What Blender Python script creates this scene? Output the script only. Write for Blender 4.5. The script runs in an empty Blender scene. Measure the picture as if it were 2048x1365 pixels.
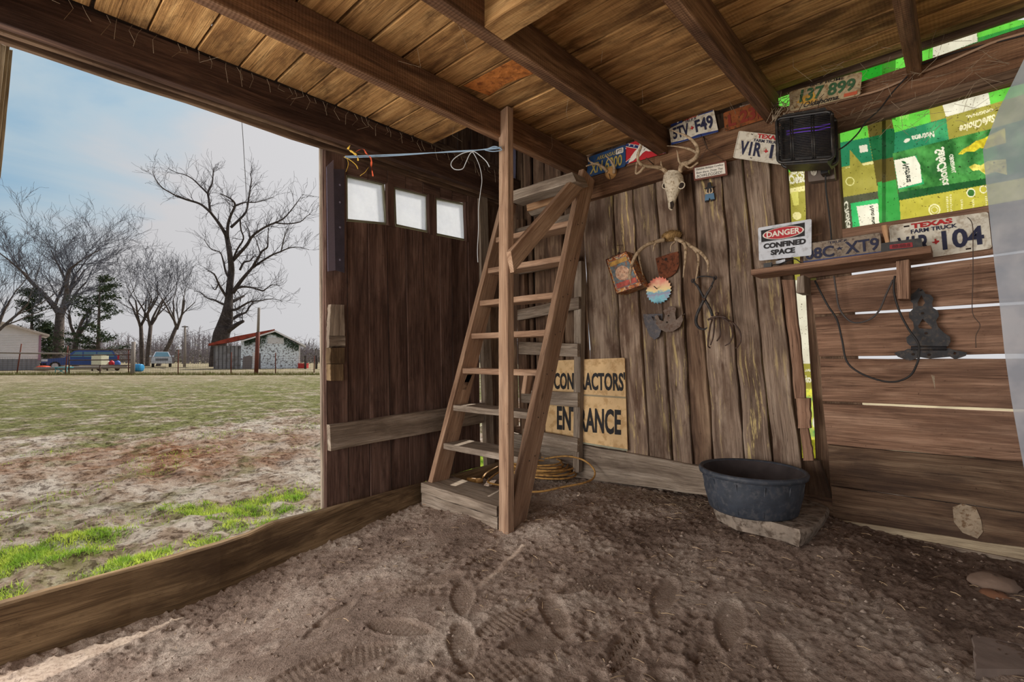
import bpy, bmesh, math, random
import numpy as np
from mathutils import Vector, Matrix
rnd = random.Random(7)
PI = math.pi
# ------------------------------------------------------------------ camera, world, sun, lights, exposure
W, H, F = 2048.0, 1365.0, 977.0
CAM = Vector((0, 0, 1.0))
RGT = Vector((0.733, 0.680, 0)).normalized()
FWD = Vector((-0.680, 0.733, 0)).normalized()
PITCH = math.atan(33 / F)
VF = FWD * math.cos(PITCH) + Vector((0, 0, 1)) * math.sin(PITCH)
VU = -FWD * math.sin(PITCH) + Vector((0, 0, 1)) * math.cos(PITCH)
sc = bpy.context.scene
cd = bpy.data.cameras.new('camera')
cam = bpy.data.objects.new('camera', cd)
sc.collection.objects.link(cam)
cd.sensor_width = 36.0
cd.lens = F / W * 36.0
cd.clip_start = 0.02
cd.clip_end = 2000
cam.matrix_world = Matrix((
    (RGT.x, VU.x, -VF.x, CAM.x), (RGT.y, VU.y, -VF.y, CAM.y), (RGT.z, VU.z, -VF.z, CAM.z), (0, 0, 0, 1)))
sc.camera = cam

EXPOSURE = 0.0
sc.view_settings.view_transform = 'Standard'
sc.view_settings.look = 'None'
sc.view_settings.gamma = 1
sc.view_settings.use_curve_mapping = False
sc.view_settings.exposure = EXPOSURE

def lin(c):
    c = c / 255.0
    return c / 12.92 if c <= 0.04045 else ((c + 0.055) / 1.055) ** 2.4
def rgb(r, g, b): return (lin(r), lin(g), lin(b), 1.0)

def build_world():
    w = bpy.data.worlds.new('sky'); sc.world = w; w.use_nodes = True
    nt = w.node_tree; nt.nodes.clear()
    N = nt.nodes.new; L = nt.links.new
    out = N('ShaderNodeOutputWorld'); bg = N('ShaderNodeBackground'); L(bg.outputs[0], out.inputs[0])
    tc = N('ShaderNodeTexCoord')
    mp = N('ShaderNodeMapping'); mp.inputs['Scale'].default_value = (1.0, 1.0, 3.2); mp.inputs['Location'].default_value = (0.3, 0.1, 0.35)
    L(tc.outputs['Generated'], mp.inputs[0])
    nz = N('ShaderNodeTexNoise'); nz.inputs['Scale'].default_value = 1.9; nz.inputs['Detail'].default_value = 8; nz.inputs['Distortion'].default_value = 0.5
    nz.inputs['Roughness'].default_value = 0.5
    L(mp.outputs[0], nz.inputs['Vector'])
    # clearer air away from the sun's side, thin cloud near it
    dot = N('ShaderNodeVectorMath'); dot.operation = 'DOT_PRODUCT'; dot.inputs[1].default_value = (-0.912, -0.118, 0.392)
    L(tc.outputs['Generated'], dot.inputs[0])
    r1 = N('ShaderNodeMapRange'); r1.inputs['From Min'].default_value = 0.915; r1.inputs['From Max'].default_value = 0.985; r1.inputs['To Min'].default_value = -0.14; r1.inputs['To Max'].default_value = 0.20
    L(dot.outputs['Value'], r1.inputs[0])
    ad = N('ShaderNodeMath'); ad.operation = 'ADD'; L(nz.outputs[0], ad.inputs[0]); L(r1.outputs[0], ad.inputs[1])
    rp = N('ShaderNodeValToRGB'); e = rp.color_ramp.elements
    e[0].position = 0.46; e[0].color = rgb(197, 196, 198)
    e[1].position = 0.86; e[1].color = rgb(70, 150, 196)
    m = e.new(0.62); m.color = rgb(170, 190, 203)
    L(ad.outputs[0], rp.inputs[0]); L(rp.outputs[0], bg.inputs[0])
    # a soft brightening round the sun behind thin cloud
    d2 = N('ShaderNodeVectorMath'); d2.operation = 'DOT_PRODUCT'; d2.inputs[1].default_value = (-0.24, 0.74, 0.62)
    L(tc.outputs['Generated'], d2.inputs[0])
    r2 = N('ShaderNodeMapRange'); r2.inputs['From Min'].default_value = 0.3; r2.inputs['From Max'].default_value = 1.0; r2.inputs['To Min'].default_value = 1.0; r2.inputs['To Max'].default_value = 1.35
    L(d2.outputs['Value'], r2.inputs[0]); L(r2.outputs[0], bg.inputs[1])
build_world()

def add_sun():
    d = Vector((-0.30, 0.95, 0)).normalized() * math.cos(math.radians(40)) + Vector((0, 0, math.sin(math.radians(40))))
    l = bpy.data.lights.new('sun', 'SUN'); l.energy = 5.6; l.angle = math.radians(0.8); l.color = (1.0, 0.93, 0.82)
    o = bpy.data.objects.new('sun', l); sc.collection.objects.link(o)
    o.rotation_euler = d.to_track_quat('Z', 'Y').to_euler(); o.location = d * 30
add_sun()
def area(name, loc, aim, sx, sy, e, col):
    l = bpy.data.lights.new(name, 'AREA'); l.shape = 'RECTANGLE'; l.size = sx; l.size_y = sy; l.energy = e; l.color = col
    o = bpy.data.objects.new(name, l); sc.collection.objects.link(o); o.location = loc
    o.rotation_euler = (Vector(loc) - Vector(aim)).to_track_quat('Z', 'Y').to_euler()
# added lamps that brighten the interior: one behind the camera, one left of view
area('barn_end_fill', (-1.0, -3.5, 1.3), (-1.2, 2.9, 1.2), 4.0, 2.2, 78, (1.0, 0.95, 0.90))
area('doorway_fill', (-2.9, -1.6, 0.95), (0.5, 1.2, 1.45), 2.4, 1.9, 125, (1.0, 0.95, 0.90))

# ------------------------------------------------------------------ pixel rays onto real planes
YB, XA = 2.95, -2.73          # inner faces of the back wall and of the door wall
def ray(px, py): return VF + RGT * ((px - W / 2) / F) + VU * ((H / 2 - py) / F)
def onB(px, py, off=0.0):
    r = ray(px, py); return CAM + r * ((YB - off) / r.y)
def onA(px, py, off=0.0):
    r = ray(px, py); return CAM + r * ((XA + off) / r.x)
def onX(px, py, x):
    r = ray(px, py); return CAM + r * (x / r.x)
def onZ(px, py, z):
    r = ray(px, py); return CAM + r * ((z - 1.0) / r.z)
def onD(px, py, d):
    r = ray(px, py); return CAM + r * (d / r.dot(FWD))
NB, NA = Vector((0, -1, 0)), Vector((1, 0, 0))   # wall normals, into the room

# ------------------------------------------------------------------ numpy noise
def vnoise(x, y, seed=0):
    xi = np.floor(x).astype(np.int64); yi = np.floor(y).astype(np.int64)
    xf = x - xi; yf = y - yi
    u = xf * xf * (3 - 2 * xf); v = yf * yf * (3 - 2 * yf)
    def h(a, b):
        n = (a * 374761393 + b * 668265263 + seed * 1442695041) & 0xffffffff
        n = ((n ^ (n >> 13)) * 1274126177) & 0xffffffff
        return ((n ^ (n >> 16)) & 0xffff) / 65535.0
    return (h(xi, yi) * (1 - u) + h(xi + 1, yi) * u) * (1 - v) + (h(xi, yi + 1) * (1 - u) + h(xi + 1, yi + 1) * u) * v
def fbm(x, y, o=4, seed=0):
    s = 0; a = 0.5; t = 0
    for i in range(o):
        s = s + a * vnoise(x, y, seed + i); t += a; a *= 0.5; x = x * 2.03 + 11.3; y = y * 2.03 + 5.7
    return s / t - 0.5

# ------------------------------------------------------------------ materials
MATS = {}
def new_mat(name):
    m = bpy.data.materials.new(name); m.use_nodes = True
    nt = m.node_tree; nt.nodes.clear()
    out = nt.nodes.new('ShaderNodeOutputMaterial'); b = nt.nodes.new('ShaderNodeBsdfPrincipled')
    nt.links.new(b.outputs[0], out.inputs[0])
    MATS[name] = m
    return m, nt, b, out
def setspec(b, v):
    if 'Specular IOR Level' in b.inputs: b.inputs['Specular IOR Level'].default_value = v
def plain(name, col, rough=0.7, metal=0.0, spec=0.3, vary=0.12, scale=12, bump=0.05, rust=None, dirt=None):
    m, nt, b, out = new_mat(name); N = nt.nodes.new; L = nt.links.new
    tc = N('ShaderNodeTexCoord')
    nz = N('ShaderNodeTexNoise'); nz.inputs['Scale'].default_value = scale; nz.inputs['Detail'].default_value = 6
    L(tc.outputs['Object'], nz.inputs['Vector'])
    rp = N('ShaderNodeValToRGB'); e = rp.color_ramp.elements
    e[0].position = 0.3; e[1].position = 0.7
    e[0].color = tuple(max(0, c * (1 - vary)) for c in col[:3]) + (1,)
    e[1].color = tuple(min(1, c * (1 + vary)) for c in col[:3]) + (1,)
    L(nz.outputs[0], rp.inputs[0]); last = rp.outputs[0]
    if rust or dirt:
        n2 = N('ShaderNodeTexNoise'); n2.inputs['Scale'].default_value = scale * 1.7; n2.inputs['Detail'].default_value = 9; n2.inputs['Roughness'].default_value = 0.65
        L(tc.outputs['Object'], n2.inputs['Vector'])
        r2 = N('ShaderNodeValToRGB'); r2.color_ramp.elements[0].position = 0.50; r2.color_ramp.elements[1].position = 0.62
        L(n2.outputs[0], r2.inputs[0])
        mx = N('ShaderNodeMix'); mx.data_type = 'RGBA'; L(r2.outputs[0], mx.inputs[0]); L(last, mx.inputs[6]); mx.inputs[7].default_value = rust or dirt
        last = mx.outputs[2]
    L(last, b.inputs['Base Color']); b.inputs['Roughness'].default_value = rough; b.inputs['Metallic'].default_value = metal; setspec(b, spec)
    if bump:
        bp = N('ShaderNodeBump'); bp.inputs['Strength'].default_value = bump * 4; bp.inputs['Distance'].default_value = 0.004
        L(nz.outputs[0], bp.inputs['Height']); L(bp.outputs[0], b.inputs['Normal'])
    return m
def wood(name, dark, mid, light, stain=None, stain_amt=0.5, saw=0.0, bump=0.5, knots=1.0, rough=0.85, rv=0.25, paint=None, lines=1.0, sat=0.88, crack=0.8):
    """board material: grain along UV x (metres), every board shifted by its object's random number"""
    m, nt, b, out = new_mat(name); N = nt.nodes.new; L = nt.links.new
    uv = N('ShaderNodeUVMap'); oi = N('ShaderNodeObjectInfo')
    mul = N('ShaderNodeMath'); mul.operation = 'MULTIPLY'; mul.inputs[1].default_value = 61.0; L(oi.outputs['Random'], mul.inputs[0])
    ad = N('ShaderNodeVectorMath'); ad.operation = 'ADD'; L(uv.outputs[0], ad.inputs[0]); L(mul.outputs[0], ad.inputs[1])
    def noise(sx, sy, scale, detail, dist=0.0, rough=0.55):
        mp = N('ShaderNodeMapping'); mp.inputs['Scale'].default_value = (sx, sy, 1); L(ad.outputs[0], mp.inputs[0])
        n = N('ShaderNodeTexNoise'); n.inputs['Scale'].default_value = scale; n.inputs['Detail'].default_value = detail
        n.inputs['Distortion'].default_value = dist; n.inputs['Roughness'].default_value = rough
        L(mp.outputs[0], n.inputs['Vector']); return n.outputs[0]
    def mix(fac, a, bb, mode='MIX'):
        x = N('ShaderNodeMix'); x.data_type = 'RGBA'; x.blend_type = mode
        for s, v in ((0, fac), (6, a), (7, bb)):
            if hasattr(v, 'links'): L(v, x.inputs[s])
            else: x.inputs[s].default_value = v
        return x.outputs[2]
    def ramp(src, p0, p1, c0=(0, 0, 0, 1), c1=(1, 1, 1, 1)):
        r = N('ShaderNodeValToRGB'); r.color_ramp.elements[0].position = p0; r.color_ramp.elements[1].position = p1
        r.color_ramp.elements[0].color = c0; r.color_ramp.elements[1].color = c1; L(src, r.inputs[0]); return r
    g1 = noise(0.6, 5, 3.0, 6, 0.8, 0.6)
    r1 = ramp(g1, 0.3, 0.7, dark, light); r1.color_ramp.elements.new(0.5).color = mid
    g2 = noise(2.2, 120, 2.4, 5, 0.15, 0.62)
    streak = ramp(g2, 0.36, 0.60, (0.52, 0.49, 0.46, 1), (1.14, 1.13, 1.11, 1))
    col = mix(0.75 * lines, r1.outputs[0], streak.outputs[0], 'MULTIPLY')
    # growth-ring arches
    wv = N('ShaderNodeTexWave'); wv.bands_direction = 'Y'; wv.inputs['Scale'].default_value = 9; wv.inputs['Distortion'].default_value = 7; wv.inputs['Detail'].default_value = 3; wv.inputs['Detail Scale'].default_value = 0.6
    mp = N('ShaderNodeMapping'); mp.inputs['Scale'].default_value = (0.35, 1.5, 1); L(ad.outputs[0], mp.inputs[0]); L(mp.outputs[0], wv.inputs['Vector'])
    wr = ramp(wv.outputs[0], 0.1, 0.9, (0.80, 0.78, 0.77, 1), (1, 1, 1, 1))
    col = mix(0.55, col, wr.outputs[0], 'MULTIPLY')
    if crack:
        ck = N('ShaderNodeValToRGB'); e = ck.color_ramp.elements; e[0].position = 0.475; e[0].color = (1, 1, 1, 1); e[1].position = 0.515; e[1].color = (1, 1, 1, 1); e.new(0.495).color = (0.16, 0.12, 0.10, 1)
        L(noise(0.5, 30, 2.6, 3, 0.1, 0.5), ck.inputs[0]); cm = ramp(noise(0.8, 4, 2.0, 2), 0.45, 0.55)
        cf = N('ShaderNodeMath'); cf.operation = 'MULTIPLY'; cf.inputs[1].default_value = crack; L(cm.outputs[0], cf.inputs[0]); col = mix(cf.outputs[0], col, ck.outputs[0], 'MULTIPLY')
    if knots:
        mp = N('ShaderNodeMapping'); mp.inputs['Scale'].default_value = (1.3, 4.0, 1); L(ad.outputs[0], mp.inputs[0])
        vo = N('ShaderNodeTexVoronoi'); vo.inputs['Scale'].default_value = 2.0; L(mp.outputs[0], vo.inputs['Vector'])
        kr = ramp(vo.outputs['Distance'], 0.03, 0.10, (0.25, 0.18, 0.14, 1), (1, 1, 1, 1))
        col = mix(0.85 * knots, col, kr.outputs[0], 'MULTIPLY')
    if stain:
        s = ramp(noise(1.0, 3.2, 2.6, 7, 0.4, 0.65), 0.48, 0.62)
        f = N('ShaderNodeMath'); f.operation = 'MULTIPLY'; f.inputs[1].default_value = stain_amt; L(s.outputs[0], f.inputs[0])
        col = mix(f.outputs[0], col, stain)
    if paint:
        s = ramp(noise(1.2, 14, 3.0, 9, 0.3, 0.75), 0.545, 0.60)
        s2 = ramp(noise(1.0, 2.0, 1.6, 2), 0.45, 0.6)
        f = N('ShaderNodeMath'); f.operation = 'MULTIPLY'; L(s.outputs[0], f.inputs[0]); L(s2.outputs[0], f.inputs[1])
        col = mix(f.outputs[0], col, paint)
    # fly specks and dirt spots
    sp = ramp(noise(22, 22, 3.0, 4, 0, 0.7), 0.27, 0.36, (0.35, 0.3, 0.27, 1), (1, 1, 1, 1)); col = mix(0.8, col, sp.outputs[0], 'MULTIPLY')
    hs = N('ShaderNodeHueSaturation')
    mr = N('ShaderNodeMapRange'); mr.inputs['To Min'].default_value = 1 - rv; mr.inputs['To Max'].default_value = 1 + rv; L(oi.outputs['Random'], mr.inputs[0]); L(mr.outputs[0], hs.inputs['Value'])
    hs.inputs['Saturation'].default_value = sat; L(col, hs.inputs['Color']); L(hs.outputs[0], b.inputs['Base Color'])
    b.inputs['Roughness'].default_value = rough; setspec(b, 0.2)
    hh = g2
    if saw:
        w2 = N('ShaderNodeTexWave'); w2.bands_direction = 'X'; w2.inputs['Scale'].default_value = 22; w2.inputs['Distortion'].default_value = 1.5; w2.inputs['Detail'].default_value = 2
        L(ad.outputs[0], w2.inputs['Vector'])
        a = N('ShaderNodeMath'); a.operation = 'MULTIPLY_ADD'; a.inputs[1].default_value = saw; L(w2.outputs[0], a.inputs[0]); L(g2, a.inputs[2]); hh = a.outputs[0]
    bp = N('ShaderNodeBump'); bp.inputs['Strength'].default_value = bump; bp.inputs['Distance'].default_value = 0.006
    L(hh, bp.inputs['Height']); L(bp.outputs[0], b.inputs['Normal'])
    return m

w_ceil = wood('rough_sawn_ceiling', rgb(136, 98, 60), rgb(190, 146, 94), rgb(218, 176, 120), stain=rgb(70, 46, 28), stain_amt=0.7, saw=0.22, knots=0.6, rv=0.16, sat=1.0)
w_header = wood('shade_darkened_header', rgb(58, 38, 30), rgb(86, 60, 48), rgb(116, 86, 68), stain=rgb(46, 32, 28), stain_amt=0.4, knots=0.6, rv=0.1)  # wood colour darkened to carry the shade on the beam's inner face
w_joist = wood('brown_joist', rgb(84, 56, 36), rgb(124, 86, 56), rgb(158, 116, 78), stain=rgb(66, 46, 34), stain_amt=0.4, saw=0.3, knots=0.6, rv=0.15)
w_ladder = wood('tan_lumber', rgb(138, 102, 76), rgb(176, 138, 106), rgb(202, 166, 134), stain=rgb(112, 88, 72), stain_amt=0.3, knots=0.8, rv=0.10, lines=0.6, bump=0.3)
w_gray = wood('dusty_gray_lumber', rgb(120, 104, 90), rgb(160, 144, 126), rgb(190, 176, 160), stain=rgb(96, 80, 66), stain_amt=0.5, knots=0.5, rv=0.1)
w_plank = wood('weathered_wall_plank', rgb(100, 82, 68), rgb(154, 130, 110), rgb(190, 168, 146), stain=rgb(88, 62, 46), stain_amt=0.75, knots=1.0, rv=0.28, paint=rgb(206, 180, 112))
w_old = wood('old_brown_plank', rgb(72, 52, 40), rgb(118, 90, 68), rgb(154, 126, 98), stain=rgb(60, 42, 32), stain_amt=0.6, knots=0.9, rv=0.22)
w_door = wood('dark_red_brown_door', rgb(74, 52, 44), rgb(110, 82, 70), rgb(140, 110, 96), stain=rgb(58, 40, 34), stain_amt=0.5, knots=0.6, rv=0.15)
w_right = wood('brown_siding_board', rgb(104, 74, 56), rgb(146, 108, 82), rgb(176, 138, 110), stain=rgb(92, 66, 52), stain_amt=0.45, knots=1.0, rv=0.12, saw=0.12)
w_right_dark = wood('damp_siding_board', rgb(74, 54, 40), rgb(110, 84, 62), rgb(142, 116, 90), stain=rgb(60, 44, 36), stain_amt=0.55, knots=1.0, rv=0.12, saw=0.1)
w_sill = wood('sill_board', rgb(92, 72, 46), rgb(122, 98, 66), rgb(156, 130, 92), stain=rgb(70, 52, 34), stain_amt=0.75, knots=0.7, rv=0.1)
w_pale = wood('pale_lumber', rgb(150, 132, 104), rgb(186, 168, 136), rgb(212, 196, 166), stain=rgb(120, 100, 78), stain_amt=0.4, knots=0.4, rv=0.1)
w_orange = wood('fresh_orange_board', rgb(158, 108, 66), rgb(196, 146, 98), rgb(218, 172, 124), knots=0.8, rv=0.1, lines=0.5)
m_black = plain('black_iron', rgb(44, 44, 47), 0.6, 0.2, 0.4, 0.3, 30, 0.1, dirt=rgb(70, 62, 56))
m_iron = plain('brown_iron', rgb(86, 72, 66), 0.75, 0.3, 0.3, 0.3, 30, 0.15, rust=rgb(84, 58, 42))
m_rust = plain('rusty_steel', rgb(112, 66, 46), 0.9, 0.1, 0.2, 0.3, 25, 0.2, rust=rgb(66, 42, 32))
m_blackplastic = plain('black_plastic', rgb(26, 25, 26), 0.45, 0, 0.5, 0.2, 20, 0.05, dirt=rgb(52, 46, 40))
m_cable = plain('black_cable', rgb(40, 38, 38), 0.6, 0, 0.4)
m_rubber = plain('black_rubber', rgb(50, 56, 66), 0.62, 0, 0.5, 0.25, 22, 0.15, dirt=rgb(72, 74, 80))
m_rubin = plain('dusty_rubber_inside', rgb(60, 54, 54), 0.9, 0, 0.2, 0.25, 14, 0.1)
m_bone = plain('bone', rgb(206, 194, 172), 0.75, 0, 0.3, 0.15, 40, 0.15, dirt=rgb(150, 132, 106))
m_antler = plain('antler', rgb(178, 156, 128), 0.7, 0, 0.3, 0.2, 28, 0.15, dirt=rgb(120, 98, 74))
m_socket = plain('dark_hollow', rgb(50, 40, 34), 0.95)
m_white = plain('sign_white', rgb(205, 210, 218), 0.5, 0, 0.4, 0.06, 20, 0.02, dirt=rgb(176, 178, 184))
m_platew = plain('plate_white', rgb(214, 208, 192), 0.45, 0.1, 0.4, 0.08, 22, 0.03, dirt=rgb(180, 168, 148))
m_plateg = plain('plate_grey_worn', rgb(142, 128, 112), 0.6, 0.1, 0.3, 0.12, 30, 0.06, dirt=rgb(98, 82, 70))
m_plateo = plain('plate_tan_worn', rgb(178, 160, 126), 0.6, 0.1, 0.3, 0.12, 30, 0.06, dirt=rgb(140, 112, 76))
m_ink = plain('ink_navy', rgb(38, 40, 66), 0.6, 0, 0.3, 0.25, 60, 0)
m_inkblack = plain('ink_black', rgb(34, 32, 34), 0.6, 0, 0.3, 0.2, 60, 0)
m_inkred = plain('ink_red', rgb(178, 40, 40), 0.6, 0, 0.3, 0.15, 60, 0)
m_inkgreen = plain('ink_green', rgb(56, 92, 60), 0.6, 0, 0.3, 0.2, 60, 0)
m_inkwhite = plain('ink_white', rgb(232, 226, 214), 0.6, 0, 0.3, 0.06, 40, 0)
m_steel = plain('dull_nail_steel', rgb(88, 74, 66), 0.6, 0.6, 0.4)
m_concrete = plain('concrete', rgb(136, 124, 112), 0.95, 0, 0.1, 0.3, 16, 0.9, dirt=rgb(92, 80, 70))
m_rock = plain('brown_stone', rgb(116, 98, 86), 0.95, 0, 0.1, 0.2, 14, 0.4)
m_cord = plain('yellow_cord_jacket', rgb(190, 146, 84), 0.6, 0, 0.3, 0.15, 20, 0.05, dirt=rgb(140, 104, 66))
m_twine = plain('blue_twine', rgb(150, 176, 200), 0.7, 0, 0.2)
m_twinew = plain('white_twine', rgb(190, 196, 200), 0.7, 0, 0.2)
m_web = plain('cobweb_strand', rgb(150, 134, 114), 0.9, 0, 0.1)
m_yellow = plain('yellow_rag', rgb(214, 176, 76), 0.8, 0, 0.2, 0.3, 60)
m_redrag = plain('red_rag', rgb(206, 92, 60), 0.8, 0, 0.2, 0.3, 60)
m_sheetmetal = plain('bent_sheet_metal', rgb(150, 146, 172), 0.6, 0.15, 0.4, 0.1, 200, 0.05)
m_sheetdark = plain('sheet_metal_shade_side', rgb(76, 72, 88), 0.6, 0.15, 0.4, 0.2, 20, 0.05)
def emit(name, col, s):
    m = bpy.data.materials.new(name); m.use_nodes = True; nt = m.node_tree; nt.nodes.clear()
    o = nt.nodes.new('ShaderNodeOutputMaterial'); e = nt.nodes.new('ShaderNodeEmission'); e.inputs[0].default_value = col; e.inputs[1].default_value = s
    nt.links.new(e.outputs[0], o.inputs[0]); MATS[name] = m; return m
m_purple = emit('violet_tube', (0.25, 0.08, 0.9, 1), 0.45)
def film(name, col, trans=0.6, rough=0.45, alpha=1.0, speck=True, scale=18, col2=None, spec=0.4):
    """woven plastic: reflects and lets light through"""
    m, nt, b, out = new_mat(name); N = nt.nodes.new; L = nt.links.new
    tc = N('ShaderNodeTexCoord'); nz = N('ShaderNodeTexNoise'); nz.inputs['Scale'].default_value = scale; nz.inputs['Detail'].default_value = 4; L(tc.outputs['Object'], nz.inputs['Vector'])
    rp = N('ShaderNodeValToRGB'); rp.color_ramp.elements[0].position = 0.42; rp.color_ramp.elements[1].position = 0.58
    rp.color_ramp.elements[0].color = tuple(c * 0.88 for c in col[:3]) + (1,); rp.color_ramp.elements[1].color = col2 or col; L(nz.outputs[0], rp.inputs[0]); last = rp.outputs[0]
    if speck:
        n2 = N('ShaderNodeTexNoise'); n2.inputs['Scale'].default_value = 130; n2.inputs['Detail'].default_value = 3; L(tc.outputs['Object'], n2.inputs['Vector'])
        r2 = N('ShaderNodeValToRGB'); r2.color_ramp.elements[0].position = 0.33; r2.color_ramp.elements[1].position = 0.38; r2.color_ramp.elements[0].color = (0.25, 0.2, 0.15, 1); L(n2.outputs[0], r2.inputs[0])
        mx = N('ShaderNodeMix'); mx.data_type = 'RGBA'; mx.blend_type = 'MULTIPLY'; mx.inputs[0].default_value = 1; L(last, mx.inputs[6]); L(r2.outputs[0], mx.inputs[7]); last = mx.outputs[2]
    L(last, b.inputs['Base Color']); b.inputs['Roughness'].default_value = rough; setspec(b, spec)
    t = N('ShaderNodeBsdfTranslucent'); L(last, t.inputs[0])
    ms = N('ShaderNodeMixShader'); ms.inputs[0].default_value = trans; L(b.outputs[0], ms.inputs[1]); L(t.outputs[0], ms.inputs[2])
    fin = ms.outputs[0]
    if alpha < 1:
        tr = N('ShaderNodeBsdfTransparent'); m2 = N('ShaderNodeMixShader'); m2.inputs[0].default_value = alpha; L(tr.outputs[0], m2.inputs[1]); L(fin, m2.inputs[2]); fin = m2.outputs[0]
    L(fin, out.inputs[0]); return m

# ------------------------------------------------------------------ mesh helpers
COL = sc.collection
def link(o, parent=None):
    COL.objects.link(o)
    if parent is not None:
        o.parent = parent
        if 'base' in parent.keys(): o.location = -Vector(parent['base'])
    return o
def tag(o, label=None, cat=None, group=None, kind=None):
    if label: o['label'] = label
    if cat: o['category'] = cat
    if group: o['group'] = group
    if kind: o['kind'] = kind
    return o
def thing(name, label, cat, loc=(0, 0, 0), group=None, kind=None):
    o = bpy.data.objects.new(name, None); COL.objects.link(o); o.location = loc; o.empty_display_size = 0.05
    o['base'] = tuple(loc)
    return tag(o, label, cat, group, kind)
class MB:
    """vertex and face lists that become one mesh object"""
    def __init__(s): s.v = []; s.f = []; s.uv = []; s.m = []; s.sm = []
    def add(s, vs, fs, uvs=None, mi=0, smooth=False):
        b = len(s.v); s.v += [tuple(p) for p in vs]
        s.uv += list(uvs) if uvs is not None else [(0, 0)] * len(vs)
        for f in fs: s.f.append(tuple(b + i for i in f)); s.m.append(mi); s.sm.append(smooth)
    def build(s, name, mats, parent=None, label=None, cat=None, group=None, kind=None):
        me = bpy.data.meshes.new(name); me.from_pydata(s.v, [], s.f)
        uvl = me.uv_layers.new(name='UVMap')
        idx = np.empty(len(me.loops), dtype=np.int32); me.loops.foreach_get('vertex_index', idx)
        uv = np.array(s.uv, dtype=np.float32)[idx]; uvl.data.foreach_set('uv', uv.ravel())
        if not isinstance(mats, (list, tuple)): mats = [mats]
        for m in mats: me.materials.append(m)
        if len(mats) > 1: me.polygons.foreach_set('material_index', np.array(s.m, dtype=np.int32))
        if any(s.sm): me.polygons.foreach_set('use_smooth', np.array(s.sm, dtype=bool))
        me.update()
        o = bpy.data.objects.new(name, me); link(o, parent)
        return tag(o, label, cat, group, kind)
    # --- shapes
    def board(s, tl, tr, br, bl, n, thick, segs=6, jit=0.0, wave=0.0, mi=0, along='auto', bevel=0.0):
        """slab whose front is the quad tl,tr,br,bl and which goes THICK back from it, against normal n; n segments along its length"""
        tl, tr, br, bl = (Vector(p) for p in (tl, tr, br, bl))
        h = ((tl - bl).length + (tr - br).length) / 2; w = ((tl - tr).length + (bl - br).length) / 2
        if along == 'v' or (along == 'auto' and h >= w): A0, A1, B0, B1, ln, wd = bl, tl, br, tr, h, w
        else: A0, A1, B0, B1, ln, wd = tl, tr, bl, br, w, h
        n = Vector(n).normalized(); ph = rnd.random() * 10
        bv = min(bevel or 0.003, thick * 0.3, wd * 0.2)
        rows = []; across = (B0 - A0).normalized()
        for i in range(segs + 1):
            t = i / segs
            a = A0.lerp(A1, t); b = B0.lerp(B1, t)
            ja = rnd.uniform(-jit, jit); jb = rnd.uniform(-jit, jit); wv = wave * math.sin(t * 5 + ph) 
            a = a + across * ja + n * wv; b = b + across * jb + n * wv
            rows.append((a - n * bv, a + across * bv, b - across * bv, b - n * bv, b - n * thick, a - n * thick))
        vs = []; uvs = []; 
        vv = (0, bv, wd - bv, wd, wd + thick, -thick)
        for i, r in enumerate(rows):
            u = ln * i / segs
            vs += r; uvs += [(u, q) for q in vv]
        fs = []
        for i in range(segs):
            for k in range(6):
                a0 = i * 6 + k; a1 = i * 6 + (k + 1) % 6
                fs.append((a0, a1, a1 + 6, a0 + 6))
        fs.append((5, 4, 3, 2, 1, 0)); q = segs * 6; fs.append((q, q + 1, q + 2, q + 3, q + 4, q + 5))
        s.add(vs, fs, uvs, mi)
    def box(s, c, ax, ay, az, mi=0):
        """box centred at c with half-extent vectors"""
        c = Vector(c); ax, ay, az = Vector(ax), Vector(ay), Vector(az)
        dims = sorted([(ax.length, ax), (ay.length, ay), (az.length, az)], key=lambda t: -t[0])
        l, a, b = dims[0][1].normalized(), dims[1][1].normalized(), dims[2][1].normalized()
        vs = [c + ax * i + ay * j + az * k for i in (-1, 1) for j in (-1, 1) for k in (-1, 1)]
        uv = [((p - c).dot(l), (p - c).dot(a) + (p - c).dot(b)) for p in vs]
        s.add(vs, [(0, 1, 3, 2), (4, 6, 7, 5), (0, 4, 5, 1), (2, 3, 7, 6), (0, 2, 6, 4), (1, 5, 7, 3)], uv, mi)
    def beam(s, p0, p1, side, w, h, segs=6, jit=0.0, mi=0):
        """timber from p0 to p1 (centre line), width w along SIDE, height h across"""
        p0, p1 = Vector(p0), Vector(p1); d = (p1 - p0).normalized(); sd = Vector(side); sd = (sd - d * sd.dot(d)).normalized(); up = d.cross(sd)
        tl = p0 - sd * w / 2 + up * h / 2
        s.board(p0 + sd * w / 2 + up * h / 2, p1 + sd * w / 2 + up * h / 2, p1 + sd * w / 2 - up * h / 2, p0 + sd * w / 2 - up * h / 2, sd, w, segs, jit, 0, mi, along='h', bevel=0.004)
    def tube(s, pts, rad, sides=8, mi=0, smooth=True, spline=0, cap=True):
        pts = [Vector(p) for p in pts]
        if not isinstance(rad, (list, tuple)): rad = [rad] * len(pts)
        if spline: pts, rad = catmull(pts, rad, spline)
        n = len(pts); vs = []; uvs = []; prev = None; L = 0
        for i, p in enumerate(pts):
            d = (pts[min(i + 1, n - 1)] - pts[max(i - 1, 0)])
            d = d.normalized() if d.length > 1e-9 else Vector((0, 0, 1))
            if prev is None:
                a = d.orthogonal().normalized()
            else:
                a = prev - d * prev.dot(d); a = a.normalized() if a.length > 1e-6 else d.orthogonal().normalized()
            prev = a; b = d.cross(a)
            if i: L += (pts[i] - pts[i - 1]).length
            for k in range(sides):
                t = 2 * PI * k / sides
                vs.append(p + (a * math.cos(t) + b * math.sin(t)) * rad[i]); uvs.append((L, rad[i] * t))
        fs = []
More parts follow.
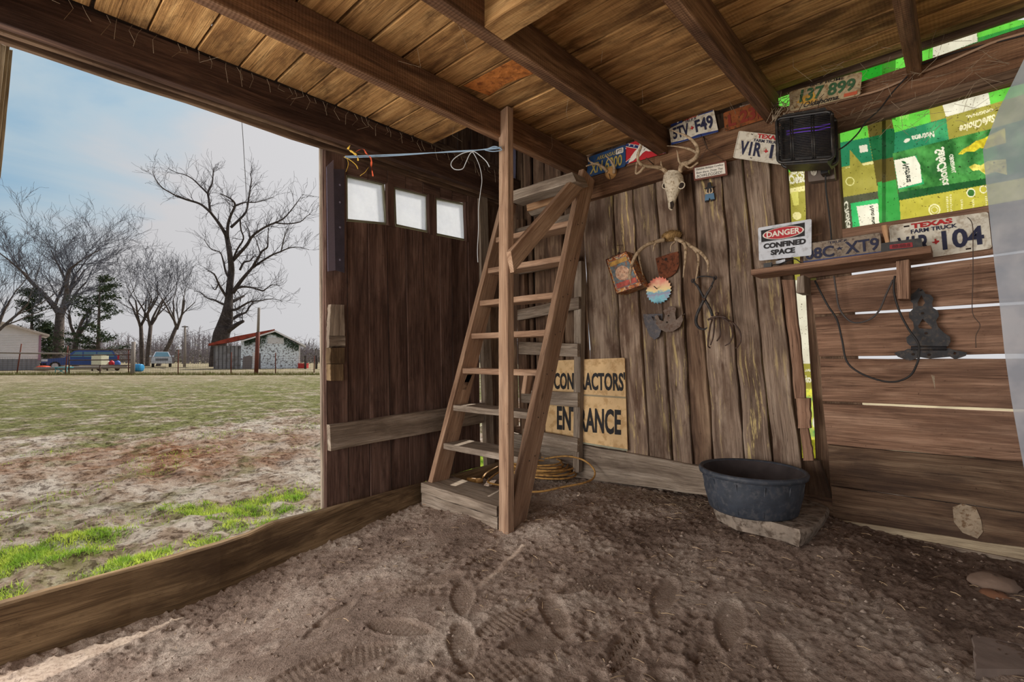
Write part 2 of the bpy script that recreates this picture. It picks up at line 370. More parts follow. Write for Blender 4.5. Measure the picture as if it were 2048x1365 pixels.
        for i in range(n - 1):
            for k in range(sides):
                k2 = (k + 1) % sides
                fs.append((i * sides + k, i * sides + k2, (i + 1) * sides + k2, (i + 1) * sides + k))
        if cap and sides > 2:
            fs.append(tuple(range(sides - 1, -1, -1))); fs.append(tuple((n - 1) * sides + k for k in range(sides)))
        s.add(vs, fs, uvs, mi, smooth)
    def prism(s, pts, n, thick, mi=0, rim=0.0):
        """flat outline (world points) with thickness against n"""
        n = Vector(n).normalized(); pts = [Vector(p) for p in pts]; k = len(pts)
        nn = Vector((0, 0, 0))
        for i in range(k): nn += pts[i].cross(pts[(i + 1) % k])
        if nn.dot(n) < 0: pts = pts[::-1]
        c = sum(pts, Vector()) / k
        vs = pts + [p - n * thick for p in pts]
        l = (pts[1] - pts[0]).normalized(); a = n.cross(l)
        uv = [((p - c).dot(l), (p - c).dot(a)) for p in vs]
        fs = [tuple(range(k)), tuple(range(2 * k - 1, k - 1, -1))] + [(i, i + k, (i + 1) % k + k, (i + 1) % k) for i in range(k)]
        s.add(vs, fs, uv, mi)
    def lathe(s, prof, c, sides=48, mi=0, ax=None, sx=1.0, sy=1.0, smooth=True):
        c = Vector(c); vs = []; uvs = []
        m = ax if ax is not None else Matrix.Identity(3)
        for i, (r, z) in enumerate(prof):
            for k in range(sides):
                t = 2 * PI * k / sides
                vs.append(c + m @ Vector((r * math.cos(t) * sx, r * math.sin(t) * sy, z))); uvs.append((t * r, z))
        fs = [(i * sides + k, i * sides + (k + 1) % sides, (i + 1) * sides + (k + 1) % sides, (i + 1) * sides + k) for i in range(len(prof) - 1) for k in range(sides)]
        s.add(vs, fs, uvs, mi, smooth)
def catmull(pts, rad, k):
    P = [pts[0]] + list(pts) + [pts[-1]]; R = [rad[0]] + list(rad) + [rad[-1]]; o = []; r = []
    for i in range(1, len(P) - 2):
        for j in range(k):
            t = j / k
            o.append(0.5 * ((2 * P[i]) + (P[i + 1] - P[i - 1]) * t + (2 * P[i - 1] - 5 * P[i] + 4 * P[i + 1] - P[i + 2]) * t * t + (3 * P[i] - P[i - 1] - 3 * P[i + 1] + P[i + 2]) * t ** 3))
            r.append(R[i] * (1 - t) + R[i + 1] * t)
    o.append(P[-2]); r.append(R[-2]); return o, r
def one(name, fn, mat, parent=None, **kw):
    mb = MB(); fn(mb); return mb.build(name, mat, parent, **kw)
def slabB(name, q, mat, off=0.0, thick=0.025, parent=None, jit=0.002, wave=0.003, segs=8, **kw):
    mb = MB(); p = [onB(x, y, off) for x, y in q]; mb.board(*p, NB, thick, segs, jit, wave); return mb.build(name, mat, parent, **kw)
def slabA(name, q, mat, off=0.0, thick=0.025, parent=None, jit=0.002, wave=0.002, segs=8, **kw):
    mb = MB(); p = [onA(x, y, off) for x, y in q]; mb.board(*p, NA, thick, segs, jit, wave); return mb.build(name, mat, parent, **kw)

class Panel:
    """a flat thing with its own u,v frame: four world corners (top left, top right, bottom right, bottom left) and a normal"""
    def __init__(s, tl, tr, br, bl, n): s.c = [Vector(p) for p in (tl, tr, br, bl)]; s.n = Vector(n).normalized()
    def pt(s, u, v, w=0.0):
        a = s.c[3].lerp(s.c[2], u); b = s.c[0].lerp(s.c[1], u); return a.lerp(b, v) + s.n * w
    def rect(s, u0, v0, u1, v1, w=0.0): return [s.pt(u0, v1, w), s.pt(u1, v1, w), s.pt(u1, v0, w), s.pt(u0, v0, w)]
    def poly(s, uv, w=0.0): return [s.pt(u, v, w) for u, v in uv]
def rrect(u0, v0, u1, v1, ru, rv, k=4):
    o = []
    for cx, cy, a0 in ((u1 - ru, v1 - rv, 0), (u0 + ru, v1 - rv, 90), (u0 + ru, v0 + rv, 180), (u1 - ru, v0 + rv, 270)):
        for i in range(k + 1):
            a = math.radians(a0 + 90 * i / k); o.append((cx + ru * math.cos(a), cy + rv * math.sin(a)))
    return o
_tc = {}
def glyphs(s, bold=0.0, shear=0.0, space=1.0):
    k = (s, bold, shear, space)
    if k in _tc: return _tc[k]
    cu = bpy.data.curves.new('t', 'FONT'); cu.body = s; cu.offset = bold; cu.shear = shear; cu.space_character = space; cu.resolution_u = 3
    o = bpy.data.objects.new('t', cu); COL.objects.link(o)
    me = o.to_mesh(); vs = [tuple(v.co) for v in me.vertices]; fs = [tuple(p.vertices) for p in me.polygons]; o.to_mesh_clear()
    bpy.data.objects.remove(o); bpy.data.curves.remove(cu)
    xs = [v[0] for v in vs]; ys = [v[1] for v in vs]
    x0, x1, y0, y1 = min(xs), max(xs), min(ys), max(ys)
    r = ([((v[0] - x0) / (x1 - x0), (v[1] - y0) / (y1 - y0)) for v in vs], fs); _tc[k] = r; return r
def letter(panel, s, rect, mat, parent, w=0.0015, bold=0.02, mirror=False, rot=0, name='lettering', shear=0.0, into=None, thick=0.0):
    """text fitted to rect (u0,v0,u1,v1) of a panel; rot 0/90/180/270; mirror = read from behind"""
    vs, fs = glyphs(s, bold, shear)
    u0, v0, u1, v1 = rect; out = []
    for x, y in vs:
        if mirror: x = 1 - x
        if rot == 90: x, y = 1 - y, x
        elif rot == 180: x, y = 1 - x, 1 - y
        elif rot == 270: x, y = y, 1 - x
        out.append(panel.pt(u0 + (u1 - u0) * x, v0 + (v1 - v0) * y, w))
    mb = into or MB(); mb.add(out, fs)
    if into is None: return mb.build(name, mat, parent)

def copy_tree(o, parent=None):
    c = o.copy(); COL.objects.link(c); c.parent = parent
    for ch in list(o.children): copy_tree(ch, c)
    return c

# ------------------------------------------------------------------ ground inside the barn
def smooth(t): t = np.clip(t, 0, 1); return t * t * (3 - 2 * t)
def floor_base(X, Y):
    zA = np.interp(Y, [-1, 0.6, 1.34, 2.03, 2.9], [-0.14, -0.135, -0.05, 0.05, 0.12])
    zC = np.interp(Y, [-1, 0.3, 1.5, 2.3, 2.95], [-0.02, 0.0, 0.04, 0.10, 0.15])
    t = smooth((X + 2.66) / 1.5)
    return zA * (1 - t) + zC * t
def prints(X, Y):
    """boot prints, paw prints and a tyre-like tread pressed into the dust"""
    Z = np.zeros_like(X); S = np.zeros_like(X)
    R = np.random.RandomState(5)
    P = [(1075, 1285, 20, 0), (925, 1290, 100, 1), (1000, 1340, 5, 2), (870, 1165, 30, 0), (925, 1200, 95, 1), (1330, 1215, 60, 0), (1460, 1270, 60, 0), (1575, 1340, 80, 1),
         (800, 1250, 160, 1), (820, 1180, 10, 2), (1010, 1250, 40, 1), (1250, 1300, 60, 2), (1110, 1240, 100, 1), (720, 1300, 20, 1), (780, 1350, 10, 0), (1420, 1340, 70, 2), (660, 1210, 70, 0), (980, 1120, 40, 1), (1180, 1190, 20, 2), (590, 1330, 40, 1)]
    for px, py, a, kind in P:
        c = onZ(px, py, 0.03); dd = math.atan2(RGT.y, RGT.x) + math.radians(a)
        x = (X - c.x) * math.cos(dd) + (Y - c.y) * math.sin(dd); y = -(X - c.x) * math.sin(dd) + (Y - c.y) * math.cos(dd)
        wd = 0.048 - 0.014 * np.clip(-x / 0.13, 0, 1)
        e = np.maximum((x / 0.135) ** 2, 0) + (y / wd) ** 2
        ins = 1 / (1 + np.exp((e - 1) * 14)); rim = np.exp(-((e - 1.25) / 0.25) ** 2)
        Z += -0.007 * ins + 0.0035 * rim; S = np.maximum(S, ins)
        if kind == 1: Z += ins * 0.003 * np.sin(x * 300)
        if kind == 2: Z += ins * 0.005 * (np.sin(x * 420) * np.sin(y * 420))
    for i in range(60):
        c = onZ(R.uniform(500, 1900), R.uniform(1120, 1365), 0.03)
        r = R.uniform(0.012, 0.022); d2 = (X - c.x) ** 2 + (Y - c.y) ** 2
        Z -= 0.008 * np.exp(-d2 / (r * r)); Z += 0.003 * np.exp(-((np.sqrt(d2) - r * 1.8) / (r * 0.5)) ** 2)
    return Z, S
def heap(X, Y, px, py, z, r, h):
    c = onZ(px, py, z); return h * np.exp(-(((X - c.x) ** 2 + (Y - c.y) ** 2) / (r * r)))
def floor_z(X, Y, fine=True):
    Z = floor_base(X, Y)
    Z = Z + heap(X, Y, 930, 1040, 0.05, 0.22, 0.03) + heap(X, Y, 1100, 1070, 0.05, 0.2, 0.03) + heap(X, Y, 1560, 1075, 0.12, 0.35, 0.05)
    Z = Z + fbm(X * 1.6, Y * 1.6, 3, 3) * 0.07
    if fine:
        pz, ps = prints(X, Y)
        walk = smooth((X + 2.5) / 0.4) * smooth((0.1 - X) / 0.7) * smooth((2.35 - Y) / 0.7) * np.clip(0.55 + fbm(X * 1.9, Y * 1.9, 3, 52) * 2.2, 0, 1)
        rough = (1 - 0.8 * ps) * (1 - 0.72 * walk)
        Z = Z + pz + rough * (fbm(X * 8, Y * 8, 4, 9) * 0.015 + fbm(X * 30, Y * 30, 4, 21) * 0.017 + np.clip(fbm(X * 55, Y * 55, 2, 31) - 0.08, 0, 1) * 0.045)
        return Z, ps
    return Z, None
def fz(x, y): return float(floor_z(np.array([x]), np.array([y]), False)[0][0])
def grid_mesh(name, X, Y, Z, mat, attrs=None, parent=None):
    ny, nx = X.shape; me = bpy.data.meshes.new(name)
    co = np.stack([X, Y, Z], -1).reshape(-1, 3).astype(np.float32)
    i = np.arange(ny * nx).reshape(ny, nx)
    f = np.stack([i[:-1, :-1], i[:-1, 1:], i[1:, 1:], i[1:, :-1]], -1).reshape(-1, 4).astype(np.int32)
    me.vertices.add(len(co)); me.vertices.foreach_set('co', co.ravel())
    me.loops.add(f.size); me.loops.foreach_set('vertex_index', f.ravel())
    me.polygons.add(len(f)); me.polygons.foreach_set('loop_start', np.arange(0, f.size, 4, dtype=np.int32)); me.polygons.foreach_set('loop_total', np.full(len(f), 4, dtype=np.int32))
    me.update(calc_edges=True); me.polygons.foreach_set('use_smooth', np.ones(len(f), dtype=bool))
    for k, a in (attrs or {}).items():
        at = me.attributes.new(k, 'FLOAT', 'POINT'); at.data.foreach_set('value', a.ravel().astype(np.float32))
    me.materials.append(mat); me.validate()
    o = bpy.data.objects.new(name, me); return link(o, parent)
def dirt_mat():
    m, nt, b, out = new_mat('barn_dust'); N = nt.nodes.new; L = nt.links.new
    g = N('ShaderNodeNewGeometry')
    def nz(sc_, d, r=0.6):
        n = N('ShaderNodeTexNoise'); n.inputs['Scale'].default_value = sc_; n.inputs['Detail'].default_value = d; n.inputs['Roughness'].default_value = r; L(g.outputs['Position'], n.inputs['Vector']); return n.outputs[0]
    rp = N('ShaderNodeValToRGB'); e = rp.color_ramp.elements; e[0].position = 0.33; e[1].position = 0.66
    e[0].color = rgb(134, 116, 104); e[1].color = rgb(206, 190, 176); e.new(0.5).color = rgb(172, 152, 138)
    L(nz(3.2, 8), rp.inputs[0])
    r2 = N('ShaderNodeValToRGB'); r2.color_ramp.elements[0].position = 0.36; r2.color_ramp.elements[1].position = 0.52; r2.color_ramp.elements[0].color = (0.42, 0.37, 0.35, 1); L(nz(70, 5, 0.7), r2.inputs[0])
    mx = N('ShaderNodeMix'); mx.data_type = 'RGBA'; mx.blend_type = 'MULTIPLY'; mx.inputs[0].default_value = 0.7; L(rp.outputs[0], mx.inputs[6]); L(r2.outputs[0], mx.inputs[7])
    at = N('ShaderNodeAttribute'); at.attribute_name = 'press'
    m2 = N('ShaderNodeMix'); m2.data_type = 'RGBA'; L(at.outputs['Fac'], m2.inputs[0]); L(mx.outputs[2], m2.inputs[6]); m2.inputs[7].default_value = rgb(170, 150, 134)
    dp = N('ShaderNodeAttribute'); dp.attribute_name = 'floor_dark'
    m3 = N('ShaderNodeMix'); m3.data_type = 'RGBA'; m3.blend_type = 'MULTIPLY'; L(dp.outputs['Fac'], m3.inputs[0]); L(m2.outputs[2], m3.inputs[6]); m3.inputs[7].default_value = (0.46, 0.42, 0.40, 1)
    L(m3.outputs[2], b.inputs['Base Color']); b.inputs['Roughness'].default_value = 0.97; setspec(b, 0.1)
    bp = N('ShaderNodeBump'); bp.inputs['Strength'].default_value = 1.0; bp.inputs['Distance'].default_value = 0.012; L(nz(120, 5, 0.7), bp.inputs['Height']); L(bp.outputs[0], b.inputs['Normal'])
    return m
m_dirt = dirt_mat()
gx = np.concatenate([np.arange(-2.69, 0.5, 0.0075), np.arange(0.5, 2.6, 0.05)])
gy = np.concatenate([np.arange(-3.6, -0.1, 0.06), np.arange(-0.1, 3.0, 0.0075)])
X, Y = np.meshgrid(gx, gy); Z, PS = floor_z(X, Y)
# dirt gets darker along the back wall and towards the right
FLOOR_DARK = np.clip(smooth((Y - 1.3) / 1.6) * smooth((X + 1.9) / 1.0) + fbm(X * 2.3, Y * 2.3, 3, 44) * 0.9, 0, 1)
fl = grid_mesh('floor', X, Y, Z, m_dirt, {'press': PS * 0.4, 'floor_dark': FLOOR_DARK}); tag(fl, 'trodden brown dirt floor with boot prints inside the barn', 'floor', kind='structure')

# ------------------------------------------------------------------ field outside
GZ = -0.15
def field_h(X, Y):
    near = smooth((X + 13) / 5.0)
    z = GZ + near * (fbm(X * 1.1, Y * 1.1, 3, 60) * 0.10 + fbm(X * 5, Y * 5, 5, 61) * 0.13 * smooth((-3.1 - X) / 0.8 + 0.25))
    return z - 0.02
def field_mat():
    m, nt, b, out = new_mat('field'); N = nt.nodes.new; L = nt.links.new
    g = N('ShaderNodeNewGeometry')
    def nz(sc_, d, r=0.6, sx=1, dist=0):
        mp = N('ShaderNodeMapping'); mp.inputs['Scale'].default_value = (sx, 1, 1); L(g.outputs['Position'], mp.inputs[0])
        n = N('ShaderNodeTexNoise'); n.inputs['Scale'].default_value = sc_; n.inputs['Detail'].default_value = d; n.inputs['Roughness'].default_value = r; n.inputs['Distortion'].default_value = dist; L(mp.outputs[0], n.inputs['Vector']); return n.outputs[0]
    def ramp(src, *st):
        r = N('ShaderNodeValToRGB'); e = r.color_ramp.elements; e[0].position = st[0][0]; e[0].color = st[0][1]; e[1].position = st[-1][0]; e[1].color = st[-1][1]
        for p, c in st[1:-1]: e.new(p).color = c
        L(src, r.inputs[0]); return r.outputs[0]
    def mix(f, a, c, mode='MIX'):
        x = N('ShaderNodeMix'); x.data_type = 'RGBA'; x.blend_type = mode
        for s_, v in ((0, f), (6, a), (7, c)):
            if hasattr(v, 'links'): L(v, x.inputs[s_])
            else: x.inputs[s_].default_value = v
        return x.outputs[2]
    sand = ramp(nz(3.0, 8, 0.7), (0.34, rgb(104, 84, 68)), (0.45, rgb(180, 160, 142)), (0.58, rgb(222, 212, 200)))
    red = ramp(nz(4.0, 8, 0.7), (0.36, rgb(104, 66, 46)), (0.50, rgb(170, 126, 98)), (0.62, rgb(208, 186, 166)))
    grass = ramp(nz(5.0, 9, 0.75), (0.32, rgb(84, 78, 60)), (0.45, rgb(120, 122, 80)), (0.56, rgb(142, 146, 92)), (0.66, rgb(184, 174, 150)))
    dry = ramp(nz(1.2, 9, 0.7), (0.36, rgb(122, 122, 86)), (0.5, rgb(160, 152, 122)), (0.64, rgb(188, 174, 150)))
    lush = ramp(nz(20, 4), (0.3, rgb(66, 96, 30)), (0.7, rgb(140, 170, 60)))
    at = {}
    for k in ('redness', 'grassy', 'lush', 'far'):
        a = N('ShaderNodeAttribute'); a.attribute_name = k; at[k] = a.outputs['Fac']
    col = mix(at['redness'], sand, red); 
    gm = N('ShaderNodeMath'); gm.operation = 'ADD'; gm.use_clamp = True
    sh = ramp(nz(1.7, 8, 0.75), (0.40, (0, 0, 0, 1)), (0.60, (1, 1, 1, 1)))
    mm = N('ShaderNodeMath'); mm.operation = 'MULTIPLY_ADD'; mm.inputs[1].default_value = 1.6; mm.inputs[2].default_value = -0.8; L(sh, mm.inputs[0])
    m4 = N('ShaderNodeMath'); m4.operation = 'MULTIPLY_ADD'; m4.inputs[1].default_value = 2.0; m4.inputs[2].default_value = -0.5; L(at['grassy'], m4.inputs[0])
    L(mm.outputs[0], gm.inputs[0]); L(m4.outputs[0], gm.inputs[1])
    col = mix(gm.outputs[0], col, mix(at['far'], grass, dry)); col = mix(at['lush'], col, lush)
    dk = ramp(nz(14, 6, 0.75), (0.42, (0.26, 0.22, 0.20, 1)), (0.50, (1, 1, 1, 1))); col = mix(0.85, col, dk, 'MULTIPLY')
    L(col, b.inputs['Base Color']); b.inputs['Roughness'].default_value = 1.0; setspec(b, 0.05)
    bp = N('ShaderNodeBump'); bp.inputs['Strength'].default_value = 1.0; bp.inputs['Distance'].default_value = 0.06; L(nz(22, 7, 0.8), bp.inputs['Height']); L(bp.outputs[0], b.inputs['Normal'])
    return m
m_field = field_mat()
gx = np.concatenate([-np.geomspace(420, 13, 70)[:-1], np.arange(-13, -6, 0.07), np.arange(-6, -2.7, 0.035), [-2.7]])
gy = np.concatenate([-np.geomspace(260, 6, 40)[:-1], np.arange(-6, -2, 0.12), np.arange(-2, 10, 0.045), np.geomspace(10, 420, 60)])
X, Y = np.meshgrid(gx, gy); Z = field_h(X, Y)
n1 = fbm(X * 0.7, Y * 0.7, 4, 71)
red = smooth((-5.0 - X) / 1.2) * smooth((X + 9.5) / 2) * np.clip(0.35 + n1 * 3.0, 0, 1)
gra = smooth((-8.4 - X + n1 * 5) / 3.0) * 0.62 + 0.12
lush = smooth((X + 4.5 + n1 * 2.0) / 0.6) * smooth(0.62 + fbm(X * 2.6, Y * 2.6, 4, 77) * 5) * 0.85
far = smooth((-X - 18) / 20)
fd = grid_mesh('field', X, Y, Z, m_field, {'redness': red, 'grassy': gra, 'lush': lush, 'far': far}); tag(fd, 'open field of patchy grass and bare sandy dirt outside the barn', 'ground', kind='structure')
# yard behind the barn (seen through the gaps) and behind the camera
m_yard = plain('yard_soil', rgb(158, 146, 118), 1.0, 0, 0.1, 0.25, 3, 0.3)
def yard(mb):
    for x0, x1, y0, y1 in ((-2.7, 60, 3.1, 60), (2.6, 60, -40, 3.1), (-2.7, 2.6, -40, -3.6)):
        mb.add([(x0, y0, GZ), (x1, y0, GZ), (x1, y1, GZ), (x0, y1, GZ)], [(0, 1, 2, 3)])
one('yard_ground', yard, m_yard, label='bare ground round the back of the barn', cat='ground', kind='structure')
# grass blades by the sill and tufts in the dirt
def blades():
    R = np.random.RandomState(3); n = 200000
    x = -2.78 - R.rand(n) ** 1.1 * 2.2; y = R.uniform(-0.2, 4.6, n)
    nn = fbm(x * 0.7, y * 0.7, 4, 71); dens = smooth((x + 4.5 + nn * 2.0) / 0.6) * smooth(0.62 + fbm(x * 2.6, y * 2.6, 4, 77) * 5)
    k = R.rand(n) < dens; x = x[k]; y = y[k]
    xe = R.uniform(-9, -3.4, 26000); ye = R.uniform(-0.2, 9, 26000); k = fbm(xe * 1.6, ye * 1.6, 3, 99) > 0.13; x = np.append(x, xe[k]); y = np.append(y, ye[k])
    n = len(x); z = field_h(x, y); a = R.rand(n) * 2 * PI; h = R.uniform(0.010, 0.036, n); w = R.uniform(0.002, 0.0045, n); lx = R.normal(0, 0.014, n); ly = R.normal(0, 0.014, n)
    v = np.empty((n, 3, 3), np.float32)
    v[:, 0] = np.stack([x - np.cos(a) * w, y - np.sin(a) * w, z - 0.004], -1); v[:, 1] = np.stack([x + np.cos(a) * w, y + np.sin(a) * w, z - 0.004], -1); v[:, 2] = np.stack([x + lx, y + ly, z + h], -1)
    me = bpy.data.meshes.new('grass'); me.vertices.add(n * 3); me.vertices.foreach_set('co', v.ravel()); me.loops.add(n * 3); me.loops.foreach_set('vertex_index', np.arange(n * 3, dtype=np.int32))
    me.polygons.add(n); me.polygons.foreach_set('loop_start', np.arange(0, n * 3, 3, dtype=np.int32)); me.polygons.foreach_set('loop_total', np.full(n, 3, dtype=np.int32)); me.update(calc_edges=True)
    me.materials.append(film('grass_blade', rgb(136, 174, 60), 0.5, 0.6, speck=False, scale=6, col2=rgb(184, 200, 84)))
    o = bpy.data.objects.new('grass', me); link(o); tag(o, 'short bright green grass growing beside the outer edge of the sill', 'grass', kind='stuff')
blades()

# ------------------------------------------------------------------ door wall (left)
wl = thing('wall_left', 'door wall of the barn with wide opening to the field', 'wall', (XA, 1.0, 0), kind='structure')
# sill as one long warped board
def sill(mb):
    top = [(-60, 1226), (0, 1209), (120, 1177), (264, 1139), (360, 1111), (440, 1088), (497, 1070), (549, 1046), (642, 1023), (750, 995), (857, 966), (960, 938), (1020, 921)]
    bot = [(-60, 1350), (0, 1330), (120, 1295), (264, 1248), (360, 1218), (440, 1188), (497, 1168), (549, 1142), (642, 1100), (750, 1050), (857, 1010), (960, 975), (1020, 955)]
    T = [onA(x, y, 0.07) for x, y in top]; T = [Vector((-2.66, p.y, p.z)) for p in T]; vs = []; uv = []
    for i, (p, q) in enumerate(zip(T, bot)):
        b = onA(q[0], q[1], 0.07); z0 = b.z - 0.12; o = 0.008 * math.sin(i * 1.7)
        w = 0.045
        vs += [(-2.66 + o, p.y, z0), (-2.66 + o, p.y, p.z - 0.008), (-2.668 + o, p.y, p.z), (-2.66 - w, p.y, p.z - 0.002), (-2.668 - w, p.y, p.z - 0.01), (-2.668 - w, p.y, z0)]
        uv += [(p.y, 0), (p.y, p.z - z0), (p.y, p.z - z0 + .01), (p.y, p.z - z0 + w), (p.y, p.z - z0 + w + .01), (p.y, 2 * (p.z - z0) + w)]
    n = len(T); fs = []
    for i in range(n - 1):
        for k in range(6): fs.append((i * 6 + k, i * 6 + (k + 1) % 6, (i + 1) * 6 + (k + 1) % 6, (i + 1) * 6 + k))
    mb.add(vs, fs, uv)
one('trim_1', sill, w_sill, label='long warped sill board on edge along the barn opening', cat='sill board', kind='structure')
# header beam and the thin strip under it
H1, H2 = 2.265, 2.45
one('trim_2', lambda mb: mb.board((-2.64, -3.2, H2), (-2.64, 2.93, H2), (-2.64, 2.93, H1), (-2.64, -3.2, H1), NA, 0.05, 14, 0.002, 0.002), w_header, label='header beam with painted-in shade over the barn opening', cat='beam', kind='structure')
one('header_strip', lambda mb: mb.board((-2.695, -3.2, H2), (-2.695, 2.93, H2), (-2.695, 2.93, H1 - 0.012), (-2.695, -3.2, H1 - 0.012), NA, 0.022, 20, 0.004, 0.002), w_old, wl)
one('header_strip', lambda mb: mb.board((-2.73, -3.2, H2 + .1), (-2.73, 2.93, H2 + .1), (-2.73, 2.93, H1 - 0.035), (-2.73, -3.2, H1 - 0.035), NA, 0.02, 24, 0.006, 0.002), w_old, wl)
# loft planks above the header
for i in range(46):
    y0 = -3.2 + i * 0.136
    if y0 > 2.93: break
    one('plank', lambda mb: mb.board((-2.755, y0, 3.6), (-2.755, y0 + 0.128, 3.6), (-2.755, y0 + 0.128, H1 + 0.02), (-2.755, y0, H1 + 0.02), NA, 0.02, 4, 0.002, 0), w_old, wl)
# planks between the door and the corner, and the light post
slabA('plank', [(974, 392), (1000, 398), (1014, 925), (986, 935)], w_old, -0.02, 0.02, wl)
slabA('plank', [(1001, 400), (1030, 405), (1040, 918), (1015, 925)], w_old, -0.025, 0.02, wl)
slabA('post', [(958, 388), (975, 391), (990, 932), (974, 938)], w_gray, 0.0, 0.04, wl, label='narrow pale post at the door edge')
# near jamb: weathered leaf edge at the far left
nj = thing('door_2', 'weathered gray door leaf standing open at the left edge of the opening', 'door', tuple(onA(5, 400, -0.12)), kind='structure')
for k, (x0, x1, x2, x3, of) in enumerate([(-60, 12, -14, -70, -0.10), (-60, 19, -6, -70, -0.13), (-60, 26, 2, -70, -0.16)]):
    slabA('plank', [(x0, 60 + k * 12), (x1, 92 + k * 3), (x2, 330 + k * 10), (x3, 700)], w_pale, of, 0.02, nj, jit=0.006)

# ------------------------------------------------------------------ door_1, the plank door with three lights
dr = thing('door_1', 'tall dark brown plank door with three small square windows', 'door', tuple(onA(800, 1000, -0.02)), kind='structure')
DO = -0.022
def dtop(x): return np.interp(x, [640, 960], [286, 396])
def dbot(x): return np.interp(x, [640, 960], [1022, 934])
def wtop(x): return np.interp(x, [692, 768, 788, 856, 871, 930], [349, 366, 373, 390, 395, 407])
def wbot(x): return np.interp(x, [692, 774, 790, 857, 872, 935], [442, 449, 452, 465, 470, 482])
# stile and planks below the lights: (x at light height, x at bottom)
ex = [(650, 652), (694, 698), (736, 741), (774, 783), (811, 820), (846, 853), (879, 885), (904, 908), (935, 944), (958, 962)]
for i in range(len(ex) - 1):
    a, b = ex[i], ex[i + 1]
    if i in (0, 8): q = [(a[0], dtop(a[0])), (b[0] - 1, dtop(b[0])), (b[1] - 1, dbot(b[1])), (a[1] + .5, dbot(a[1]))]
    else: q = [(a[0] + .5, wbot(a[0]) + 1), (b[0] - .5, wbot(b[0]) + 1), (b[1] - .8, dbot(b[1])), (a[1] + .8, dbot(a[1]))]
    slabA('plank', q, w_door, DO - (0.006 if i % 2 else 0), 0.022, dr, jit=0.0008)
for a, b in ((694, 736), (736, 775), (775, 811), (811, 846), (846, 880), (880, 905), (905, 936)):
    slabA('plank', [(a + .5, dtop(a)), (b - .5, dtop(b)), (b - .5, wtop(b) - 1), (a + .5, wtop(a) - 1)], w_door, DO - 0.003, 0.022, dr, jit=0.0008, segs=3)
for a, b in ((774.5, 788.5), (857.5, 871.5), (931, 936)):
    slabA('mullion', [(a, wtop(a) - 3), (b, wtop(b) - 3), (b + 2, wbot(b) + 3), (a + 2, wbot(a) + 3)], w_door, DO, 0.03, dr, jit=0.0008, segs=3)
m_glass = None
def glassmat():
    m, nt, b, out = new_mat('dusty_window_glass'); N = nt.nodes.new; L = nt.links.new
    tr = N('ShaderNodeBsdfTransparent'); tr.inputs[0].default_value = (0.97, 0.98, 1, 1); gl = N('ShaderNodeBsdfGlossy'); gl.inputs['Roughness'].default_value = 0.05
    tl = N('ShaderNodeBsdfTranslucent'); tl.inputs[0].default_value = (0.9, 0.92, 0.95, 1)
    a = N('ShaderNodeMixShader'); a.inputs[0].default_value = 0.06; L(tr.outputs[0], a.inputs[1]); L(gl.outputs[0], a.inputs[2])
    c = N('ShaderNodeMixShader'); L(a.outputs[0], c.inputs[1]); L(tl.outputs[0], c.inputs[2])
    tc = N('ShaderNodeTexCoord'); n = N('ShaderNodeTexNoise'); n.inputs['Scale'].default_value = 9; n.inputs['Detail'].default_value = 5; L(tc.outputs['Object'], n.inputs[0]); r = N('ShaderNodeMapRange'); r.inputs['From Min'].default_value = .3; r.inputs['From Max'].default_value = .7; r.inputs['To Min'].default_value = 0.45; r.inputs['To Max'].default_value = 0.85; L(n.outputs[0], r.inputs[0]); L(r.outputs[0], c.inputs[0])
    L(c.outputs[0], out.inputs[0]); return m
m_glass = glassmat()
w_sash = wood('weathered_sash', rgb(100, 98, 74), rgb(140, 138, 112), rgb(176, 176, 156), knots=0, rv=0.05, lines=0.5)
PN = [[(692, 349), (769, 366.5), (775, 449), (693, 441)], [(788, 373), (856.5, 390), (858, 465), (791, 451)], [(871, 395), (931, 407), (936, 482), (872, 469)]]
for q in PN:
    P = [onA(x, y, -0.045) for x, y in q]
    pane = MB(); P2 = [onA(x, y, -0.06) for x, y in q]; pane.prism(P2, NA, 0.003); pn = pane.build('window_pane', m_glass, dr)
    fr = MB()
    c = sum(P, Vector()) / 4
    for k in range(4):
        a, b = P[k], P[(k + 1) % 4]; w = 0.016
        fr.board(a, b, b + (c - b).normalized() * w, a + (c - a).normalized() * w, NA, 0.03, 2)
    fr.build('window_sash', w_sash, pn)
# layered outer edge
for k, (x, d) in enumerate(((641, -0.05), (643.5, -0.045), (646.5, -0.03))):
    slabA('edge_strip', [(x, 290 - k), (x + 4, 291 - k), (x + 7, 1018), (x + 3, 1020)], w_gray if k < 2 else w_door, d, 0.02, dr, jit=0.001)
slabA('brace_board', [(660, 851), (968, 806), (968, 846), (662, 903)], w_gray, 0.02, 0.04, dr, label='weathered gray cross brace')
slabA('batten', [(661, 609), (690, 610), (690, 672), (657, 672)], w_gray, 0.012, 0.03, dr)
slabA('batten', [(657, 642), (664, 640), (664, 700), (656, 700)], w_gray, 0.0, 0.02, dr)
slabA('batten', [(658, 672), (691, 672), (691, 694), (658, 694)], w_gray, 0.006, 0.03, dr)
slabA('latch_block', [(660, 696), (690, 696), (690, 728), (660, 728)], w_sill, 0.03, 0.05, dr)
slabA('latch_block', [(660, 729), (688, 729), (688, 762), (660, 762)], w_sill, 0.024, 0.045, dr)
def bent(mb):
    a = [onA(x, y, 0.0) for x, y in ((653, 332), (667, 320), (671, 541), (656, 543))]
    mb.prism([onA(653, 334, 0.035), onA(667, 320, 0.005), onA(671, 541, 0.005), onA(656, 543, 0.035)], NA, 0.002)
    mb.prism([onA(667, 338, 0.006), onA(689, 339, 0.0), onA(689, 546, 0.0), onA(671, 541, 0.006)], NA, 0.002, 1)
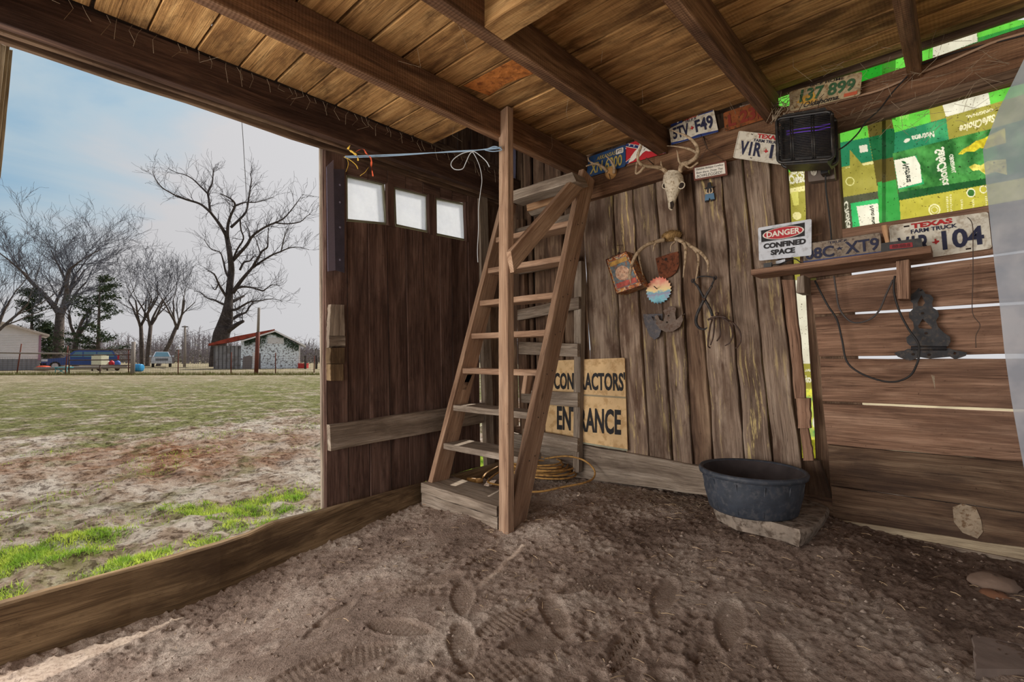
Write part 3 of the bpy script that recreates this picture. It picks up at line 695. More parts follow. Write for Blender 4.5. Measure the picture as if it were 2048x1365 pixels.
bm = MB(); bent(bm); bm.build('metal_flange', [m_sheetmetal, m_sheetdark], dr, label='bent strip of lilac-gray sheet metal')
for y in (370, 405, 455, 520):
    one('screw', lambda mb: mb.lathe([(0, .004), (.006, .003), (.007, 0)], onA(680, y, 0.004), 10, ax=Matrix.Rotation(PI / 2, 3, 'Y')), m_sheetmetal, dr)

# ------------------------------------------------------------------ ceiling
ce = thing('ceiling', 'rough sawn loft boards over timber joists', 'ceiling', (-0.8, 0.5, 2.45), kind='structure')
ys = [2.95]; yy = 2.04
ys = [-3.3]
while ys[-1] < 0.95: ys.append(ys[-1] + rnd.uniform(0.155, 0.2))
ys[-1] = 1.0
ys += [1.167, 1.335, 1.533, 1.686, 1.87, 2.04, 2.2, 2.36, 2.53, 2.68, 2.83, 2.94]
for a, b in zip(ys[:-1], ys[1:]):
    x0 = -2.62 if a < 2.03 else -1.98
    g0, g1 = rnd.uniform(0.003, 0.010), rnd.uniform(0.002, 0.007)
    if x0 > -2.5 and b > 2.9: b = 2.9
    one('plank', lambda mb: mb.board((x0, a + g0, H2), (2.6, a + g0, H2), (2.6, b - g1, H2), (x0, b - g1, H2), (0, 0, -1), 0.022, 14, 0.0015, 0.0015), w_ceil, ce)
# the strip of deck over the header stops short, leaving the dark slot
JB = 2.285
def joist(x, y0=-3.2, y1=2.93, w=0.045, zb=JB, mat=w_joist):
    return one('joist', lambda mb: mb.beam((x, y0, (zb + H2 - .002) / 2), (x, y1, (zb + H2 - .002) / 2), (1, 0, 0), w, H2 - .002 - zb, 14, 0.0015), mat, ce)
joist(-1.985, w=0.055)
joist(-1.375, w=0.06); joist(-0.745, w=0.05); joist(-0.14, w=0.05, y0=-3.2); joist(0.5); joist(1.1); joist(1.7)
# cross block between two joists
pa = onZ(1000, 48, JB)
one('cross_block', lambda mb: mb.beam((-1.345, pa.y + 0.03, (JB + H2) / 2), (-0.77, pa.y + 0.03, (JB + H2) / 2), (0, 1, 0), 0.11, H2 - JB - .004, 6, 0.002), w_orange if False else w_ceil, ce)
one('cross_block', lambda mb: mb.beam((-2.62, -0.2, (JB + H2) / 2), (-2.02, -0.2, (JB + H2) / 2), (0, 1, 0), 0.04, H2 - JB - .004, 4, 0.002), w_joist, ce)
# roof over the loft keeps daylight out of the hatch
one('roof', lambda mb: mb.box((-0.05, -0.1, 3.62), (2.9, 0, 0), (0, 3.3, 0), (0, 0, 0.02)), w_old, label='loft roof over the barn ceiling', cat='roof', kind='structure')
one('mud_nest_patch', lambda mb: mb.prism([Vector((x, y, H2 - 0.001)) for x, y in ((-1.93, 1.70), (-1.62, 1.71), (-1.42, 1.72), (-1.42, 1.86), (-1.6, 1.865), (-1.75, 1.84), (-1.9, 1.86))], (0, 0, -1), 0.0015), plain('orange_rot_stain', rgb(196, 124, 66), 0.95, 0, 0.1, 0.25, 18, 0.6, dirt=rgb(150, 92, 54)), ce, label='orange crumbling stain on a ceiling board')

# ------------------------------------------------------------------ back wall
wb = thing('wall_back', 'back wall of weathered upright planks', 'wall', (-1.2, YB, 0.1), kind='structure')
E = [(1163, 1186), (1224, 1251), (1266, 1298), (1312, 1344), (1353, 1386), (1387, 1427), (1446, 1489), (1493, 1545), (1545, 1600)]   # x at y 400 and y 920
def ex_at(e, y): return e[0] + (e[1] - e[0]) * (y - 400) / 520.0
offs = [0.0, 0.008, 0.0, 0.01, -0.006, 0.006, -0.002, 0.012]
for i in range(len(E) - 1):
    g = 2.4
    yt = np.interp(E[i][0], [1160, 1560], [330, 190]); yb = np.interp(E[i][1], [1180, 1600], [925, 985])
    q = [(ex_at(E[i], yt) + g, yt), (ex_at(E[i + 1], yt) - g, yt - 12), (ex_at(E[i + 1], yb) - g, yb), (ex_at(E[i], yb) + g, yb)]
    slabB('plank', q, w_plank if i != 4 else w_old, offs[i], 0.024, wb, jit=0.005, segs=16)
# planks behind the stair, up into the loft, with dark gaps and one slit of daylight
S = [(1026, 1040), (1046, 1056), (1066, 1074), (1089, 1094), (1127, 1132), (1151, 1170), (1163, 1186)]
for i in range(len(S) - 1):
    gl = (1.2, 5, 1.5, 5.5 if i == 3 else 1.5, 1.5, 1.0)[i]
    q = [(ex_at(S[i], 190) + 1, 190), (ex_at(S[i + 1], 190) - gl, 180), (ex_at(S[i + 1], 935) - gl, 925), (ex_at(S[i], 935) + 1, 918)]
    slabB('plank', q, w_old, (-0.01, 0.012, -0.004, 0.0, 0.008, -0.01)[i], 0.022, wb, jit=0.002, segs=12)
slabB('backing_board', [(1040, 200), (1088, 190), (1092, 905), (1050, 900)], w_old, -0.04, 0.02, wb)
one('backing_board', lambda mb: mb.board((-2.73, 2.99, 3.6), (2.6, 2.99, 3.6), (2.6, 2.99, 2.465), (-2.73, 2.99, 2.465), NB, 0.02, 6), w_old, wb)
slabB('metal_corner', [(1024, 290), (1031, 292), (1031, 373), (1025, 370)], m_sheetmetal, 0.02, 0.002, wb)
# upright boards by the bag window
slabB('plank', [(1530, 215), (1566, 212), (1590, 590), (1548, 590)], w_old, -0.012, 0.03, wb, jit=0.003)
slabB('plank', [(1563, 560), (1588, 560), (1611, 798), (1590, 798)], w_right, 0.0, 0.03, wb, jit=0.003)
slabB('plank', [(1600, 857), (1616, 857), (1627, 922), (1606, 922)], w_right, 0.0, 0.03, wb)
slabB('backing_board', [(1548, 560), (1576, 560), (1604, 940), (1560, 940)], w_old, -0.035, 0.02, wb)
slabB('block', [(1592, 797), (1619, 797), (1621, 857), (1596, 857)], w_right, 0.02, 0.03, wb)
slabB('post', [(1604, 205), (1670, 190), (1686, 482), (1613, 490)], w_old, 0.0, 0.09, wb, label='square timber post behind the outlet box')
slabB('post', [(1606, 490), (1680, 480), (1706, 1060), (1640, 1060)], w_old, -0.095, 0.05, wb)
slabB('foot_board', [(1600, 918), (1640, 922), (1664, 1000), (1600, 990)], w_right_dark, -0.03, 0.03, wb)
slabB('foot_board', [(1590, 985), (1670, 998), (1672, 1060), (1590, 1040)], w_old, -0.02, 0.03, wb)
bb = slabB('baseboard_back', [(1100, 880), (1420, 936), (1420, 992), (1100, 950)], w_gray, 0.035, 0.035, jit=0.003); tag(bb, 'dusty gray baseboard under the upright planks', 'baseboard', kind='structure')
b2 = slabB('baseboard_corner', [(1000, 862), (1100, 880), (1100, 950), (1000, 925)], w_gray, 0.03, 0.03); tag(b2, 'dusty baseboard in the corner behind the wooden stair', 'baseboard', kind='structure')
# outer battens that close the joints between the upright planks
for i in range(1, len(E) - 1):
        slabB('batten', [(ex_at(E[i], 200) - 8, 200), (ex_at(E[i], 200) + 8, 200), (ex_at(E[i], 1000) + 8, 1000), (ex_at(E[i], 1000) - 8, 1000)], w_old, -0.033, 0.02, wb)
for i in (1, 2, 4, 5):
    slabB('batten', [(ex_at(S[i], 180) - 7, 180), (ex_at(S[i], 180) + 7, 180), (ex_at(S[i], 960) + 7, 960), (ex_at(S[i], 960) - 7, 960)], w_old, -0.04, 0.02, wb)
slabB('outer_base_board', [(1000, 850), (1600, 900), (1600, 1080), (1000, 990)], w_old, -0.06, 0.02, wb)
# ledger timber across the top of the wall, in two lengths
lg = slabB('trim_3', [(1172, 350), (1562, 214), (1562, 286), (1172, 401)], w_joist, 0.055, 0.055, jit=0.001, label='ledger timber over the upright planks carrying the joists', cat='beam', kind='structure')
lg2 = slabB('trim_4', [(1562, 216), (2090, 40), (2090, 145), (1562, 287)], w_joist, 0.06, 0.06, jit=0.001, label='ledger timber over the feed bags', cat='beam', kind='structure')
slabB('ledger_lip', [(1660, 243), (2090, 118), (2090, 146), (1660, 268)], w_right_dark, 0.09, 0.03, lg2)
slabB('cleat', [(1052, 398), (1138, 371), (1140, 395), (1054, 422)], w_orange, 0.12, 0.04, wb, label='orange new wood cleat')
slabB('cleat', [(1055, 423), (1128, 400), (1124, 414), (1062, 432)], w_gray, 0.10, 0.04, wb)

# right section: level siding boards
wr = thing('wall_right', 'lower wall of level brown siding boards', 'wall', (0.0, YB, 0.1), kind='structure')
RB = [([(1600, 472), (2200, 374), (2200, 480), (1600, 558)], w_right), ([(1618, 562), (2200, 485), (2200, 592), (1629, 630)], w_right),
      ([(1630, 634.5), (2200, 600), (2200, 706), (1638, 713.5)], w_right), ([(1640, 718), (2200, 718), (2200, 826), (1645, 803)], w_right),
      ([(1646, 807), (2200, 833), (2200, 938), (1655, 889.5)], w_right), ([(1656, 891), (2200, 939.5), (2200, 1047), (1661, 971.5)], w_right_dark),
      ([(1662, 973), (2200, 1049), (2200, 1132), (1668, 1050)], w_right_dark)]
for i, (q, m) in enumerate(RB): slabB('plank', q, m, 0.004 * (i % 2), 0.025, wr, jit=0.0012, segs=10)
slabB('plank', [(1668, 1040), (2200, 1120), (2200, 1160), (1668, 1058)], w_pale, 0.012, 0.03, wr, jit=0.002, label='pale strip along the foot of the siding')
slabB('plank', [(1690, 1055), (2200, 1150), (2200, 1190), (1690, 1080)], w_gray, 0.03, 0.03, wr, jit=0.004)
slabB('batten', [(1630, 545), (1700, 540), (1745, 1060), (1690, 1060)], w_old, -0.027, 0.03, wr)
m_scr = plain('scraped_mud_smear', rgb(150, 134, 114), 0.95, 0, 0.1, 0.2, 40, 0.2, dirt=rgb(110, 88, 68))
for q in ([(1905, 1015), (1925, 1008), (1952, 1016), (1962, 1040), (1966, 1065), (1955, 1078), (1925, 1066), (1908, 1045)], [(1772, 917), (1785, 914), (1793, 935), (1790, 950), (1783, 968), (1776, 960)], [(1862, 750), (1872, 752), (1884, 795), (1876, 800)]):
    one('mud_smear', lambda mb: mb.prism([onB(x, y, 0.006) for x, y in q], NB, 0.0015), m_scr, wr, label='gray scraped mud smear')
# grey stone foundation seen in the gap
one('gap_stone', lambda mb: mb.prism([onB(x, y, -0.13) for x, y in ((1610, 925), (1640, 915), (1664, 930), (1690, 1060), (1600, 1060))], NB, 0.06), m_concrete, wb)
#@@THINGS@@
# ------------------------------------------------------------------ open wooden stair to the loft
def build_stair():
    XR, XL = -1.86, -2.58
    t = thing('loft_stair', 'steep open wooden stair to the loft hatch with diagonal brace and dusty bottom step', 'stair', (-2.2, 2.0, 0.05))
    fy = lambda z: 1.965 + 0.335 * (z - 0.1)
    for x, z0, z1 in ((XL, 0.05, 2.24), (XR, 0.02, 2.26)):
        d = Vector((0, 0.335, 1)).normalized(); back = Vector((0, 1, -0.335)).normalized()
        a = Vector((x, fy(z0), z0)); b = Vector((x, fy(z1), z1)); s = 1 if x == XR else 1
        one('stringer', lambda mb: mb.board(a + Vector((0.02, 0, 0)), b + Vector((0.02, 0, 0)), b + Vector((0.02, 0, 0)) + back * 0.14, a + Vector((0.02, 0, 0)) + back * 0.14, (1, 0, 0), 0.04, 14, 0.001), w_ladder, t)
    for i, z in enumerate((0.43, 0.677, 0.926, 1.17, 1.41, 1.655, 1.90)):
        y = fy(z) + 0.012
        m = w_gray if i < 2 else w_ladder
        one('tread', lambda mb: mb.board((XL + 0.022, y, z), (XR - 0.022, y, z), (XR - 0.022, y, z - 0.038), (XL + 0.022, y, z - 0.038), (0, -1, 0), 0.15 if i > 0 else 0.2, 6, 0.0012), m, t)
    # doubled bottom step
    one('bottom_step', lambda mb: mb.board((XL - 0.03, 1.945, 0.185), (XR - 0.06, 1.945, 0.175), (XR - 0.06, 1.945, 0.118), (XL - 0.03, 1.945, 0.12), (0, -1, 0), 0.25, 8, 0.003), w_gray, t, label='dust-covered bottom step')
    one('bottom_step', lambda mb: mb.board((XL - 0.03, 1.95, 0.118), (XR - 0.06, 1.95, 0.112), (XR - 0.06, 1.95, 0.02), (XL - 0.03, 1.95, 0.02), (0, -1, 0), 0.12, 8, 0.003), w_gray, t)
    # post
    a = Vector((-1.853, 1.955, -0.04)); b = Vector((-1.93, 2.03, 2.44))
    one('post', lambda mb: mb.beam(a, b, (1, -0.2, 0), 0.085, 0.045, 16, 0.0015), w_ladder, t)
    # diagonal brace from the post up to the stringer's head
    q = [onX(1022, 503, -1.83), onX(1152, 352, -1.83), onX(1172, 372, -1.83), onX(1028, 545, -1.83)]
    one('diagonal_brace', lambda mb: mb.board(q[0], q[1], q[2], q[3], (1, 0, 0), 0.035, 8, 0.001, along='h'), w_ladder, t)
    # board at the head of the stair
    q = [onB(1018, 384, 0.42), onB(1144, 344, 0.42), onB(1152, 362, 0.42), onB(1020, 403, 0.42)]
    one('head_board', lambda mb: mb.board(*q, NB, 0.14, 6, 0.002), w_gray, t)
    one('side_block', lambda mb: mb.board(onX(1055, 752, -1.9), onX(1068, 752, -1.9), onX(1062, 788, -1.9), onX(1050, 788, -1.9), (1, 0, 0), 0.03, 2), w_ladder, t)
    one('side_block', lambda mb: mb.board(onX(934, 750, -2.56), onX(945, 750, -2.56), onX(932, 780, -2.56), onX(922, 780, -2.56), (1, 0, 0), 0.03, 2), w_ladder, t)
    nl = MB()
    for z in (0.45, 0.69, 0.94, 1.18, 1.42, 1.66, 1.91):
        for k in (-1, 1): nl.lathe([(0, .002), (.004, .0015), (.0045, 0)], (XR + 0.021, fy(z) + 0.07 + k * 0.025, z - 0.03 + 0.01 * k), 8, ax=Matrix.Rotation(PI / 2, 3, 'Y'))
    nl.build('nail_heads', m_steel, t, kind='stuff')
build_stair()
def build_wall_ladder():
    t = thing('wall_ladder', 'old gray ladder of boards nailed to rails behind the wooden stair', 'ladder', tuple(onB(1150, 940, 0.1)))
    slabB('rail', [(1148, 525), (1163, 522), (1158, 945), (1146, 948)], w_gray, 0.09, 0.05, t)
    slabB('rail', [(1034, 440), (1046, 438), (1056, 930), (1044, 932)], w_old, 0.07, 0.04, t)
    for q in ([(1030, 459), (1146, 425), (1146, 446), (1030, 480)], [(1036, 531), (1150, 508), (1150, 527), (1036, 549)], [(1035, 620), (1158, 594), (1158, 618), (1035, 641)],
              [(1038, 684), (1155, 688), (1155, 714), (1038, 709)], [(1042, 781), (1155, 786), (1155, 815), (1042, 806)], [(1046, 858), (1155, 878), (1154, 905), (1046, 884)]):
        slabB('rung', q, w_gray, 0.12, 0.03, t, jit=0.0015, segs=5)
build_wall_ladder()

# ------------------------------------------------------------------ signs and plates
def panel_px(q, off, n=NB, plane=onB): return Panel(*[plane(x, y, off) for x, y in q], n)
def base_plate(P, mat, parent, th=0.0015, r=0.06, asp=2.0, name='plate', w=0.0):
    mb = MB(); mb.prism(P.poly(rrect(0, 0, 1, 1, r / asp, r), w), P.n, th); return mb.build(name, mat, parent)
def sub(P, uv, mat, parent, w, name, th=0.0008, **kw):
    mb = MB(); mb.prism(P.poly(uv, w), P.n, th); return mb.build(name, mat, parent, **kw)
def ring(P, r_out, r_in, uv_fn, mat, parent, w, name, k=40):
    mb = MB(); vs = []
    for i in range(k):
        a = 2 * PI * i / k; vs += [P.pt(*uv_fn(a, r_out), w), P.pt(*uv_fn(a, r_in), w)]
    mb.add(vs, [(2 * i, 2 * i + 1, (2 * i + 3) % (2 * k), (2 * i + 2) % (2 * k)) for i in range(k)]); return mb.build(name, mat, parent)
def star(cx, cy, r, asp=1.0, k=5, r2=0.45, rot=0):
    o = []
    for i in range(2 * k):
        a = PI / 2 + rot + PI * i / k; rr = r if i % 2 == 0 else r * r2; o.append((cx + rr * math.cos(a) / asp, cy + rr * math.sin(a)))
    return o
def state_shape(cx, cy, s, asp=2.0):
    p = [(-.1, .5), (.12, .5), (.12, .2), (.5, .12), (.5, -.12), (.2, -.3), (.1, -.5), (-.08, -.4), (-.18, -.16), (-.36, -.22), (-.5, 0), (-.1, .05)]
    return [(cx + x * s / asp, cy + y * s) for x, y in p]
def mount(P, parent, pts, name='nail'):
    for u, v in pts:
        c = P.pt(u, v, 0.001)
        one(name, lambda mb: mb.tube([c, c + P.n * 0.012], 0.0022, 6), m_steel, parent)
def rim_of(P, mat, parent, r=0.06, asp=2.0, wd=0.025, w=0.001, name='rim'):
    a = P.poly(rrect(0.0, 0.0, 1, 1, r / asp, r), w); b = P.poly(rrect(wd / asp, wd, 1 - wd / asp, 1 - wd, r / asp * .8, r * .8), w); k = len(a)
    mb = MB(); mb.add(a + b, [(i, (i + 1) % k, (i + 1) % k + k, i + k) for i in range(k)]); return mb.build(name, mat, parent)
def plate(name, q, off, mat, label, group=None, plane=onB):
    P = panel_px(q, off); t = thing(name, label, 'license plate', tuple(P.pt(.5, .5)), group); base_plate(P, mat, t, r=0.10); return P, t

# contractors' entrance sign leaning on the wall
q = [(1097, 722), (1249, 716), (1255, 903), (1090, 876)]
P = panel_px(q, 0.045)
t = thing('entrance_sign', 'cream sign reading contractors entrance leaning behind the gray ladder', 'sign', tuple(P.pt(.5, 0)))
m_cream = plain('yellowed_sign_board', rgb(224, 190, 140), 0.6, 0, 0.3, 0.08, 12, 0.03, dirt=rgb(196, 158, 108))
base_plate(P, m_cream, t, th=0.006, r=0.02, name='sign_board')
sub(P, [(0, .575), (1, .56), (1, .58), (0, .595)], plain('sign_tape', rgb(160, 146, 118)), t, 0.0012, 'joint_strip')
sub(P, [(0, 0), (1, 0), (1, .02), (0, .02)], plain('sign_edge', rgb(150, 150, 130)), t, 0.0012, 'edge_strip')
L1 = Panel(onB(1108, 745, 0.047), onB(1250, 745, 0.047), onB(1251, 783, 0.047), onB(1108, 779, 0.047), NB)
letter(L1, "CONTRACTORS'", (0, 0, 1, 1), m_inkblack, t, 0.0015, 0.03)
L2 = Panel(onB(1114, 812, 0.047), onB(1242, 820, 0.047), onB(1242, 871, 0.047), onB(1114, 860, 0.047), NB)
letter(L2, "ENTRANCE", (0, 0, 1, 1), m_inkblack, t, 0.0015, 0.03)

# plates on the ledger
m_blue = plain('plate_blue', rgb(36, 74, 122), 0.45, 0.1, 0.4, 0.15, 20, 0.04, dirt=rgb(60, 74, 96)); m_gold = plain('plate_gold', rgb(176, 158, 84), 0.5, 0, 0.3)
P, t = plate('license_plate', [(1178, 314), (1251, 289), (1251, 333), (1172, 356)], 0.075, m_blue, 'faded blue license plate with yellow figures behind the small antlers', 'plates above the planks')
letter(P, "XN 6300", (.1, .1, .92, .62), m_gold, t, 0.003, 0.02); letter(P, "ARKANSAS", (.25, .68, .75, .86), m_gold, t, 0.003, 0.01)
sub(P, rrect(.76, .66, .95, .9, .02, .05), m_inkwhite, t, 0.003, 'sticker'); letter(P, "PTI", (.79, .7, .92, .86), m_inkblack, t, 0.004, 0.02)
# flag plate
m_fred = plain('flag_red', rgb(190, 38, 48), 0.45, 0, 0.4, 0.08); m_fblue = plain('flag_blue', rgb(34, 52, 110), 0.45, 0, 0.4, 0.08)
Pf = panel_px([(1252, 289), (1332, 262), (1332, 306), (1252, 329)], 0.078)
t = thing('flag_plate', 'red front plate with blue starred diagonal cross and white dog drawing', 'plate', tuple(Pf.pt(.5, .5)), None)
base_plate(Pf, m_fred, t, r=.05)
for a, b in (((0, 0), (1, 1)), ((0, 1), (1, 0))):
    dx, dy = b[0] - a[0], b[1] - a[1]
    for wd, mm, ww in ((.13, m_inkwhite, .003), (.095, m_fblue, .0036)):
        h = wd
        pts = [(a[0], a[1] + (h if dy > 0 else -h)), (b[0] - h * .0, b[1] + (h if dy > 0 else -h)), (b[0], b[1] - (h if dy > 0 else -h)), (a[0], a[1] - (h if dy > 0 else -h))]
        pts = [(min(1, max(0, u)), v) for u, v in pts]
        pts = [(a[0] + .5 * h, a[1]), (b[0], b[1] - h * dy), (b[0] - 0, b[1]), (b[0] - .5 * h, b[1]), (a[0], a[1] + h * dy), (a[0], a[1])]
        sub(Pf, pts, mm, t, ww, 'cross_band', 0.0004)
    for k in (.1, .22, .34, .66, .78, .9): sub(Pf, star(a[0] + dx * k, a[1] + dy * k, .06, 2.0), m_inkwhite, t, .0044, 'star', 0.0003)
dog = [(.08, .02), (.2, .06), (.3, .2), (.36, .16), (.44, .3), (.52, .36), (.6, .28), (.74, .30), (.80, .36), (.72, .42), (.62, .44), (.66, .56), (.70, .66), (.66, .8), (.56, .92), (.44, .9), (.36, .8), (.36, .66), (.24, .5), (.14, .3)]
sub(Pf, dog, m_inkwhite, t, .005, 'dog_drawing', 0.0004)
for q_ in ([(.46, .72), (.5, .75), (.54, .72), (.5, .70)], [(.40, .60), (.5, .55), (.6, .6), (.5, .575)], [(.3, .3), (.34, .5), (.35, .5), (.32, .3)], [(.46, .4), (.5, .5), (.51, .49), (.48, .4)], [(.56, .76), (.6, .78), (.62, .75), (.58, .74)]):
    sub(Pf, q_, m_inkblack, t, .0056, 'ink_line', 0.0002)
P, t = plate('license_plate', [(1338, 258), (1426, 213), (1437, 264), (1343, 290)], 0.085, m_platew, 'white truck license plate with navy figures behind the tall antler', 'plates above the planks')
P.c[0] = onB(1339, 247, .085)
letter(P, "5TV", (.06, .2, .42, .72), m_ink, t, 0.003, 0.03); letter(P, "F49", (.56, .2, .94, .72), m_ink, t, 0.003, 0.03)
sub(P, state_shape(.49, .46, .16), m_inkred, t, .003, 'state_mark'); letter(P, "TEXAS", (.34, .84, .62, .97), m_inkred, t, .003, .02); letter(P, "TRUCK", (.36, .74, .62, .84), m_ink, t, .003, .01)
sub(P, [(.0, .0), (1, 0), (1, .07), (.6, .12), (.3, .06), (0, .1)], m_fblue, t, .002, 'skyline'); sub(P, [(.02, .82), (.3, .82), (.3, .98), (.04, .98)], m_fblue, t, .002, 'corner_band')
sub(P, [(.66, .86), (.98, .82), (.97, .98), (.66, .98)], m_fblue, t, .002, 'corner_band')
sub(P, star(.2, .9, .05, 2), m_inkwhite, t, .0035, 'star')
m_oldorange = plain('plate_orange_brown', rgb(134, 76, 40), 0.7, 0.1, 0.2, 0.25, 25, 0.1, dirt=rgb(84, 54, 34)); m_oldred = plain('old_red_ink', rgb(120, 44, 30), 0.7)
P, t = plate('license_plate', [(1446, 226), (1538, 196), (1538, 236), (1450, 263)], 0.075, m_oldorange, 'rusty orange-brown license plate left of the wire-wrapped joist end', 'plates above the planks')
letter(P, "L 23", (.1, .15, .72, .8), m_oldred, t, .003, .04); letter(P, "NL", (.76, .1, .9, .4), m_oldred, t, .003, .03); letter(P, "57", (.76, .55, .9, .85), m_oldred, t, .003, .03)
P, t = plate('license_plate', [(1578, 184), (1725, 142), (1720, 190), (1580, 224)], 0.10, m_plateo, 'weathered tan license plate with green figures above the bug zapper', 'plates above the planks')
P.c[0] = onB(1590, 172, .10)
letter(P, "137 899", (.12, .26, .92, .78), m_inkgreen, t, .003, .03); letter(P, "Oklahoma.", (.2, .03, .72, .24), m_inkblack, t, .003, .02, shear=.3)
letter(P, "BICE HOME", (.25, .82, .75, .93), m_inkblack, t, .003, .01)
sub(P, [(.08, .3), (.3, .1), (.4, .2), (.32, .6), (.16, .5)], plain('plate_emblem', rgb(196, 150, 60), .6), t, .002, 'emblem'); sub(P, [(.78, .06), (.96, .06), (.96, .2), (.78, .2)], plain('sticker_orange', rgb(190, 90, 60), .6), t, .003, 'sticker')
# farm truck plate beside the zapper
P, t = plate('license_plate', [(1478, 262), (1600, 276), (1592, 334), (1466, 316)], 0.10, m_platew, 'tilted white farm truck plate half hidden behind the bug zapper', 'farm truck plates')
letter(P, "V1R", (.08, .16, .44, .66), m_ink, t, .003, .03); letter(P, "104", (.58, .16, .94, .66), m_ink, t, .003, .03); sub(P, state_shape(.51, .40, .14), m_inkred, t, .003, 'state_mark')
letter(P, "TEXAS", (.33, .82, .68, .98), m_inkred, t, .003, .04); letter(P, "FARM TRUCK", (.29, .68, .72, .79), m_ink, t, .003, .02); mount(P, t, [(.24, .92), (.3, .08)]); rim_of(P, m_platew, t, w=.003)
# shelf plates
P, t = plate('license_plate', [(1778, 452), (1976, 424), (1984, 497), (1784, 527)], 0.02, m_platew, 'white farm truck plate hanging on the top siding board behind the shelf end', 'farm truck plates')
letter(P, "V1R", (.08, .14, .42, .64), m_ink, t, .003, .03); letter(P, "104", (.54, .14, .94, .66), m_ink, t, .003, .03); sub(P, state_shape(.475, .40, .15), m_inkred, t, .003, 'state_mark')
letter(P, "TEXAS", (.24, .83, .66, .97), m_inkred, t, .003, .05); letter(P, "FARM TRUCK", (.23, .70, .70, .81), m_ink, t, .003, .03); rim_of(P, m_platew, t, w=.003)
sub(P, [(.16, .9), (.22, .9), (.22, .94), (.16, .94)], m_socket, t, .002, 'slot'); sub(P, [(.76, .06), (.81, .06), (.81, .1), (.76, .1)], m_socket, t, .002, 'slot')
P, t = plate('license_plate', [(1604, 489), (1761, 465), (1765, 506), (1606, 527)], 0.065, m_plateg, 'dull gray-brown worn truck plate standing on the shelf', None)
letter(P, "08C", (.04, .14, .42, .72), m_ink, t, .003, .03); letter(P, "XT9", (.56, .16, .97, .78), m_ink, t, .003, .02); sub(P, star(.49, .5, .1, 2.0, 5), m_ink, t, .003, 'star'); letter(P, "TRUCK", (.36, .8, .6, .92), m_ink, t, .003, .01); rim_of(P, m_inkblack, t, wd=.012, w=.003); sub(P, [(0, 0), (1, 0), (1, .08), (0, .1)], m_fblue, t, .002, 'bottom_band')
# danger sign
P = panel_px([(1516, 456), (1623, 438), (1623, 511), (1518, 522)], 0.075)
t = thing('danger_sign', 'white danger confined space sign at the left end of the shelf', 'sign', tuple(P.pt(.5, 0)))
base_plate(P, m_white, t, r=.04, asp=1.3, name='sign_board')
sub(P, [(.06, .55), (.88, .555), (.88, .93), (.06, .9)], m_inkblack, t, .002, 'header_block')
ell = lambda r: [(.48 + .39 * r * math.cos(2 * PI * i / 36), .735 + .17 * r * math.sin(2 * PI * i / 36)) for i in range(36)]
sub(P, ell(1.0), m_inkwhite, t, .003, 'oval_border', .0006); sub(P, ell(.93), plain('danger_red', rgb(176, 36, 46), .4), t, .0038, 'oval', .0006)
letter(P, "DANGER", (.17, .655, .80, .82), m_inkwhite, t, .005, .03); letter(P, "CONFINED", (.10, .33, .90, .49), m_inkblack, t, .003, .05); letter(P, "SPACE", (.24, .12, .70, .28), m_inkblack, t, .003, .05)
# small hanging sign
P = panel_px([(1386, 334), (1452, 321), (1455, 350), (1388, 362)], 0.06)
t = thing('hanging_sign', 'small hand-lettered sign in a brown frame hanging on the ledger', 'sign', tuple(P.pt(.5, .5)))
m_frame = plain('red_brown_frame', rgb(112, 68, 56), .7)
base_plate(P, m_frame, t, th=.01, r=.04, name='frame'); sub(P, [(.05, .12), (.95, .12), (.95, .88), (.05, .88)], m_inkwhite, t, .002, 'card')
for i, s in enumerate(("Genuine Antique Cowboy", "Been there, Done That", "BOWLEGGED!")): letter(P, s, (.09, .64 - i * .24, (.92, .9, .86)[i], .82 - i * .24 + (0.0 if i < 2 else 0.02)), m_inkblack, t, .003, .005, shear=.25)
a = onB(1401, 268, .09); one('hanger_wire', lambda mb: (mb.tube([P.pt(.1, 1), onB(1413, 297, .08), a], .0012, 5), mb.tube([P.pt(.95, 1), onB(1413, 297, .08)], .0012, 5)), m_steel, t)
one('nail', lambda mb: mb.tube([a + Vector((0, .04, 0)), onB(1415, 297, .11)], .003, 6), m_steel, t)
# little cowboy figure
c = onB(1418, 400, .02)
t = thing('cowboy_figurine', 'tiny flat cowboy cutout in blue trousers under the hanging sign', 'figurine', tuple(c))
PP = Panel(onB(1408, 367, .02), onB(1430, 363, .02), onB(1430, 401, .02), onB(1409, 405, .02), NB)
sub(PP, [(.0, .72), (.3, .76), (.36, .98), (.62, 1.0), (.68, .76), (.95, .74), (.8, .68), (.2, .66)], m_inkblack, t, .004, 'hat', .006)
sub(PP, [(.25, .70), (.75, .70), (.85, .5), (.75, .38), (.25, .38), (.12, .5)], plain('cutout_tan', rgb(190, 168, 140)), t, .002, 'torso', .006)
sub(PP, [(.3, .66), (.46, .68), (.42, .42), (.26, .5)], m_inkblack, t, .004, 'vest_panel', .004); sub(PP, [(.54, .68), (.7, .66), (.74, .5), (.58, .42)], m_inkblack, t, .004, 'vest_panel', .004)
sub(PP, [(.1, .4), (.9, .4), (.98, .06), (.6, .08), (.5, .2), (.4, .06), (.05, .04)], plain('cutout_blue', rgb(84, 116, 142)), t, .003, 'trousers', .006)
for u in (.22, .76): sub(PP, [(u - .14, .07), (u + .14, .08), (u + .12, .0), (u - .16, -.01)], m_inkblack, t, .004, 'boot', .006)

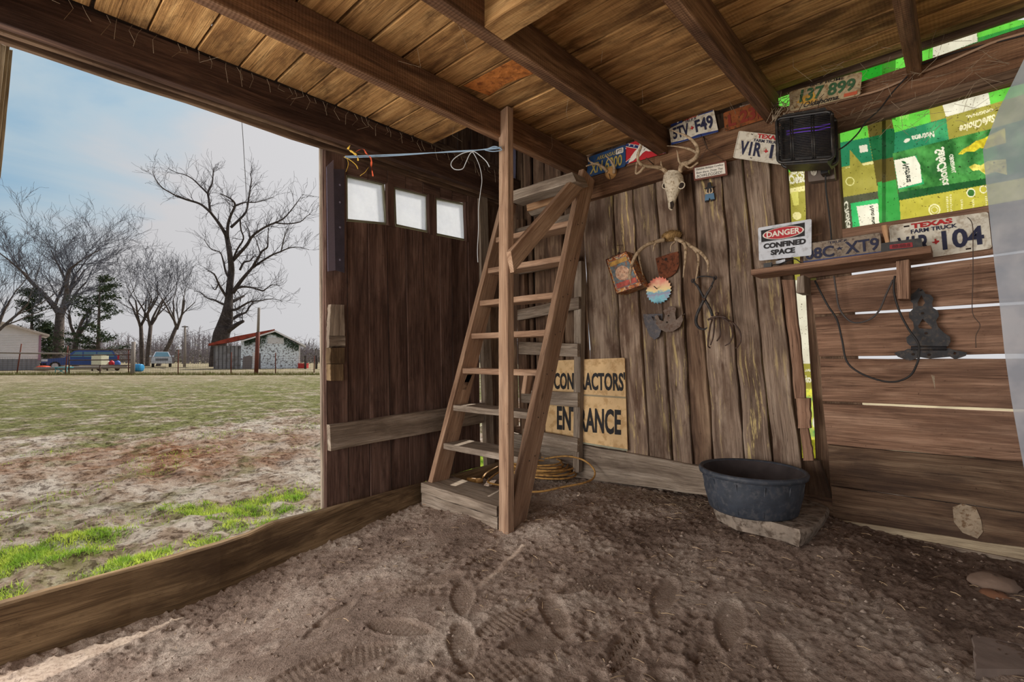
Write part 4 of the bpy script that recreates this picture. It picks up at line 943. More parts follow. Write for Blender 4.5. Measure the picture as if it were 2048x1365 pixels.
# ------------------------------------------------------------------ deer skull with antlers
def skull(name, px, label, parts):
    pass
def B3(x, y, o): return onB(x, y, o)
t = thing('deer_skull', 'white deer skull with branching antlers hung on the ledger', 'skull', tuple(B3(1346, 380, .08)))
def skullmesh(mb):
    # cross sections down the face: (px, py, offset from the wall, half width px, half depth m)
    secs = [(1348, 343, .10, 12, .03), (1347, 352, .115, 19, .045), (1347, 364, .12, 21, .05), (1346, 375, .12, 18, .045), (1345, 386, .115, 12, .036), (1344, 398, .11, 8.5, .028), (1343, 409, .10, 6.5, .02), (1342, 417, .095, 5, .014), (1342, 421, .09, 2, .006)]
    vs = []; k = 14
    for x, y, o, hw, hd in secs:
        c = B3(x, y, o); e = (B3(x + hw, y, o) - c)
        for i in range(k):
            a = 2 * PI * i / k; vs.append(c + e * math.cos(a) + Vector((0, -hd * math.sin(a) * (1.0 if math.sin(a) > 0 else .7), 0)))
    n = len(secs); fs = [(i * k + j, i * k + (j + 1) % k, (i + 1) * k + (j + 1) % k, (i + 1) * k + j) for i in range(n - 1) for j in range(k)]
    fs += [tuple(range(k)), tuple(range((n - 1) * k, n * k))[::-1]]
    mb.add(vs, fs, smooth=True)
sk = one('cranium', skullmesh, m_bone, t)
for x, o in ((1331, .135), (1363, .13)):
    one('eye_socket', lambda mb: mb.lathe([(0, .006), (.012, .005), (.015, 0), (.019, -.004)], B3(x, 371, o + .012), 16, ax=Matrix.Rotation(PI / 2, 3, 'X')), m_socket, t)
    one('eye_ring', lambda mb: mb.tube([B3(x, 371, o + .014) + Vector((.02 * math.cos(a), 0, .02 * math.sin(a))) for a in np.linspace(0, 2 * PI, 17)], .0035, 6), m_bone, t)
one('nose_opening', lambda mb: mb.prism([B3(x, y, .132) for x, y in ((1340, 405), (1345, 402), (1348, 408), (1345, 418), (1341, 418))], NB, .004), m_socket, t)
for dx in (-6, 4): one('tooth_plate', lambda mb: mb.tube([B3(1345 + dx, 388, .10), B3(1344 + dx * .8, 402, .095)], .004, 6), m_bone, t)
def antler(pts, parent, name='antler', sp=5, mat=None):
    mb = MB(); 
    for seq in pts: mb.tube([B3(x, y, o) for x, y, o, r in seq], [r for *_, r in seq], 10, spline=sp)
    return mb.build(name, mat or m_antler, parent)
antler([[(1360, 345, .10, .014), (1364, 330, .12, .015), (1378, 325, .16, .013), (1392, 315, .22, .012), (1396, 300, .26, .011), (1388, 284, .28, .009), (1372, 272, .27, .007), (1356, 266, .25, .004), (1341, 259, .23, .002)],
        [(1364, 330, .12, .008), (1358, 322, .13, .007), (1355, 306, .15, .003), (1353, 300, .15, .001)], [(1394, 306, .24, .008), (1378, 298, .22, .007), (1352, 293, .2, .003), (1334, 292, .18, .0015)], [(1368, 328, .13, .007), (1380, 336, .15, .005), (1396, 325, .2, .006)]], t)
antler([[(1336, 350, .10, .014), (1326, 338, .12, .014), (1310, 334, .16, .012), (1290, 332, .22, .010), (1278, 325, .26, .010), (1276, 310, .28, .009), (1282, 294, .28, .007), (1284, 280, .26, .004)],
        [(1290, 332, .22, .009), (1280, 344, .24, .008), (1272, 346, .25, .007), (1274, 325, .27, .006)], [(1330, 344, .12, .008), (1323, 332, .13, .006), (1322, 322, .14, .002)]], t)
one('nail', lambda mb: mb.tube([B3(1308, 330, .055), B3(1292, 316, .12)], .003, 6), m_steel, t)
# small antlers on skull cap
t = thing('small_antlers', 'small forked antlers on a pale skull cap nailed to the ledger', 'antlers', tuple(B3(1220, 345, .07)))
one('skull_cap', lambda mb: mb.lathe([(.001, .02), (.025, .016), (.042, .004), (.045, -.01)], B3(1221, 345, .07), 16, ax=Matrix.Rotation(PI / 2, 3, 'X')), plain('old_tan_bone', rgb(196, 150, 96), .8), t)
antler([[(1215, 344, .085, .012), (1205, 334, .11, .010), (1192, 328, .14, .008), (1180, 330, .16, .006), (1172, 333, .17, .004)], [(1188, 328, .14, .007), (1178, 322, .15, .005), (1176, 314, .16, .002)]], t)
antler([[(1228, 346, .085, .012), (1228, 334, .11, .010), (1222, 322, .14, .007), (1212, 312, .16, .003)]], t)
one('nail', lambda mb: mb.tube([B3(1216, 340, .06), B3(1221, 358, .12)], .003, 6), m_steel, t)
# big antlers spread low on the planks
t = thing('antler_rack', 'wide pale antlers spreading downwards from a furry skull cap on the planks', 'antlers', tuple(B3(1342, 470, .04)))
def cap(mb):
    mb.lathe([(.001, .03), (.03, .026), (.055, .008), (.058, -.012)], B3(1342, 472, .03), 18, ax=Matrix.Rotation(PI / 2, 3, 'X'), sx=1.1, sy=.6)
    for i in range(160):
        a = rnd.uniform(0, 2 * PI); r = rnd.uniform(.02, .06); p = B3(1342, 472, .05) + Vector((r * math.cos(a) * 1.1, 0, r * .6 * math.sin(a)))
        mb.tube([p, p + Vector((rnd.uniform(-.02, .02), -.012, rnd.uniform(.0, .02)))], [.001, .0004], 3)
one('skull_cap', cap, plain('matted_fur', rgb(156, 126, 84), 1, 0, .1, .4, 60, .3), t)
antler([[(1328, 480, .06, .014), (1312, 484, .10, .013), (1294, 490, .15, .012), (1276, 505, .20, .011), (1264, 528, .24, .010), (1260, 552, .26, .007), (1262, 568, .26, .002)], [(1312, 484, .10, .008), (1308, 494, .12, .006), (1306, 504, .13, .002)], [(1266, 524, .23, .008), (1258, 546, .23, .005), (1257, 560, .23, .002)],
        [(1278, 503, .19, .008), (1279, 520, .16, .006), (1286, 552, .13, .002)]], t)
antler([[(1352, 478, .06, .014), (1366, 484, .09, .012), (1384, 494, .12, .011), (1404, 508, .16, .010), (1416, 526, .18, .008), (1415, 545, .18, .003)], [(1356, 480, .08, .011), (1370, 490, .12, .010), (1371, 515, .15, .008), (1368, 540, .17, .005), (1366, 556, .17, .001)], [(1384, 494, .12, .009), (1396, 510, .16, .008), (1396, 535, .19, .006), (1391, 562, .2, .002)], [(1350, 484, .07, .007), (1342, 492, .09, .005), (1341, 504, .1, .002)]], t)

# ------------------------------------------------------------------ things hung on the planks
# square tin
t = thing('oil_tin', 'old rusty square tin with worn picture label hanging tilted on the planks', 'tin', tuple(B3(1247, 545, .05)))
q = [(1212, 520), (1253, 503), (1284, 571), (1233, 588)]
def tinmat():
    m, nt, b, out = new_mat('worn_lithographed_tin'); N = nt.nodes.new; L = nt.links.new
    tc = N('ShaderNodeTexCoord'); n = N('ShaderNodeTexNoise'); n.inputs['Scale'].default_value = 26; n.inputs['Detail'].default_value = 5; n.inputs['Distortion'].default_value = 1.5; L(tc.outputs['Object'], n.inputs[0])
    r = N('ShaderNodeValToRGB'); e = r.color_ramp.elements; e[0].position = .36; e[0].color = rgb(110, 58, 32); e[1].position = .66; e[1].color = rgb(96, 60, 40)
    for p, c_ in ((.44, rgb(176, 98, 46)), (.49, rgb(196, 138, 66)), (.53, rgb(206, 186, 146)), (.57, rgb(96, 112, 116)), (.61, rgb(168, 74, 50))): e.new(p).color = c_
    L(n.outputs[0], r.inputs[0]); L(r.outputs[0], b.inputs['Base Color']); b.inputs['Roughness'].default_value = .5; b.inputs['Metallic'].default_value = .3; return m
m_tin = tinmat()
fp = [B3(x, y, .13) for x, y in q]
tb = MB(); tb.prism([p + Vector((0, 0, 0)) for p in fp], NB, .10); tb.build('body', m_rust if False else m_tin, t)
PT = Panel(fp[0], fp[1], fp[2], fp[3], NB)
sub(PT, rrect(.08, .1, .92, .9, .04, .04), plain('tin_picture_blue', rgb(96, 112, 118), .5, .2, .4, .5, 40, .1, rust=rgb(150, 92, 50)), t, .002, 'label_panel')
sub(PT, [(.5 + .3 * math.cos(a), .48 + .2 * math.sin(a)) for a in np.linspace(0, 2 * PI, 20)[:-1]], plain('tin_picture_pale', rgb(196, 160, 132), .5, .1, .4, .4, 50, .1, rust=rgb(160, 90, 60)), t, .003, 'picture')
sub(PT, [(.1, .12), (.9, .12), (.9, .26), (.1, .26)], plain('tin_band_red', rgb(170, 74, 60), .5, .1, .4, .4, 40), t, .003, 'label_band'); sub(PT, [(.1, .76), (.9, .76), (.9, .88), (.1, .88)], plain('tin_band_yellow', rgb(190, 146, 70), .5, .1, .4, .4, 40), t, .003, 'label_band')
for i in range(4): one('seam', lambda mb: mb.tube([fp[i], fp[(i + 1) % 4]], .003, 6), m_rust, t)
top = (fp[0] + fp[1]) / 2 + Vector((0, .05, .0)); upv = (fp[0] - fp[3]).normalized()
one('spout', lambda mb: mb.tube([top, top + upv * .03], [.012, .010], 12), m_steel, t); hl = fp[0].lerp(fp[1], .18) + Vector((0, .05, 0))
one('handle_ring', lambda mb: mb.tube([hl + upv * .014 + ((fp[1] - fp[0]).normalized() * math.cos(a) + upv * math.sin(a)) * .014 for a in np.linspace(0, 2 * PI, 13)], .002, 6), m_steel, t)
one('hanger_wire', lambda mb: mb.tube([top + upv * .03, B3(1245, 490, .03), B3(1228, 492, .01)], .0012, 5), m_steel, t)
# rusty blade piece
def hung(name, label, cat, pts, mat, off, th=.004, holes=(), nails=()):
    c = sum((B3(x, y, off) for x, y in pts), Vector()) / len(pts)
    t = thing(name, label, cat, tuple(c)); one('plate', lambda mb: mb.prism([B3(x, y, off) for x, y in pts], NB, th), mat, t)
    for x, y, r in holes: one('hole', lambda mb: mb.lathe([(0, .001), (r, .001)], B3(x, y, off + .001), 14, ax=Matrix.Rotation(PI / 2, 3, 'X')), m_socket, t)
    for a, b_ in nails: one('nail', lambda mb: mb.tube([B3(*a), B3(*b_)], .003, 6), m_steel, t)
    return t
hung('shovel_blade', 'brown rusted steel blade with one hole under the spread antlers', 'tool part', [(1311, 517), (1340, 507), (1357, 503), (1358, 530), (1352, 545), (1341, 554), (1329, 558), (1318, 552)], m_rust, .03, .006, [(1332, 519, .010)])
def saw():
    c = B3(1317, 581, .035); t = thing('saw_blade', 'round saw blade painted with pink, cream and blue sunset scene', 'saw blade', tuple(c))
    n = 24; ex_ = (B3(1343, 578, .035) - c); r0 = ex_.length; ez = Vector((0, 0, 1)); exn = Vector((1, 0, 0))
    out = []
    for i in range(n):
        a = 2 * PI * i / n; out.append(c + (exn * math.cos(a) + ez * math.sin(a)) * r0 * .90); a2 = a + 2 * PI / n * .75; out.append(c + (exn * math.cos(a2) + ez * math.sin(a2)) * r0 * 1.02)
    m, nt, b, o_ = new_mat('painted_sunset'); N = nt.nodes.new; L = nt.links.new
    tc = N('ShaderNodeTexCoord'); sp = N('ShaderNodeSeparateXYZ'); L(tc.outputs['Object'], sp.inputs[0]); nz = N('ShaderNodeTexNoise'); nz.inputs['Scale'].default_value = 30; L(tc.outputs['Object'], nz.inputs[0])
    ma = N('ShaderNodeMath'); ma.operation = 'MULTIPLY_ADD'; ma.inputs[1].default_value = .08; L(nz.outputs[0], ma.inputs[0]); L(sp.outputs[2], ma.inputs[2])
    mr = N('ShaderNodeMapRange'); mr.inputs['From Min'].default_value = c.z - t.location.z - r0 + .04 ; mr.inputs['From Max'].default_value = c.z - t.location.z + r0 + .04; L(ma.outputs[0], mr.inputs[0])
    mr.inputs['From Min'].default_value += c.z; mr.inputs['From Max'].default_value += c.z
    rp = N('ShaderNodeValToRGB'); e = rp.color_ramp.elements; e[0].position = 0.0; e[0].color = rgb(60, 110, 130); e[1].position = 1.0; e[1].color = rgb(226, 120, 90)
    for p, c_ in ((.2, rgb(120, 190, 205)), (.34, rgb(150, 140, 170)), (.42, rgb(110, 170, 190)), (.5, rgb(240, 216, 150)), (.68, rgb(240, 190, 150)), (.85, rgb(230, 140, 120))): e.new(p).color = c_
    L(mr.outputs[0], rp.inputs[0]); L(rp.outputs[0], b.inputs['Base Color']); b.inputs['Roughness'].default_value = .5
    one('blade', lambda mb: mb.prism(out, NB, .003), m, t)
    one('nail', lambda mb: mb.tube([c + Vector((-.01, 0, 0.01)), B3(1308, 573, .09)], .003, 6), m_steel, t)
saw()
m_slate = plain('gray_black_steel', rgb(74, 72, 76), .6, .3, .4, .25, 40, .15, dirt=rgb(98, 90, 86))
hung('plow_point', 'dark gray triangular steel plow point below the painted saw blade', 'tool part', [(1286, 629), (1325, 628), (1324, 655), (1318, 674), (1309, 680), (1299, 672), (1289, 648)], m_slate, .03, .006, [], [((1304, 634, .03), (1308, 641, .08))])
hung('sweep_shovel', 'brown anchor-shaped cultivator sweep overlapping the dark plow point', 'tool part', [(1309, 633), (1315, 630), (1319, 640), (1327, 643), (1330, 630), (1326, 622), (1341, 612), (1352, 616), (1350, 630), (1352, 640), (1357, 636), (1364, 629), (1366, 640), (1360, 654), (1346, 663), (1332, 665), (1320, 659), (1312, 648)], plain('taupe_steel', rgb(112, 98, 88), .7, .2, .3, .2, 30, .15, rust=rgb(96, 74, 62)), .06, .008, [(1337, 632, .006), (1334, 645, .006)], [((1364, 632, .02), (1370, 628, .07))])
# ice tongs
t = thing('ice_tongs', 'black iron ice tongs hooked over a nail on the planks', 'tongs', tuple(B3(1412, 600, .05)))
antler([[(1394, 570, .06, .007), (1402, 585, .06, .007), (1410, 600, .06, .008), (1420, 618, .065, .008), (1425, 632, .07, .008)]], t, 'arm', 4, m_black)
antler([[(1424, 572, .07, .007), (1414, 588, .07, .008), (1402, 612, .07, .009), (1394, 630, .07, .009), (1392, 645, .08, .009), (1398, 656, .09, .008), (1408, 659, .1, .006), (1414, 656, .11, .003)]], t, 'arm', 4, m_black)
antler([[(1386, 562, .05, .004), (1398, 554, .05, .004), (1414, 553, .05, .004), (1430, 556, .06, .004)], [(1386, 562, .05, .005), (1394, 572, .06, .006)], [(1430, 556, .06, .005), (1423, 572, .07, .006)]], t, 'handle_bar', 3, m_black)
for x, y in ((1386, 562), (1430, 556)): one('ring', lambda mb: mb.tube([B3(x, y, .055) + Vector((.010 * math.cos(a), 0, .010 * math.sin(a))) for a in np.linspace(0, 2 * PI, 13)], .003, 6), m_black, t)
one('rivet', lambda mb: mb.lathe([(0, .004), (.007, .002), (.008, 0)], B3(1408, 599, .08), 12, ax=Matrix.Rotation(PI / 2, 3, 'X')), m_iron, t)
# claw
t = thing('iron_rake_claw', 'brown iron claw with long curved tines hanging beside the ice tongs', 'tool part', tuple(B3(1445, 650, .05)))
antler([[(1416, 640, .05, .006), (1432, 634, .06, .007), (1446, 634, .06, .007), (1456, 640, .06, .005)]], t, 'crossbar', 3, m_iron)
for seq in ([(1424, 640, .06, .005), (1420, 655, .09, .005), (1417, 676, .11, .005), (1416, 692, .1, .004), (1420, 696, .08, .004)], [(1438, 636, .06, .005), (1440, 655, .11, .005), (1440, 672, .12, .005), (1434, 682, .1, .004)], [(1444, 636, .06, .005), (1458, 646, .1, .005), (1465, 665, .12, .005), (1461, 684, .11, .004), (1450, 692, .1, .003)], [(1450, 637, .06, .005), (1468, 648, .1, .005), (1480, 665, .13, .005), (1481, 685, .12, .004), (1472, 697, .1, .004)], [(1430, 636, .06, .005), (1428, 658, .1, .005), (1426, 676, .11, .004), (1421, 690, .1, .004)]):
    antler([seq], t, 'tine', 4, m_iron)
one('knob', lambda mb: mb.lathe([(0, .012), (.010, .008), (.012, 0), (.008, -.01)], B3(1434, 628, .07), 12), m_iron, t)

# ------------------------------------------------------------------ bug zapper, outlet, shelf
t = thing('bug_zapper', 'black square bug zapper with violet tubes hanging from the ledger', 'bug zapper', tuple(B3(1612, 275, .2)))
zq = [(1553, 238), (1664, 222), (1668, 318), (1556, 326)]
ZF = Panel(*[B3(x, y, .30) for x, y in zq], NB)
bx = MB(); bx.prism(ZF.poly(rrect(.02, .02, .98, .98, .1, .1), -.09), NB, .05); bx.build('back_shell', m_blackplastic, t)
def frame_of(mb, w0, w1, r=.008):
    for w in (w0, w1): mb.tube(ZF.poly(rrect(0, 0, 1, 1, .1, .1), w) + [ZF.pt(1, .9, w)], r, 8)
one('frame', lambda mb: frame_of(mb, 0, -.08), m_blackplastic, t)
one('top_cap', lambda mb: (mb.prism(ZF.poly([(.04, .93), (.12, 1.07), (.88, 1.10), (.96, .96)], .0), NB, .12)), m_blackplastic, t)
one('bottom_tray', lambda mb: (mb.prism(ZF.poly([(.04, .08), (.96, .08), (.88, -.07), (.12, -.06)], .0), NB, .12)), m_blackplastic, t)
def grille(mb):
    for i in range(25):
        v = .08 + .85 * i / 24; mb.tube([ZF.pt(.0, v, -.03), ZF.pt(.04, v, .0), ZF.pt(.5, v, .006), ZF.pt(.96, v, .0), ZF.pt(1.0, v, -.03)], .0024, 5)
one('grille_bars', grille, m_blackplastic, t, kind='stuff')
for u in (.02, .26, .30, .64, .68, .98): one('grille_strut', lambda mb: mb.tube([ZF.pt(u, .04, .004), ZF.pt(u, .96, .004)], .0045 if u in (.02, .98) else .0035, 6), m_blackplastic, t)
one('inner_grid', lambda mb: [mb.tube([ZF.pt(.08 + .84 * i / 30, .1, -.03), ZF.pt(.08 + .84 * i / 30, .62, -.03)], .0008, 4) for i in range(31)], m_iron, t, kind='stuff')
for v in (.66, .73): one('violet_tube', lambda mb: mb.tube([ZF.pt(.16, v - .01, -.02), ZF.pt(.95, v + .03, -.02)], .0035, 8), m_purple, t, label='glowing violet tube')
one('hanger_wire', lambda mb: (mb.tube([ZF.pt(.3, 1.05, -.05), B3(1606, 205, .16), B3(1600, 190, .12)], .0016, 5), mb.tube([ZF.pt(.7, 1.08, -.05), B3(1640, 196, .16), B3(1648, 188, .12)], .0016, 5)), m_steel, t)
t = thing('zapper_cable', 'black cable looping from the bug zapper up to the ledger', 'cord', tuple(B3(1700, 290, .15)))
one('cord', lambda mb: mb.tube([B3(x, y, o) for x, y, o in ((1666, 306, .22), (1690, 292, .2), (1715, 268, .18), (1732, 244, .16), (1760, 218, .13), (1785, 185, .10), (1822, 145, .085), (1836, 132, .08), (1900, 108, .075), (1960, 92, .075), (2050, 70, .075), (2100, 55, .075))], .0035, 7, spline=4), m_cable, t)
t = thing('ledger_cable', 'old tan cable stapled along the ledger over the feed bags', 'cable', tuple(B3(1800, 150, .08)))
one('cable', lambda mb: mb.tube([B3(x, y, .075) for x, y in ((1570, 226), (1620, 216), (1700, 196), (1760, 180), (1830, 150), (1900, 122), (1950, 100), (2000, 80), (2100, 52))], .006, 7, spline=3), w_ladder, t)
t = thing('outlet_box', 'gray metal outlet box with cover plate on the square post', 'outlet', tuple(B3(1640, 343, .04)))
PO = panel_px([(1614, 326), (1666, 322), (1670, 357), (1617, 364)], .05)
m_box = plain('painted_box', rgb(112, 100, 92), .6, .2, .3)
one('box', lambda mb: mb.prism(PO.poly(rrect(0, 0, 1, 1, .05, .06)), NB, .045), m_box, t)
for u in (.24, .70):
    sub(PO, [(u + .12 * math.cos(a), .5 + .22 * math.sin(a)) for a in np.linspace(0, 2 * PI, 17)[:-1]], m_platew, t, .004, 'socket', .003)
    for du in (-.05, .05): sub(PO, [(u + du - .012, .5), (u + du + .012, .5), (u + du + .012, .62), (u + du - .012, .62)], m_socket, t, .005, 'slot', .001)
t = thing('plug_cord', 'black plug in the outlet box with its cord running down behind the shelf', 'cord', tuple(B3(1652, 340, .08)))
one('plug', lambda mb: mb.box(B3(1651, 343, .09), (.016, 0, 0), (0, .03, 0), (0, 0, .018)), m_blackplastic, t)
one('cord', lambda mb: mb.tube([B3(x, y, o) for x, y, o in ((1651, 350, .08), (1652, 380, .05), (1656, 410, .035), (1660, 445, .03), (1663, 480, .03), (1664, 530, .03))], .004, 7, spline=4), m_cable, t)
# shelf
t = thing('wall_shelf', 'narrow brown board shelf on two wooden brackets across the wall', 'shelf', tuple(B3(1680, 545, .1)))
ZS = B3(1503, 545, .20).z
def shelfb(mb):
    a0 = B3(1502, 545, .20); a1 = B3(1862, 498, .20); th = Vector((0, 0, .030))
    mb.board(a0 + th * .5, a1 + th * .5, a1 - th * .5, a0 - th * .5, NB, .17, 10, .001)
one('shelf_board', shelfb, w_right, t)
one('bracket', lambda mb: mb.board(B3(1594, 554, .15), B3(1608, 551, .15), B3(1609, 586, .15), B3(1592, 586, .15), NB, .14, 3), w_gray, t)
one('bracket', lambda mb: mb.board(B3(1792, 523, .12), B3(1818, 519, .12), B3(1818, 598, .12), B3(1795, 598, .12), NB, .11, 4), w_right, t)
t = thing('display_unit', 'small black box with red display window on the right end of the shelf', 'clock', tuple(B3(1800, 490, .12)))
PD = panel_px([(1762, 487), (1842, 476), (1846, 500), (1762, 506)], .13)
one('case', lambda mb: mb.prism(PD.poly(rrect(0, 0, 1, 1, .03, .1)), NB, .04), m_blackplastic, t); sub(PD, rrect(.22, .3, .78, .72, .02, .06), plain('red_window', rgb(150, 34, 40), .4), t, .002, 'display_window'); letter(PD, "88:88:8", (.28, .36, .72, .66), plain('red_digit', rgb(86, 22, 26), .5), t, .004, .02)
t = thing('wood_scrap', 'split wooden stick standing on the shelf beside the worn gray plate', 'stick', tuple(B3(1768, 470, .08)))
one('stick', lambda mb: mb.board(B3(1762, 452, .08), B3(1774, 449, .08), B3(1779, 484, .10), B3(1770, 488, .10), NB, .02, 3, .002), w_orange, t)
t = thing('loose_plug', 'black plug and thin cord lying on the left end of the shelf', 'plug', tuple(B3(1540, 530, .15)))
one('plug', lambda mb: mb.box(B3(1536, 531, .15), (.020, -.004, 0), (.0, .010, 0), (0, 0, .012)), m_blackplastic, t)
one('prong', lambda mb: [mb.box(B3(1527, 532 + k * 4, .15), (.009, 0, 0), (0, .003, 0), (0, 0, .0012)) for k in (-1, 1)], m_steel, t)
one('cord', lambda mb: mb.tube([B3(x, y, o) for x, y, o in ((1542, 531, .15), (1560, 528, .14), (1575, 522, .12), (1590, 518, .12), (1603, 526, .12), (1620, 527, .1))], .003, 6, spline=4), m_cable, t)
t = thing('light_adapter', 'pale gray adapter lying on the shelf behind the loose plug', 'adapter', tuple(B3(1562, 525, .1)))
one('adapter_body', lambda mb: mb.box(B3(1562, 525, .10), (.022, 0, .003), (0, .012, 0), (0, 0, .010)), m_white, t)

# strap hinge
t = thing('strap_hinge', 'large black iron strap hinge with ornate cutouts on the siding boards', 'hinge', tuple(B3(1855, 660, .03)))
up = [(1838, 576), (1846, 580), (1851, 588), (1861, 590), (1867, 597), (1864, 608), (1866, 616), (1876, 622), (1878, 632), (1872, 642), (1876, 654), (1888, 666), (1900, 674), (1901, 684), (1896, 693), (1820, 692), (1814, 686), (1812, 676), (1822, 668), (1828, 656), (1826, 644), (1818, 636), (1818, 626), (1826, 618), (1826, 608), (1819, 600), (1822, 590), (1830, 584)]
def plate_holes(mb, outline, holes, off, th):
    import mathutils.geometry as G
    o = [B3(x, y, off) for x, y in outline]; hs = [[B3(x, y, off) for x, y in h] for h in holes]
    fl = [[Vector((p.x, p.z, 0)) for p in l] for l in [o] + hs]
    tri = G.tessellate_polygon(fl); allp = [p for l in [o] + hs for p in l]; n = len(allp)
    vs = allp + [p + Vector((0, th, 0)) for p in allp]; fs = [tuple(f) for f in tri] + [tuple(n + i for i in f[::-1]) for f in tri]
    b = 0
    for l in [o] + hs:
        k = len(l); fs += [(b + i, b + (i + 1) % k, b + (i + 1) % k + n, b + i + n) for i in range(k)]; b += k
    mb.add(vs, fs)
one('strap', lambda mb: plate_holes(mb, up, [[(1843, 590), (1850, 606), (1845, 613), (1836, 612), (1835, 606)], [(1845, 638), (1864, 656), (1862, 659), (1838, 657), (1836, 653)]], .03, .006), m_black, t)
one('knuckle', lambda mb: mb.tube([B3(1822, 697, .03), B3(1893, 697, .03)], .010, 10), m_black, t)
lo = [(1788, 707), (1796, 703), (1808, 702), (1815, 698), (1898, 697), (1906, 700), (1918, 702), (1934, 706), (1932, 712), (1921, 716), (1910, 719), (1900, 714), (1880, 716), (1860, 718), (1840, 715), (1820, 722), (1806, 718), (1796, 714)]
one('leaf', lambda mb: plate_holes(mb, lo, [[(1908, 704), (1913, 706), (1911, 710), (1906, 709)]], .03, .006), m_black, t)
one('nail', lambda mb: mb.tube([B3(1842, 582, .02), B3(1840, 578, .07)], .003, 6), m_steel, t)
for x, y in ((1845, 627), (1852, 667), (1858, 710), (1826, 709)): one('bolt_hole', lambda mb: mb.lathe([(0, .001), (.006, .001)], B3(x, y, .031), 12, ax=Matrix.Rotation(PI / 2, 3, 'X')), m_socket, t)
# hanging cables
def cable(label, pts, r=.0045, mat=None, name='hanging_cable', cat='cable', sp=5):
    t = thing(name, label, cat, tuple(B3(*pts[0]))); one('strand', lambda mb: mb.tube([B3(x, y, o) for x, y, o in pts], r, 7, spline=sp), mat or m_cable, t); return t
cable('black cable hanging in a deep loop below the shelf and across the strap hinge', [(1630, 562, .05), (1640, 582, .06), (1656, 612, .06), (1674, 640, .05), (1684, 680, .06), (1693, 722, .06), (1716, 744, .07), (1755, 760, .07), (1790, 764, .07), (1820, 752, .07), (1834, 728, .09), (1838, 708, .09), (1836, 686, .08), (1818, 660, .07), (1800, 626, .06), (1789, 590, .06), (1788, 566, .06), (1790, 552, .06)])
cable('short gray-black cable hanging in a shallow loop just under the shelf', [(1668, 552, .05), (1672, 580, .05), (1678, 615, .05), (1694, 638, .06), (1712, 646, .06), (1738, 640, .06), (1758, 622, .06), (1772, 590, .05), (1786, 560, .05)], .0042, plain('gray_cable', rgb(78, 72, 70), .6))
cable('thin rusty wire hanging from the farm truck plate down the siding', [(1935, 435, .03), (1945, 450, .04), (1946, 500, .03), (1946, 560, .03), (1945, 625, .03), (1960, 650, .04), (1952, 672, .03), (1952, 696, .03)], .0016, m_steel, 'hanging_wire', 'wire')
# ------------------------------------------------------------------ printed feed bags stretched over the gaps
def print_mat():
    m, nt, b, out = new_mat('printed_woven_bag'); N = nt.nodes.new; L = nt.links.new
    at = N('ShaderNodeAttribute'); at.attribute_name = 'print'; at.attribute_type = 'GEOMETRY'
    tc = N('ShaderNodeTexCoord'); n2 = N('ShaderNodeTexNoise'); n2.inputs['Scale'].default_value = 110; n2.inputs['Detail'].default_value = 3; L(tc.outputs['Object'], n2.inputs['Vector'])
    r2 = N('ShaderNodeValToRGB'); r2.color_ramp.elements[0].position = 0.30; r2.color_ramp.elements[1].position = 0.36; r2.color_ramp.elements[0].color = (0.2, 0.16, 0.12, 1); L(n2.outputs[0], r2.inputs[0])
    mx = N('ShaderNodeMix'); mx.data_type = 'RGBA'; mx.blend_type = 'MULTIPLY'; mx.inputs[0].default_value = 1; L(at.outputs['Color'], mx.inputs[6]); L(r2.outputs[0], mx.inputs[7]); c = mx.outputs[2]
    L(c, b.inputs['Base Color']); b.inputs['Roughness'].default_value = 0.5; setspec(b, 0.35)
    w = N('ShaderNodeTexWave'); w.inputs['Scale'].default_value = 90; w.bands_direction = 'Z'; L(tc.outputs['Object'], w.inputs[0]); bp = N('ShaderNodeBump'); bp.inputs['Strength'].default_value = .15; bp.inputs['Distance'].default_value = .001; L(w.outputs[0], bp.inputs['Height']); L(bp.outputs[0], b.inputs['Normal'])
    t = N('ShaderNodeBsdfTranslucent'); L(c, t.inputs[0]); ms = N('ShaderNodeMixShader'); ms.inputs[0].default_value = 0.50; L(b.outputs[0], ms.inputs[1]); L(t.outputs[0], ms.inputs[2]); L(ms.outputs[0], out.inputs[0]); return m
m_print = print_mat()
